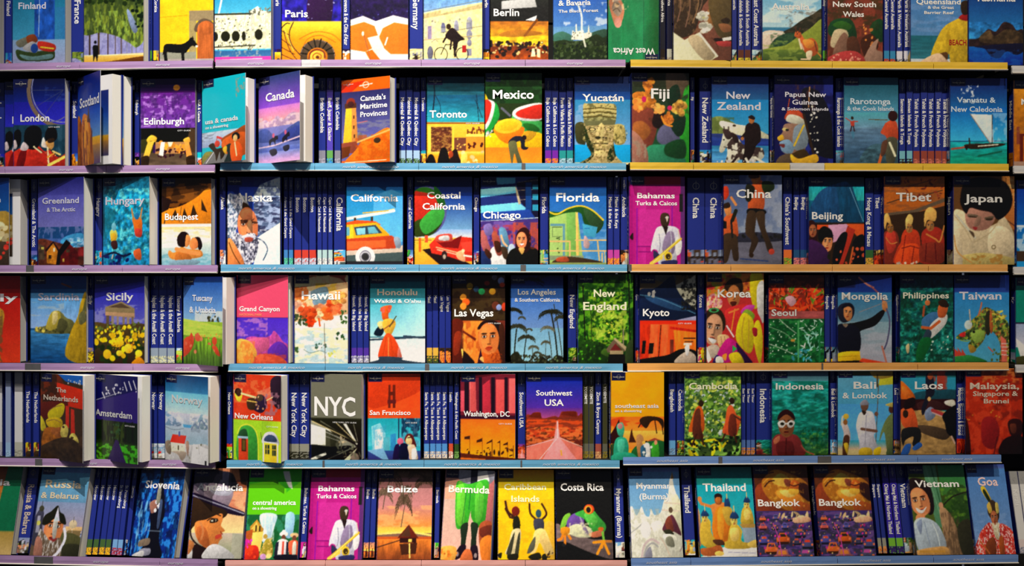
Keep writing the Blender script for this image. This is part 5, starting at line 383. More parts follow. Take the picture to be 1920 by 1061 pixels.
reart('seoul', "B 521;C 842/.7 14 8 .5 0 0 100 20;C 932/.8 10 5 .4 0 20 100 64;S c31 40 0 22 100 58 1.6 3 4;S e52 44 0 22 100 58 1.4 2.6 4;S 6a3 16 10 22 100 52 1 1.8 5;S 631 20 0 18 100 60 1 2 3;S f86 16 4 24 98 56 .7 1.2 3;Q dab 30 40 42 36 50 46 40 54;R a55 0 62 100 76;N .12 14 5 0 60 100 76;R 163 0 75 100 150;C 384/.8 9 4 .5 0 76 100 150;C 042/.8 8 5 .5 0 76 100 150;K bcb 1.2 20 76 34 88 50 100;K 8a8 1.2 0 88 30 100 48 116;K bcb 1.2 2 118 24 126 46 136;S cec 46 0 78 50 140 .7 1.5;S 9dc 20 58 94 96 128 1 1.8 4;S dfe 26 56 78 98 146 .7 1.2 4;S 4ab 16 40 126 80 146 1.6 3 1.6;R 5a6 52 78 55 150;R 274 90 78 93 150;E c94 44 112 4 2.4")
reart('newengland', "B 251;C 6a2/.8 8 6 .45 0 10 100 120;C 130/.8 7 9 .5 0 0 100 150;C 9b3/.8 6 4 .55 20 30 80 120;C ad4/.7 4 3 .62 30 60 80 120;S 8b3 30 34 70 70 110 .8 2 2;S 120 10 76 10 100 110 1 2 2;S cc4 30 40 60 80 104 .7 1.4 2;C cd5/.6 12 12 .58 30 50 90 110;L 110 2 10 20 14 110;L 110 2 92 10 94 120;L 231 1.4 24 60 26 118;Q 241 0 114 50 118 56 150 0 150;S 5a2 40 0 104 60 146 .8 2.4;C 120/.6 5 5 .55 0 110 60 150;L 987 1.8 82 92 82 124;P 654 48 130 66 108 70 108 88 126 84 130 68 116 56 132;P a97 66 106 88 122 86 128 66 110;P 622 58 128 68 116 80 128;P 986 58 128 82 128 82 134 58 134;P 110 56 134 84 134 90 150 54 150;Q 462 42 132 50 124 56 138;Q 342 88 120 100 110 100 150 86 150")
reart('chicago', ART['chicago'][2].split(';Q a56')[0]+";Q b66 -2 96 8 92 14 112 20 128 12 136 2 118;Q 87b 6 84 18 80 22 96 10 100;Q fff 20 152 18 124 34 116 46 120 50 152;Q a54 20 98 28 94 38 128 30 134 24 120;Q 421 24 110 34 112 36 126 28 128;Q 69b 32 90 44 90 50 120 40 126;K fb8 3 36 100 40 112 46 118;Q 432 36 120 46 122 48 140 40 138;E bcd 54 124 6 10;Q 110 48 152 50 128 64 120 80 118 100 126 104 152;Q 311 60 112 64 94 76 86 86 96 86 120 76 130 64 126;A f96 71 108 9 14;Q fff 68 114 75 114 71 117;Q eb6 66 122 76 122 72 132;Q 236 -2 128 14 130 18 152 -2 152;Q 421 10 122 20 132 16 140 8 130;C c53/.5 6 5 .55 84 84 100 124")
reart('beijing', ART['beijing'][2].replace("Q e96 26 104 40 98 42 122 36 130 28 126;L 321 1.5 30 110 34 110;L a32 1.8 34 121 38 121","A e96 34 112 9 16 4;Q 110 20 98 32 88 44 98 42 104 30 104 24 112").replace("Q a64 4 84 14 86 12 100 4 104","A a64 8 92 7 11"))
reart('andalucia', ART['andalucia'][2].replace("L 321 2 34 84 52 78","K 321 1.8 32 88 40 84 52 88;Q eed 38 88 48 86 46 90;E 210 45 88 2.4 2.2;K 321 2 30 80 42 76 56 80;K 832 1.4 58 106 62 110;K c85/.7 4 20 92 26 104 24 118"))
reart('germany', ART['germany'][2].replace("G 8ac 69b 144 150","S 998 14 8 78 96 84 1 2;L 776 1 0 64 100 46;L 776 1 30 100 100 90;K 887 1 14 116 20 112 26 116;G 8ac 69b 144 150"))
reart('nyc', ART['nyc'][2].replace(";F 1",";L fff/.7 1 6 92 60 112;L fff/.5 1 0 100 56 116;L 332 2 20 84 90 118;L 998 1 84 86 92 116;S 554 20 50 120 96 146 1 2 3;C 111/.6 9 3 .5 0 126 60 150;F 1"))
reart('netherlands', ART['netherlands'][2].replace("Q 432 0 130","E 432 55 91 3 2;E 432 75 108 4 2;K 974 1.4 20 66 34 58 52 54;K 974 1.4 16 84 34 80 50 84;Q 432 0 130"))
reart('bahamas', ART['bahamas'][2].replace("P 211 60 84 70 86 66 100","L 211 1 64 72 70 72;E bcd 68 70 3 2.4;P 211 60 84 70 86 66 100;K bbc 1.4 74 92 76 110 74 128;K 99a 1.4 54 98 56 116 54 128;K ccd 1.2 84 92 86 108 84 124").replace("L dcb 2 90","K fe8 1.4 44 146 62 130 90 106;S fe8 8 56 124 76 138 .7 1.2;L dcb 2 90"))
reart('newzealand', "G 126 38b 0 60;G 28c 4ad 40 104;Q 895 0 74 14 68 30 74 44 84 40 102 0 98;C 563/.6 6 6 .5 0 70 40 98;G 348 24a 98 120;G 38b 6ae 118 150;N .15 30 3 0 100 100 150;Q ffd 14 80 20 76 46 82 70 86 96 98 102 104 96 106 60 102 40 98 20 88;E 432 40 84 3 2;Q eed 24 98 34 96 44 102 56 116 72 120 88 122 92 134 86 142 70 146 50 142 40 150 24 150 28 130;M 24 98 34 96 44 102 56 116 72 120 88 122 92 134 86 142 70 146 50 142 40 150 24 150 28 130;C 322/.9 8 10 .55 0 90 100 150;M;Q ddc 22 96 34 96 36 104 28 116 22 128 16 130 14 124 18 110;Q 433 20 92 28 90 36 98 34 106 26 106;L 433 2 24 96 22 86;L 433 2 30 96 30 86;E 111 22 108 1.4 1.4;Q 322 34 96 44 100 48 112 40 112;L 322 1.2 22 120 50 128;Q 211 60 84 72 78 84 84 86 108 78 118 72 134 62 146 54 146 58 124 58 106;E b74 70 74 5 6.5;Q 211 64 70 70 66 76 70 74 74;L 211 5 64 92 54 104;E b74 54 106 3 3;L eed 4 76 138 92 148;L 322 4 44 138 34 150;L eed 4 60 140 66 150;S eef 14 10 142 90 150 1 2.4")
reart('australia', "G 49c bde 0 88;C fff/.5 20 10 .5 0 30 100 80;G 48a 37a 88 96;Q dcb 0 98 30 94 50 102 24 120 0 134;K ffe 1.4 0 100 20 98 40 98;Q 332 36 96 50 88 66 76 84 66 104 56 104 98 50 100;C 654/.5 8 4 .55 40 60 100 96;Q 243 12 126 22 108 42 98 66 98 80 100 62 118 34 126;C 464/.6 4 3 .5 14 98 70 122;Q 9a4 60 104 80 90 104 76 104 154 -4 154 -4 130 20 122 40 118;G 463/.5 342 126 150;C ab5/.5 8 4 .55 0 110 100 150;K c83 2.4 90 128 98 136 106 146;Q c63 60 106 66 100 72 108 84 106 92 114 94 128 88 136 78 136 72 130 66 120;Q e94 68 110 80 108 88 114 84 122 74 122;Q c63 55 98 58 94 65 97 66 104 60 106 55 103;L 532 2 58 96 56 88;L 532 2 62 96 64 89;E 111 59 99 1 1;L edb 3 62 108 66 124;L dba 2 66 116 70 126;Q edb 74 130 84 128 82 142 76 142;L eca 2.6 66 142 80 142;L 532 1.6 88 112 92 128")
reart('aboriginal', "B 743;Q 432 0 0 60 0 60 44 46 76 36 100 14 108 -6 96;K 865 2 4 20 14 50 8 80;K 865 2 20 10 30 50 22 90;K 975 2 36 10 44 50 34 84;K 865 1.6 48 20 50 50 42 70;C 975/.5 4 6 .58 0 20 50 104;Q 854 52 56 100 36 104 150 70 150 56 104;Q a74 56 70 72 56 90 60 80 84 62 92;Q 653 62 44 100 30 104 104 84 112 70 92;Q 321 82 82 92 78 98 84 90 90;Q 964 78 88 96 90 100 100 86 102;P ddb -2 96 20 112 46 100 78 142 60 152 -2 152;Q cb9 26 112 44 106 72 138 54 148;K eed 3 46 102 60 122 76 142;V eed 52 74 11 9;V eed 55 92 11 10;E cc9 53 76 3 2;Q 211 70 112 90 112 104 108 104 120 80 121;P eed 84 112 100 110 100 116 86 117;Q b44 72 118 100 118 104 126 84 126;K 532 1.2 66 110 74 120 78 130")
reart('london', "G 013 23a 0 60;G 229 33b 40 80;O 765 7 96 20 66 62;O 99b 1.6 96 18 60 57;L 556/.6 1 96 20 40 50;L 556/.6 1 96 20 52 72;L 556/.6 1 96 20 34 20;C 56a/.3 8 4 .6 60 10 100 40;K 778 1.4 70 74 86 72 98 66;R 245 0 79 100 150;P 467/.6 40 79 50 79 52 110 42 110;P 356/.6 84 79 94 79 94 140 88 140;L 889 1 36 79 38 120;C 134/.6 8 14 .5 0 79 100 130;Q c32 -6 152 -4 130 10 120 24 116 44 112 60 124 70 122 86 134 104 128 104 152;Q 711 14 124 26 120 20 150 6 150;Q 111 22 112 22 92 30 82 44 80 54 88 54 106 44 120 30 120;Q 111 62 92 70 82 82 86 84 102 72 110 62 106;Q 111 0 108 2 92 10 86 16 94 14 112 6 118;Q dcc 14 118 20 108 30 116 26 122 16 122;Q dcc -4 112 4 104 8 116 2 120;Q edc 54 114 58 100 64 112 70 118 60 118;Q c95 62 108 76 106 78 116 70 122;Q 321 66 104 78 102 78 108 68 110;L eda 3 40 116 54 126;L 211 1.2 42 116 58 126;L eda 2.6 66 118 68 144;L ec7 3 76 124 90 130;K 321 1.4 70 120 78 128 92 134;L fd6 5 68 148 98 134;L e93 3 66 134 78 128;S fd8 8 60 122 90 142 .7 1.2;N .1 8 8 0 112 100 150")
reart('paris', "G 226 32b 0 88;N .4 10 12 0 0 100 86;Q 314 46 30 60 20 84 30 80 84 44 84;S 99c 10 40 20 90 80 1 2;R fb1 0 80 100 150;G fd4 f91 80 112;G f91 e82 110 150;K e71 1.6 30 110 56 98 84 102 100 116;K c61 1.2 36 126 44 110 66 104 90 116;E 321 60 138 29 27;O 987 1.2 60 138 28 26;Q 543 34 132 44 116 60 112 76 118 86 132 84 150 36 150;L 110 2 60 138 36 124;L 110 2 60 138 44 116;L 110 2 60 138 54 110;L 110 2 60 138 66 110;L 110 2 60 138 76 116;L 110 2 60 138 84 124;L 110 2 60 138 88 134;L 110 2 60 138 32 134;E c71 60 140 17 15;E fb4 60 141 13 11;K 732 2.4 46 146 48 134 58 128 70 132 72 142;K a62 2 56 148 52 140 58 134 66 138 64 144 60 142;E 631 60 141 3 3;K 432 1.8 0 92 8 84 14 84;K 432 1.8 20 82 14 96 14 110 20 124 34 140;K 432 1.4 30 150 16 132 8 112 4 96;L 321 1.2 0 96 14 104;L 321 1.2 0 110 16 122;L 321 1.2 0 124 22 136;L 321 1.2 0 136 26 148;L fd6 1 4 90 20 130")
reart('westafrica', "B 285;H 152/.8 285 0 30;H 396/.5 285/0 30 56;R 264 30 0 31 150;R 174 70 0 71 150;N .1 12 40;Q c86 68 92 74 66 84 60 92 78 98 104 82 114;Q 987 72 92 80 78 92 92 84 106;K 543 1.4 76 86 82 92 90 88;E 432 82 98 3 2;E d98 80 68 7 9;Q 876 40 122 70 110 98 118 96 150 50 150;K a98 3 40 130 60 112 90 104;C fda/.6 5 8 .6 60 90 100 150;E fff/.8 84 128 10 12")
reart('thailand', ART['thailand'][2].replace("E 842 38 54 7 8;","A 953 38 55 7 9 6;").replace("E ec6 12 86 5.5 6;","A ec6 12 86 5.5 7;").replace("E ec6 63 90 6 7;","A ec6 63 91 6 8;").replace("E ec6 87 64 5 6;","A ec6 87 65 5 7;"))
reart('mongolia', ART['mongolia'][2].replace("Q 543 20 50 30 54 28 62 12 60;L 532 1 14 65 26 65;","A c85 20 65 8 11 8;Q 112 8 58 14 50 26 50 30 58 20 54;"))
reart('goa', ART['goa'][2])
reart('neworleans', ART['neworleans'][2].replace("C a78/.8","E 543 56 40 7 6;S c97 6 44 36 64 60 1.4 2.4;L fc6 2 30 46 50 48;C a78/.8").replace("C 921/.5 20 8 .5 0 0 80 20;",""))
reart('norway', ART['norway'][2].replace("P d32 18","K 89a 1.4 0 92 20 96 44 92;C 89a/.5 8 3 .55 60 70 100 96;K 78a 2 62 92 70 82 78 88 84 74 100 88;P d32 18"))
reart('toronto', ART['toronto'][2].replace("S 631 20 50 105 68 126 1 2;","S fb5 8 50 105 68 126 1 2;R 631 84 112 86 124;R 842 74 112 76 124;R 631 79 110 81 124;R 842 90 111 92 124;R 631 95 112 97 124;").replace("C a63/.8 3 5 .5 8 86 44 130","C b84/.8 4 3 .5 8 86 44 130;C 421/.6 4 2 .6 8 86 44 130"))
# ---------------------------------------------------------------- materials
def principled(name, rough, coat=0, spec=.5):
    m = bpy.data.materials.new(name); m.use_nodes = True; nt = m.node_tree; b = nt.nodes['Principled BSDF']
    b.inputs['Roughness'].default_value = rough; b.inputs['Coat Weight'].default_value = coat; b.inputs['Coat Roughness'].default_value = .12
    b.inputs['Specular IOR Level'].default_value = spec
    return m, nt, b
def print_material(name, rough, coat, bump=.02, spec=.35):
    m, nt, b = principled(name, rough, coat, spec)
    a = nt.nodes.new('ShaderNodeAttribute'); a.attribute_name = 'print'; nt.links.new(a.outputs['Color'], b.inputs['Base Color'])
    n = nt.nodes.new('ShaderNodeTexNoise'); n.inputs['Scale'].default_value = 18; n.inputs['Detail'].default_value = 2
    bp = nt.nodes.new('ShaderNodeBump'); bp.inputs['Strength'].default_value = bump; bp.inputs['Distance'].default_value = .01
    tc = nt.nodes.new('ShaderNodeTexCoord'); nt.links.new(tc.outputs['Object'], n.inputs['Vector'])
    nt.links.new(n.outputs['Fac'], bp.inputs['Height']); nt.links.new(bp.outputs['Normal'], b.inputs['Normal'])
    return m
M_COVER = print_material('printed_glossy_cover', .36, .25, .04)
M_INK = print_material('title_ink', .5, 0, 0, .3)
def plain(name, hexs, rough, noise_amt=.08, scale=40, metal=0, stretch=(1, 1, 1), coat=0):
    m, nt, b = principled(name, rough, coat, .4); b.inputs['Metallic'].default_value = metal
    tc = nt.nodes.new('ShaderNodeTexCoord'); mp = nt.nodes.new('ShaderNodeMapping'); mp.inputs['Scale'].default_value = stretch
    n = nt.nodes.new('ShaderNodeTexNoise'); n.inputs['Scale'].default_value = scale; n.inputs['Detail'].default_value = 4
    r = nt.nodes.new('ShaderNodeValToRGB'); c = [((int(hexs[i:i+2], 16)/255+.055)/1.055)**2.4 for i in (0, 2, 4)]
    r.color_ramp.elements[0].color = (*[v*(1-noise_amt) for v in c], 1); r.color_ramp.elements[1].color = (*[min(1, v*(1+noise_amt)) for v in c], 1)
    r.color_ramp.elements[0].position = .3; r.color_ramp.elements[1].position = .7
    nt.links.new(tc.outputs['Object'], mp.inputs[0]); nt.links.new(mp.outputs[0], n.inputs['Vector']); nt.links.new(n.outputs['Fac'], r.inputs[0])
    nt.links.new(r.outputs[0], b.inputs['Base Color']); return m
M_PAGES = plain('paper_page_edges', 'f0ecdf', .9, .14, 6, 0, (1, 420, 1))
M_BLACK = plain('black_painted_board', '0a0a0c', .75, .3, 25)
M_WALL = plain('black_slat_panel', '08080a', .85, .3, 12)
M_RIM = plain('clear_white_plastic_rail', 'd9d4c8', .3, .05, 30)
M_CLIP = plain('grey_plastic_clip', '5b5a5c', .5, .1, 60)
STRIP = {k: plain('ticket_strip_'+n, h, .42, .05, 14) for k, n, h in (('P', 'lilac', 'a988b6'), ('B', 'sky_blue', '63a7cf'), ('Y', 'yellow', 'dfb838'),
         ('O', 'apricot', 'e0a358'), ('S', 'periwinkle', '6f93d2'), ('K', 'pink', 'eeb0a8'), ('W', 'pale', 'c8c8cc'))}
M_LETTER = plain('pale_lettering', 'd6dae4', .5, .02, 30)

# ---------------------------------------------------------------- mesh helpers
def mesh_from(name, V, Fc, colours=None, mat=None):
    me = bpy.data.meshes.new(name); me.from_pydata([tuple(v) for v in V], [], Fc); me.update()
    if colours is not None:
        at = me.color_attributes.new('print', 'BYTE_COLOR', 'POINT')
        cc = np.ones((len(V), 4), np.float32); cc[:, :3] = colours; at.data.foreach_set('color_srgb', cc.ravel())
    if mat: me.materials.append(mat)
    return me
def box_vf(x0, y0, z0, x1, y1, z1, base=0):
    V = [(x0, y0, z0), (x1, y0, z0), (x1, y1, z0), (x0, y1, z0), (x0, y0, z1), (x1, y0, z1), (x1, y1, z1), (x0, y1, z1)]
    Fc = [(0, 3, 2, 1), (4, 5, 6, 7), (0, 1, 5, 4), (1, 2, 6, 5), (2, 3, 7, 6), (3, 0, 4, 7)]
    return V, [tuple(i+base for i in f) for f in Fc]
def grid_faces(nx, nz):
    i, j = np.meshgrid(np.arange(nx-1), np.arange(nz-1)); a = (j*nx+i).ravel()
    return np.stack([a, a+1, a+1+nx, a+nx], 1).tolist()
GF = grid_faces(PW//2, PH//2); SGF = grid_faces(8, 110)
def link(name, me, parent, loc=(0, 0, 0), rot=(0, 0, 0), scale=(1, 1, 1)):
    o = bpy.data.objects.new(name, me); COL.objects.link(o); o.parent = parent
    o.location = loc; o.rotation_euler = rot; o.scale = scale; return o
def text_mesh(s, bold=.012, shear=0):
    key = (s, bold, shear)
    if key not in text_mesh.c:
        cu = bpy.data.curves.new('t', 'FONT'); cu.body = s; cu.size = 1; cu.resolution_u = 2; cu.offset = bold; cu.shear = shear; cu.fill_mode = 'FRONT'
        o = bpy.data.objects.new('t', cu); COL.objects.link(o); dg = bpy.context.evaluated_depsgraph_get()
        me = bpy.data.meshes.new_from_object(o.evaluated_get(dg)); n = len(me.vertices); v = np.zeros(n*3); me.vertices.foreach_get('co', v)
        text_mesh.c[key] = (v.reshape(-1, 3)[:, :2].copy(), [tuple(p.vertices) for p in me.polygons])
        bpy.data.objects.remove(o); bpy.data.curves.remove(cu); bpy.data.meshes.remove(me)
    return text_mesh.c[key]
text_mesh.c = {}
CAP = text_mesh('H')[0][:, 1].max()
def join(parts):
    V, Fc, C = [], [], []
    for v, f, c in parts:
        b = len(V); V += list(v); Fc += [tuple(i+b for i in q) for q in f]; C += [c]*len(v)
    return V, Fc, np.array(C) if C else None
LOGO = 'lonely planet'
def ring(cx, cy, r0, r1, n=18):
    V = [(cx+r*math.cos(2*math.pi*k/n), cy+r*math.sin(2*math.pi*k/n)) for r in (r0, r1) for k in range(n)]
    return np.array(V), [(k, (k+1) % n, n+(k+1) % n, n+k)[::-1] for k in range(n)]

# ---------------------------------------------------------------- covers: print as vertex colour on a fine grid
ART_IMG = {}
def art_img(key):
    if key not in ART_IMG:
        I = draw(ART[key][2], sum(ord(c)*(i+3) for i, c in enumerate(key)), key in ('usacanada', 'grandcanyon', 'centralam', 'seasia', 'amsterdam', 'nyc'))
        if key != 'maritime': I[(UU > 2) & (UU < 28) & (VV < 15)] = (.05, .07, .26)
        ART_IMG[key] = I
    return ART_IMG[key]
CACHE = {}
def cover_mesh(key):
    if ('c', key) not in CACHE:
        I = art_img(key); J = I.reshape(PH//2, 2, PW//2, 2, 3).mean((1, 3))[::-1]
        nx, nz = PW//2, PH//2; z, x = np.mgrid[0:nz, 0:nx]
        V = np.stack([x.ravel()/(nx-1), np.zeros(nx*nz), z.ravel()/(nz-1)], 1).tolist(); C = J.reshape(-1, 3)
        bv, bf = box_vf(0, .0002, 0, 1, .0012, 1, len(V)); CC = np.vstack([C, np.tile([.8, .8, .8], (8, 1))])
        CACHE['c', key] = mesh_from('front_cover', V+bv, GF+bf, CC, M_COVER)
    return CACHE['c', key]
def title_mesh(key, w, h):
    if ('t', key) not in CACHE:
        parts = []
        for ln in ART[key][1].split(';'):
            mt = re.match(r'^(.*),(-?[\d.]+),(-?[\d.]+),(-?[\d.]+),([\d.]+)(?:,(\w{3}))?$', ln)
            s, u0, u1, v, cap = mt.group(1), *[float(mt.group(i)) for i in range(2, 6)]; c = hexc(mt.group(6) or 'eee')[0]
            p, f = text_mesh(s, .008 if cap < 3 else .02); x0, x1 = p[:, 0].min(), p[:, 0].max()
            X = (u0+(p[:, 0]-x0)/(x1-x0)*(u1-u0))/100; Z = (150-v+p[:, 1]/CAP*cap)/150
            keep = [q for q in f if max(X[i] for i in q) < 1]
            parts.append((np.stack([X, np.full(len(X), -.0006), Z], 1).tolist(), keep, c))
        V, Fc, C = join(parts); CACHE['t', key] = mesh_from('title', V, Fc, C, M_INK)
    return CACHE['t', key]
def logo_mesh():
    if 'l' not in CACHE:
        p, f = text_mesh(LOGO, .006); x1 = p[:, 0].max(); X = .045+p[:, 0]/x1*.21; Z = (150-9+p[:, 1]/CAP*2.4)/150
        q, g = ring(.15, 0, .034, .039); g2 = g
        parts = [(np.stack([X, np.full(len(X), -.0006), Z], 1).tolist(), f, (.8, .78, .7)),
                 ([(a, -.0005, (150-7.8)/150+b*.66) for a, b in q], [t for t in g2], (.45, .45, .5))]
        V, Fc, C = join(parts); CACHE['l'] = mesh_from('logo', V, Fc, C, M_INK)
    return CACHE['l']
BLUE = np.array([.13, .19, .55])
def spine_mesh(key, col=None):
    """spine print: x = 0 plane, y 0..1 (front to back), z 0..1, with a small copy of the cover picture at its foot"""
    kk = ('s', key, col)
    if kk not in CACHE:
        nx, nz = 8, 110; z, y = np.mgrid[0:nz, 0:nx]; Vv = np.stack([np.zeros(nx*nz), (y/(nx-1)).ravel(), (z/(nz-1)).ravel()], 1).tolist()
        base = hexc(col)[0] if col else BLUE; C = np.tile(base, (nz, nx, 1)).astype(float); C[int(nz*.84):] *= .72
        nt = int(nz*.18)
        if key in ART:
            I = art_img(key); ys = (np.linspace(.97, .42, nt)*(PH-1)).astype(int); xs = (np.linspace(.92, .12, nx)*(PW-1)).astype(int)
            C[:nt] = I[np.ix_(ys, xs)]
        elif key:
            a, b = key.split('-'); a, b = hexc(a)[0], hexc(b)[0]; rg = np.random.default_rng(len(key)+ord(key[0])+ord(key[-1]))
            C[:nt] = b*(.7+.6*rg.random((nt, nx, 1))); C[nt//2:nt] = a; m = rg.random((nt, nx)) > .8; C[:nt][m] = a
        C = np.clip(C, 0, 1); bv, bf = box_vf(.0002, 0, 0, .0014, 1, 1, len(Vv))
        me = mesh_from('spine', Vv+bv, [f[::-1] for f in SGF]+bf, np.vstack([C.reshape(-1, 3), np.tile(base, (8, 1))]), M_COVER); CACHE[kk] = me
    return CACHE[kk]
def spine_title_mesh(s, t, h, col='eee', start=.775):
    kk = ('st', s, round(t, 4), round(h, 3), col, start)
    if kk not in CACHE:
        p, f = text_mesh(s, .022); cap = min(.5*t, .0140); k = cap/CAP; L = (p[:, 0].max()-p[:, 0].min())*k; mx = h*.56
        kx = k*min(1, mx/L); P = np.stack([np.full(len(p), -.0006), t/2-(p[:, 1]*k-cap/2), h*start-p[:, 0]*kx], 1)
        # small publisher mark above the title
        q, g = text_mesh(LOGO, .004); kq = h*.1/q[:, 0].max(); c = hexc(col)[0]; r, rf = ring(0, 0, .17*t, .2*t, 14)
        parts = [(P.tolist(), f, c), ([(-.0006, t/2-(b*kq*.9-.0008), h*.965-a*kq) for a, b in q], g, c*.8),
                 ([(-.0005, t/2-a, h*.905-b) for a, b in r], rf, c*.7)]
        V, Fc, C = join(parts); CACHE[kk] = mesh_from('spine_title', V, Fc, C, M_INK)
    return CACHE[kk]
def plain_panel():
    if 'pp' not in CACHE: V, Fc = box_vf(0, 0, 0, 1, .0012, 1); CACHE['pp'] = mesh_from('cover_panel', V, Fc, np.tile(BLUE*.9, (8, 1)), M_COVER)
    return CACHE['pp']
def pages_mesh():
    if 'pg' not in CACHE: V, Fc = box_vf(0, 0, 0, 1, 1, 1); CACHE['pg'] = mesh_from('pages', V, Fc, None, M_PAGES)
    return CACHE['pg']
def page_print(key):
    """first page seen behind an opened cover: white paper with a printed picture"""
    kk = ('pr', key)
    if kk not in CACHE:
        I = art_img(key)[::4, ::4]; H_, W_ = I.shape[:2]; P = np.full((H_+16, W_+8, 3), .93); P[14:14+H_-6, 2:2+W_] = I[6:]*.8; P = P[::-1]
        nz, nx = P.shape[:2]; z, x = np.mgrid[0:nz, 0:nx]
        V = np.stack([x.ravel()/(nx-1), np.zeros(nx*nz), z.ravel()/(nz-1)], 1).tolist()
        CACHE[kk] = mesh_from('title_page', V, grid_faces(nx, nz), P.reshape(-1, 3), M_INK)
    return CACHE[kk]

# ---------------------------------------------------------------- where things stand
ROWS = {'L': [113, 309, 497, 683, 864, 1049.5], 'C': [112, 306, 496, 682, 863, 1051], 'R': [112, 304.5, 495.5, 681.5, 857, 1047.5], 'X': [118, 308, 500, 686, 862, 1050]}
EDGE = -.040                                  # front of the shelf edge in front of the spine plane
def bay(px): return 'L' if px < 411 else 'C' if px < 1178 else 'R' if px < 1893 else 'X'
LEAN = [0, 0, 0, 0, 0, math.radians(15)]
ROW_WORD = ['top', 'second', 'third', 'fourth', 'fifth', 'bottom']
def by(px):
    if px < 411: return (411-px)*8e-5
    if px > 1178: return (px-1178)*4e-5
    return 0.
def xy(px, yo):
    Y = by(px)+yo; return Vector(((px-960)*MM*(DIST+Y)/DIST, Y))
def zrow(r, b): return (530.5-ROWS[b][r])*MM*(DIST+EDGE+ROFF[r])/DIST
DROP = [0, 0, 0, .001, .003, .0055]             # how far the board lies below the top of its ticket strip
HS = [1, 1, 1, 1, .966, .972]
ROFF = [0, 0, 0, 0, -.02, -.068]                  # the lowest, sloping shelf stands further out
YF = -.014                                    # plane of the face-out covers
used_labels = {}
def root(label, group, loc, rot):
    o = bpy.data.objects.new('guidebook', None); COL.objects.link(o); o.location = loc; o.rotation_euler = rot; o.empty_display_size = .02
    if label in used_labels: print('DUP LABEL', label)
    used_labels[label] = 1
    if not 4 <= len(label.split()) <= 16: print('LABEL LEN', len(label.split()), label)
    o['label'] = label; o['category'] = 'book'; o['group'] = group; return o
def body(rt, w, h, t, front, spine, inset=.003):
    """front cover (mesh or None for plain blue), spine, back cover and page block as parts"""
    link('back_cover', plain_panel(), rt, (0, t-.0012, 0), scale=(w, 1, h))
    link('pages', pages_mesh(), rt, (.0015, .0014, .0015), scale=(w-.0015-inset, t-.0028, h-.003))
    s = link('spine', spine, rt, scale=(1, t, h)); return s
def face_book(row, key, x0, x1, t=.026, h=.1965, fwd=0, cov=None, n=1, yo=0, roll=0, label=None, scol=None, dz=0, back=0, lean=None, pg=1):
    h *= HS[row]; yo += ROFF[row]; b = bay((max(x0, 0)+x1)/2); a, c = xy(x0, YF+yo), xy(x1, YF+yo-fwd); w = (c-a).length; yaw = math.atan2(c.y-a.y, c.x-a.x)
    ln = LEAN[row] if lean is None else lean; sp = spine_mesh(key, scol)
    ttl = ART[key][1]; name = ' '.join(re.match(r'^(.*?),-?\d', q).group(1) for q in ttl.split(';') if not q.startswith(('CITY', 'NEW YORK', 'NATIONAL', 'BEACH')) and re.match(r'^(.*?),-?\d', q))
    for k in range(n):
        lab = label or f"{name} guidebook, cover with {ART[key][0]}"
        if k: lab = f"{name} guidebook copy half hidden behind the front {name} one"
        off = Vector((-math.sin(yaw), math.cos(yaw)))*(k*(t+.003))
        rt = root(lab, f"guidebooks on the {ROW_WORD[row]} shelf", (a.x+off.x, a.y+off.y, zrow(row, b)-DROP[row]+.0004+dz), (-ln, 0, yaw))
        if roll: # upside down
            rt.location = (c.x, c.y, zrow(row, b)-DROP[row]+.0004+h); rt.rotation_euler = (0, math.pi, yaw)
        body(rt, w, h, t, None, sp, .003)
        if roll:   # the turned book keeps its picture in front
            pass
        ang = 0; cw = w
        if cov and k == 0:
            q = xy(cov[0], YF+yo-cov[1]); d = q-a; cw = d.length; ang = math.atan2(d.y, d.x)-yaw
            link('title_page', page_print(key), rt, (.002, .0011, .0015), scale=(w-.006, 1, h-.003))
        fc = link('front_cover', cover_mesh(key), rt, rot=(0, 0, ang), scale=(cw, 1, h))
        if k == 0:
            tt = link('title', title_mesh(key, w, h), rt, rot=(0, 0, ang), scale=(cw, 1, h)); link('logo', logo_mesh(), rt, rot=(0, 0, ang), scale=(cw, 1, h))
        if x0 > 900 and k == 0: link('spine_title', spine_title_mesh(name, t, h), rt)
ORD = {1: [''], 2: ['left of the two', 'right of the two'], 3: ['leftmost of three', 'middle of three', 'rightmost of three'],
       4: ['leftmost of four', 'second of four from the left', 'third of four from the left', 'rightmost of four'],
       5: ['leftmost of five', 'second of five from the left', 'middle of five', 'fourth of five from the left', 'rightmost of five']}
rnd = np.random.default_rng(4)
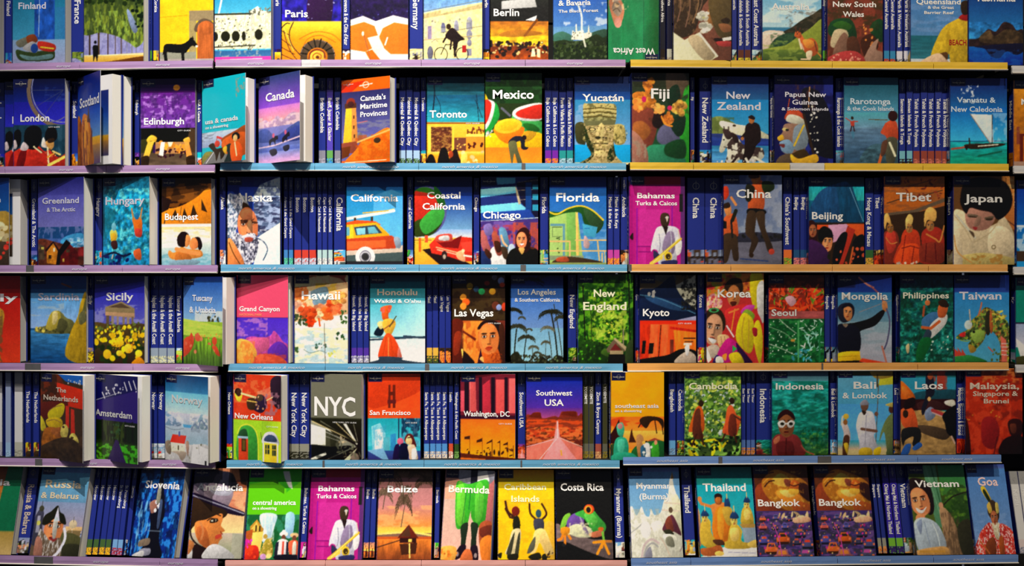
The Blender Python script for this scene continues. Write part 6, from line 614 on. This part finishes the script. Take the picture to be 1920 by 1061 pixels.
def spine_books(row, text, key, x0, x1, n=1, h=.1965, col=None, label=None, tcol='eee', yo=0, start=.775, depth=.124):
    W_ = (x1-x0)/n; yo += ROFF[row]; h *= HS[row]
    for k in range(n):
        a, b2 = x0+W_*k, x0+W_*(k+1); b = bay((a+b2)/2); jit = float(rnd.uniform(-.0015, .0025)); hh = h*(1+float(rnd.uniform(-.006, .006))) if n == 1 or k == 0 else hh
        p, q = xy(a, yo), xy(b2, yo); t = (q-p).length-.0006; yaw = math.atan2(q.y-p.y, q.x-p.x); q = q+Vector((-math.sin(yaw), math.cos(yaw)))*jit
        colour = {'None': 'blue', '6c9': 'teal'}.get(str(col), 'dark' if col in ('112', '113') else 'pale' if col in ('abc', '9ac', 'ddd') else 'violet' if col == '54b' else 'olive' if col == '442' else 'blue')
        lab = label or (f"{colour} {text} guidebook standing spine out" + (', '+ORD[n][k] if n > 1 else ''))
        rt = root(lab if not (label and n > 1) else label+', '+ORD[n][k], f"guidebooks on the {ROW_WORD[row]} shelf", (q.x, q.y, zrow(row, b)-DROP[row]+.0004), (0, LEAN[row], yaw+math.pi/2))
        body(rt, depth, hh, t, None, spine_mesh(key, col)); link('front_cover', plain_panel(), rt, scale=(depth, 1, hh))
        if text: link('spine_title', spine_title_mesh(text, t, hh, tcol, start), rt)
F, S = face_book, spine_books
# ---------------------------------------------------------------- the shelving: back panels, posts, shelves with printed ticket strips
def struct(name, V, Fc, mat):
    me = mesh_from(name, V, Fc, None, mat); o = bpy.data.objects.new(name, me); COL.objects.link(o); o['kind'] = 'structure'; return o
def slab(px0, px1, yo0, yo1, z0, z1):
    a, b = xy(px0, 0), xy(px1, 0); d = (b-a).normalized(); n = Vector((-d.y, d.x)); P = [a+n*yo0, b+n*yo0, b+n*yo1, a+n*yo1]
    return [(p.x, p.y, z) for z in (z0, z1) for p in P], [(0, 3, 2, 1), (4, 5, 6, 7), (0, 1, 5, 4), (1, 2, 6, 5), (2, 3, 7, 6), (3, 0, 4, 7)]
def panel(name, p0, p1):
    V, Fc = [], []
    for k in range(-5, 17):
        v, f = slab(p0, p1, .203 if k else .2, .215, -.86+k*.1, -.86+k*.1+.094); b = len(V); V += v; Fc += [tuple(i+b for i in q) for q in f]
    v, f = slab(p0, p1, .21, .222, -1.4, .87); b = len(V); V += v; Fc += [tuple(i+b for i in q) for q in f]
    struct(name, V, Fc, M_WALL)
panel('wall_left', -140, 407); panel('wall_back', 415, 1172); panel('wall_right', 1184, 1886); panel('wall_far', 1898, 2060)
for i, (a, b) in enumerate(((407.5, 414.5), (1172.5, 1183.5), (1886.5, 1897.5))):
    A = (a+b)/2; x = xy(A, .1); V, Fc = box_vf(x.x-.004, x.y+.06, -1.4, x.x+.004, x.y+.125, .86); struct(f'trim_{i+1}', V, Fc, M_BLACK)
V, Fc = box_vf(-3, -4, -1.42, 3, .24, -1.4); struct('floor', V, Fc, plain('brown_floor', '4a3a2c', .5, .2, 6))
V, Fc = box_vf(-3, -4, 3.1, 3, .24, 3.12); struct('ceiling', V, Fc, plain('grey_ceiling', '55534f', .9, .1, 6))

def shelf(row, p0, p1, code, segs, words, clips, label):
    b = bay((p0+p1)/2) if p1 < 1990 else 'X'; z = zrow(row, b); A, B = [Vector((q.x, q.y-EDGE)) for q in (xy(max(p0, -140), EDGE+ROFF[row]), xy(p1, EDGE+ROFF[row]))]; d = (B-A); L = d.length; yaw = math.atan2(d.y, d.x)
    rt = bpy.data.objects.new('shelf', None); COL.objects.link(rt); rt.location = (A.x, A.y, z); rt.rotation_euler = (0, 0, yaw)
    rt['label'] = label; rt['category'] = 'shelf'; rt['group'] = 'shelves of the bookcase wall'
    ln = LEAN[row]; yb = .192-ROFF[row]
    # board: 5 mm sheet with folded front, tilted back on the lowest row
    d0 = DROP[row]; pr = [(EDGE+.003, -d0), (yb, -d0-yb*math.tan(ln)), (yb, -d0-yb*math.tan(ln)-.005), (EDGE+.008, -d0-.005), (EDGE+.008, -.015), (EDGE+.003, -.015)]
    V = [(x, y, zz) for x in (0, L) for y, zz in pr]; n = len(pr)
    Fc = [tuple(range(n))[::-1], tuple(range(n, 2*n))]+[(i, (i+1) % n, n+(i+1) % n, n+i) for i in range(n)]
    link('board', mesh_from('board', V, Fc, None, M_BLACK), rt)
    hgt = .0172
    pr = [(EDGE+.003, -.0150), (EDGE+.0002, -.0152), (EDGE-.0030, -.0152), (EDGE-.0044, -.0164), (EDGE-.0034, -.0178), (EDGE, -.0184), (EDGE+.003, -.0174)]
    V = [(x, y, zz) for x in (.0005, L-.0005) for y, zz in pr]; n = len(pr)
    Fc = [tuple(range(n)), tuple(range(n, 2*n))[::-1]]+[(i, n+i, n+(i+1) % n, (i+1) % n) for i in range(n)]
    link('price_rail', mesh_from('price_rail', V, Fc, None, M_RIM), rt)
    def lx(px):   # photo column on this shelf edge -> distance along the shelf
        q = xy(px, EDGE+ROFF[row]); return (Vector((q.x, q.y))-A).dot(d)/L
    cuts = [p0]+list(segs)+[p1]
    strips = []
    for s0, s1 in zip(cuts[:-1], cuts[1:]):
        cc = code
        if isinstance(s0, tuple): cc = s0[1] if len(s0) > 1 else code; s0 = s0[0]
        if isinstance(s1, tuple): s1 = s1[0]
        a_, b_ = (max(lx(s0), 0)+.0006 if s0 != p0 else .0003), (min(lx(s1), L)-.0006 if s1 != p1 else L-.0003)
        nx = 8; V = []; Fc = []
        for i in range(nx+1):
            x = a_+(b_-a_)*i/nx; wv = .0003*math.sin(i*2.1+s0)
            V += [(x, EDGE-.0006+wv*.3, -.0150), (x, EDGE-.0012+wv, -.0077), (x, EDGE-.0006+wv*.3, .0003)]
        for i in range(nx):
            for j in (0, 1): k = i*3+j; Fc.append((k, k+3, k+4, k+1))
        V = V+[(x, y+.0036, zz) for x, y, zz in V]; m = (nx+1)*3; Fc += [tuple(i+m for i in f[::-1]) for f in Fc]
        strips.append((s0, s1, link('ticket_strip', mesh_from('ticket_strip', V, Fc, None, STRIP[cc]), rt)))
    for w, q0, q1 in words:
        p, f = text_mesh(w, 0, .4); x0, x1 = p[:, 0].min(), p[:, 0].max(); X0, X1 = lx(q0), lx(q1)
        V = [(X0+(a-x0)/(x1-x0)*(X1-X0), EDGE-.0020, -.0105+c/CAP*.0056) for a, c in p]
        par = [s for s in strips if s[0] <= (q0+q1)/2 <= s[1]][:1] or strips[:1]
        link('lettering', mesh_from('lettering', V, f, None, M_LETTER), par[0][2])
    for c0, c1 in clips:
        x0, x1 = lx(c0), lx(c1); V, Fc = box_vf(x0, EDGE-.0024, -.0156, x1, EDGE-.0002, -.0002); link('clip', mesh_from('clip', V, Fc, None, M_CLIP), rt)
NA = 'north america & mexico'; SA = 'southeast asia'; EU = 'europe'
def lw(t, *xs, w=105): return [(t, x-w/2, x+w/2) for x in xs]
shelf(0, -140, 401, 'P', [(-20,), (150,)], lw(EU, 120, 306, w=26), [], 'top left shelf with a lilac europe strip')
shelf(0, 404, 1173, 'P', [(565, 'W'), (601, 'P'), (790,), (985,)], lw(EU, 480, 700, 885, 1078, w=30), [], 'top middle shelf with a long lilac europe strip')
shelf(0, 1181, 1888, 'Y', [(1370,), (1560,), (1750,)], [], [], 'top right shelf with a yellow strip')
shelf(0, 1896, 2060, 'W', [], [], [], 'topmost stub of shelf at the far right edge')
shelf(1, -140, 405, 'P', [(10,), (200,)], lw(EU, 125, 306, w=26), [], 'second left shelf with a lilac europe strip')
shelf(1, 413, 1174, 'B', [(590,), (785,), (981,)], lw(NA, 695, 881, 1084), [(978, 985)], 'second middle shelf with a blue north america strip')
shelf(1, 1180, 1890, 'Y', [(1300,), (1481, 'W'), (1546, 'Y'), (1730,)], [], [], 'second right shelf with a yellow and grey strip')
shelf(1, 1899, 2060, 'W', [], [], [], 'second stub of shelf from the top at the far right edge')
shelf(2, -140, 410, 'P', [(57,), (230,)], lw(EU, 150, 325, w=28), [(50, 64)], 'third left shelf with a lilac strip and grey clip')
shelf(2, 414, 1176, 'B', [(600,), (786,), (981,)], lw(NA, 500, 690, 880, 1080), [(976, 986)], 'third middle shelf with a blue north america strip')
shelf(2, 1180, 1888, 'O', [(1370,), (1560,), (1740,)], [], [(1178, 1184)], 'third right shelf with an apricot strip')
shelf(2, 1899, 2060, 'W', [], [], [], 'third stub of shelf from the top at the far right edge')
shelf(3, -140, 411, 'P', [(62,), (250,)], lw(EU, 165, 343, w=26), [(48, 77)], 'fourth left shelf with a lilac strip and wide grey clip')
shelf(3, 428, 1168, 'B', [(610,), (801,), (985,)], lw(NA, 519, 705, 898, 1075), [(797, 805)], 'fourth middle shelf with a blue north america strip')
shelf(3, 1175, 1890, 'O', [(1361,), (1542,), (1720,)], [], [(1540, 1543)], 'fourth right shelf with an apricot strip')
shelf(3, 1903, 2060, 'W', [], [], [], 'fourth stub of shelf from the top at the far right edge')
shelf(4, -140, 406, 'P', [(74,), (260,)], lw(EU, 170, 318, w=26), [(67, 80)], 'fifth left shelf with a lilac strip')
shelf(4, 425, 1162, 'B', [(607,), (795,), (978,)], lw(NA, 515, 700, 885, 1070), [(605, 609), (976, 979)], 'fifth middle shelf with a blue north america strip')
shelf(4, 1167, 1876, 'S', [(1351,), (1545,), (1720,)], lw(SA, 1260, 1440, 1648, 1793, w=58), [(1347, 1354), (1533, 1558)], 'fifth right shelf with a periwinkle southeast asia strip')
shelf(5, -140, 410, 'P', [(90,), (300,)], lw(EU, 190, 330, w=28), [(65, 100)], 'bottom left shelf with a lilac strip and broad clip')
shelf(5, 422, 1176, 'K', [(610,), (790,), (985,)], [], [], 'bottom middle shelf with a pink strip')
shelf(5, 1182, 1908, 'S', [(1295,), (1480,), (1570,), (1750,)], lw(SA, 1240, 1455, 1640, 1815, w=58), [], 'bottom right shelf with a periwinkle southeast asia strip')

# ---------------------------------------------------------------- books, shelf by shelf
# top shelf
F(0,'tasmania',-95,-2, label='blue guidebook cut off by the left edge of the top shelf')
S(0,'Finland','finland',8,22); F(0,'finland',23,122,t=.034)
S(0,'France','france',133,156); F(0,'france',157,269,fwd=.02)
S(0,'Brittany & Normandy','5a3-362',272,285); S(0,'Corsica','corsica',286,298); F(0,'corsica',299,400)
F(0,'loire',402,508,fwd=.01); S(0,'Paris','paris',513,527); F(0,'paris',528,640)
S(0,"Provence & the Côte d'Azur",'provence',641,656); F(0,'provence',657,765)
S(0,'Germany','germany',767,793); F(0,'germany',794,904,fwd=.01); S(0,'Berlin','berlin',905,918); F(0,'berlin',919,1028)
F(0,'bavaria',1037,1138,t=.02,fwd=.012); F(0,'westafrica',1140,1236,roll=1,t=.03)
S(0,'Southern Africa','210-432',1237,1248,col='112',label='narrow dark spine-out guidebook beside the upside down West Africa one')
S(0,'Africa','ccb-987',1249,1260,col='113',label='narrow dark spine-out guidebook touching the child and shells cover')
F(0,'aboriginal',1262,1371,fwd=.03)
S(0,'Australia','australia',1372,1382); S(0,'Adelaide & South Australia','632-cb3',1383,1408,n=2,h=.197); S(0,'East Coast Australia','australia',1409,1427)
F(0,'australia',1429,1540); S(0,'Sydney','6b4-342',1542,1550); F(0,'nsw',1551,1655)
S(0,'Central Australia','38b-b42',1656,1680,n=2); S(0,'Perth & Western Australia','dde-556',1681,1706,n=2)
F(0,'queensland',1707,1814); F(0,'tasmania',1816,1918)
# second shelf
S(1,'London','london',-14,7,n=1); F(1,'london',9,112,yo=.0,h=.195,t=.02,label='London guidebook copy half hidden behind the front London one'); F(1,'london',25,122,yo=-.024,t=.022,h=.1955)
S(1,'Scotland','scotland',133,146); F(1,'scotland',146,212,t=.024,h=.2,fwd=.055,cov=(188,.085),n=2)
S(1,'Edinburgh','edinburgh',252,262); F(1,'edinburgh',263,366,t=.022,h=.197)
S(1,'USA & Canada','usacanada',368,378); F(1,'usacanada',379,466,label='turquoise usa & canada guidebook with its cover swung open',fwd=.045,cov=(460,.085),t=.026,h=.187)
F(1,'canada',485,574,fwd=.05,cov=(562,.085),t=.03,h=.192)
S(1,'British Columbia','889-99a',597,611,label='left British Columbia guidebook, standing spine out'); S(1,'Banff, Jasper & Glacier','6a5-38c',612,625,col='54b'); S(1,'British Columbia','889-99a',626,639,label='right British Columbia guidebook, touching the lighthouse cover')
F(1,'maritime',640,731,fwd=.055,t=.026,h=.187)
S(1,'Montréal & Québec City','ace-463',748,787,n=3); S(1,'Toronto','toronto',788,799); F(1,'toronto',800,908); F(1,'mexico',909,1016,h=.203,yo=-.006,t=.016)
S(1,'Baja California & Los Cabos','72a-e72',1021,1047,n=2); S(1,'Puerto Vallarta & Pacific Mexico','299-9bc',1048,1075,n=2)
F(1,'yucatan',1077,1182); F(1,'fiji',1184,1292,h=.202,yo=-.006); S(1,'Fiji','fiji',1294,1303)
S(1,'New Zealand','newzealand',1311,1333); F(1,'newzealand',1334,1441); S(1,'Papua New Guinea','png',1443,1450); F(1,'png',1452,1562,h=.2)
S(1,'Rarotonga & the Cook Islands','rarotonga',1566,1580); F(1,'rarotonga',1582,1684); S(1,'Samoan Islands & Tonga','7bc-321',1686,1711,n=2)
S(1,'Tahiti & French Polynesia','943-b65',1712,1779,n=5); F(1,'vanuatu',1781,1888,t=.02); F(1,'middleeast',1900,2005,t=.02)
# third shelf
F(2,'greece',-90,40,cov=(17,.02),fwd=.004,t=.03); S(2,'Greenland & The Arctic','greenland',57,70); F(2,'greenland',71,157,fwd=.03,t=.034)
S(2,'Hungary','hungary',178,192); F(2,'hungary',193,280,fwd=.028,t=.034); F(2,'budapest',303,396,t=.026,fwd=.01,h=.195)
S(2,'Alaska','alaska',411,424); F(2,'alaska',426,525,t=.018)
S(2,'Arizona & the Grand Canyon','48c-5b9',531,550,n=2); S(2,'Boston','d43-bbc',551,593,n=3); S(2,'Cape Cod & Nantucket','bdd-ddd',594,624,n=3); S(2,'California','california',625,648)
F(2,'california',649,755,t=.018); S(2,'Coastal California','coastalcal',763,775); F(2,'coastalcal',777,885); S(2,'Chicago','chicago',887,899); F(2,'chicago',901,1009)
S(2,'Florida','florida',1012,1028); F(2,'florida',1030,1137); S(2,'Miami & the Keys','c4a-e83',1138,1162,n=2); S(2,'Andalucía','andalucia',1163,1177)
F(2,'bahamas',1179,1284,label='Bahamas guidebook with saxophone player on the third shelf'); S(2,'China','china',1288,1354,n=2,h=.196); F(2,'china',1356,1466,h=.2,yo=-.004); S(2,"China's Southwest",'e73-8a3',1468,1485)
S(2,'Beijing','258-d77',1487,1513,n=2); F(2,'beijing',1516,1620); S(2,'Hong Kong & Macau','363-c93',1621,1637); S(2,'Tibet','tibet',1638,1652); F(2,'tibet',1657,1771,h=.199); F(2,'japan',1787,1902,h=.2,t=.03)
F(2,'asiafar',1906,2010,t=.02)
# fourth shelf
F(3,'italy',-72,38,t=.03); F(3,'sardinia',57,162,t=.02); S(3,'Sicily','sicily',164,176); F(3,'sicily',177,271,fwd=.015,t=.02)
S(3,'Naples & the Amalfi Coast','9ab-dda',281,328,n=3); S(3,'Tuscany & Umbria','tuscany',329,342); F(3,'tuscany',344,426,fwd=.04,cov=(417,.075),t=.03,h=.194)
F(3,'grandcanyon',444,546,t=.022,fwd=.012,cov=(540,.022)); F(3,'hawaii',552,652,fwd=.012,t=.018); S(3,'Hawaii, the Big Island','53a-ccd',658,692,n=3)
F(3,'honolulu',693,797); S(3,'Maui','eb4-452',799,822,n=2); S(3,'Las Vegas','lasvegas',823,846,n=2); F(3,'lasvegas',847,947,t=.024); F(3,'losangeles',957,1056)
S(3,'New England','newengland',1064,1081); F(3,'newengland',1083,1187,fwd=0,h=.199,yo=-.01); S(3,'Kyoto','kyoto',1190,1197); F(3,'kyoto',1199,1305)
S(3,'Korea','korea',1307,1321); F(3,'korea',1324,1432,h=.2,fwd=.016); F(3,'seoul',1441,1545,t=.03); S(3,'Mongolia','mongolia',1546,1568,n=2)
F(3,'mongolia',1570,1672,fwd=.02,t=.02); S(3,'Philippines','philippines',1679,1686); F(3,'philippines',1687,1787,t=.02); F(3,'taiwan',1789,1892); F(3,'cyan',1904,2010,t=.02)
# fifth shelf
S(4,'','bbb-aab',-8,4,col='ddd',label='pale book beside the curved light blue one at the left edge'); S(4,'','9bd-9bd',8,20,col='9ac',label='light blue cover edge at the left of the fifth shelf',yo=-.008)
S(4,'','bba-998',26,43,col='ddd',label='pale worn book left of The Netherlands spines')
S(4,'The Netherlands','netherlands',47,59,label='The Netherlands guidebook standing spine out, left one'); S(4,'The Netherlands','netherlands',61,73,label='The Netherlands guidebook standing spine out, right one')
F(4,'netherlands',76,160,fwd=.045,cov=(155,.06),t=.03); F(4,'amsterdam',176,268,fwd=.05,cov=(258,.07),t=.026); S(4,'Norway','norway',281,309,n=2)
F(4,'norway',310,396,fwd=.05,cov=(390,.07),t=.03); S(4,'New Orleans','neworleans',424,435); F(4,'neworleans',437,527,fwd=.045,t=.03); S(4,'New York City','998-332',542,580,n=2)
F(4,'nyc',582,678,t=.026,fwd=.02); F(4,'sanfrancisco',689,788,t=.02); S(4,'Santa Fe, Taos & Albuquerque','59d-dcb',794,839,n=4); S(4,'Seattle','d53-fcb',840,850); S(4,'Washington & the Pacific Coast','352-7a5',851,861)
F(4,'washington',863,966,fwd=.01); S(4,'Southwest USA','southwest',970,985,label='blue Southwest guidebook standing spine out'); F(4,'southwest',986,1092)
S(4,'YOSEMITE','665-872',1093,1114,n=2,col='442',start=.84); S(4,'Zion & Bryce Canyon','a54-c96',1115,1128); S(4,'YOSEMITE','665-872',1129,1139,col='442',start=.84,label='olive YOSEMITE guidebook touching the orange southeast asia cover')
F(4,'seasia',1145,1245,fwd=0,h=.199,yo=-.024,t=.03,dz=-.004); S(4,'Bangladesh','6ad-79b',1253,1267); S(4,'Cambodia','cambodia',1268,1282); F(4,'cambodia',1283,1389)
S(4,'East Timor','57b-d83',1390,1416,n=3); S(4,'Indonesia','indonesia',1417,1444); F(4,'indonesia',1447,1553); S(4,'Bali & Lombok','bali',1555,1568); F(4,'bali',1570,1674)
S(4,'Laos','laos',1675,1685); F(4,'laos',1688,1792); S(4,'Malaysia, Singapore & Brunei','malaysia',1793,1807); F(4,'malaysia',1810,1917,h=.199)
# bottom shelf, books leaning back
B6=.1985
F(5,'romania',-90,20,t=.03,h=B6); S(5,'Russia & Belarus','russia',29,52,h=B6,tcol='cba'); F(5,'russia',54,146,fwd=.01,t=.036,h=B6)
S(5,'Moscow','463-ea2',160,206,n=4,h=B6); S(5,'St Petersburg','7ad-b34',207,229,n=2,h=B6); S(5,'Slovenia','slovenia',230,240,h=B6)
F(5,'slovenia',242,326,fwd=.015,t=.03,h=.203,dz=.003); F(5,'andalucia',350,452,t=.022,h=B6); F(5,'centralam',457,557,label='lime green central america guidebook above the pink strip',t=.02,h=B6); S(5,'Bahamas, Turks & Caicos','bahamas',561,573,h=B6); F(5,'bahamas',575,678,h=B6,label='Bahamas guidebook with saxophone player on the bottom shelf')
S(5,'Belize','belize',680,702,n=2,h=.195); F(5,'belize',705,808,h=.197); S(5,'Bermuda','bermuda',813,823,h=.193); F(5,'bermuda',825,919,fwd=.02,t=.026,h=B6)
F(5,'caribbean',933,1040,h=.197); F(5,'costarica',1043,1150,h=.2,t=.02); S(5,'Myanmar (Burma)','myanmar',1154,1172,h=.197); F(5,'myanmar',1184,1281,h=.198,t=.02)
S(5,'Thailand','thailand',1284,1305,h=.197); F(5,'thailand',1313,1420,h=.198,t=.016); F(5,'bangkok',1423,1527,h=.201,t=.02,label='left Bangkok guidebook with golden face and evening traffic')
F(5,'bangkok',1539,1643,h=.201,t=.026,label='right Bangkok guidebook with golden face and evening traffic')
S(5,'Singapore','998-e83',1647,1665,n=2,h=.197); S(5,'Chiang Mai & Northern Thailand','7b3-326',1668,1696,n=2,col='32a',h=.199); S(5,'Vietnam','vietnam',1697,1716,h=.198)
F(5,'vietnam',1719,1827,h=.199,t=.018); F(5,'goa',1831,1905,h=.2,t=.026); S(5,'Kerala','dcc-99a',1912,1945,n=2,col='ddd',h=.185,label='pale guidebook at the right end of the bottom shelf')
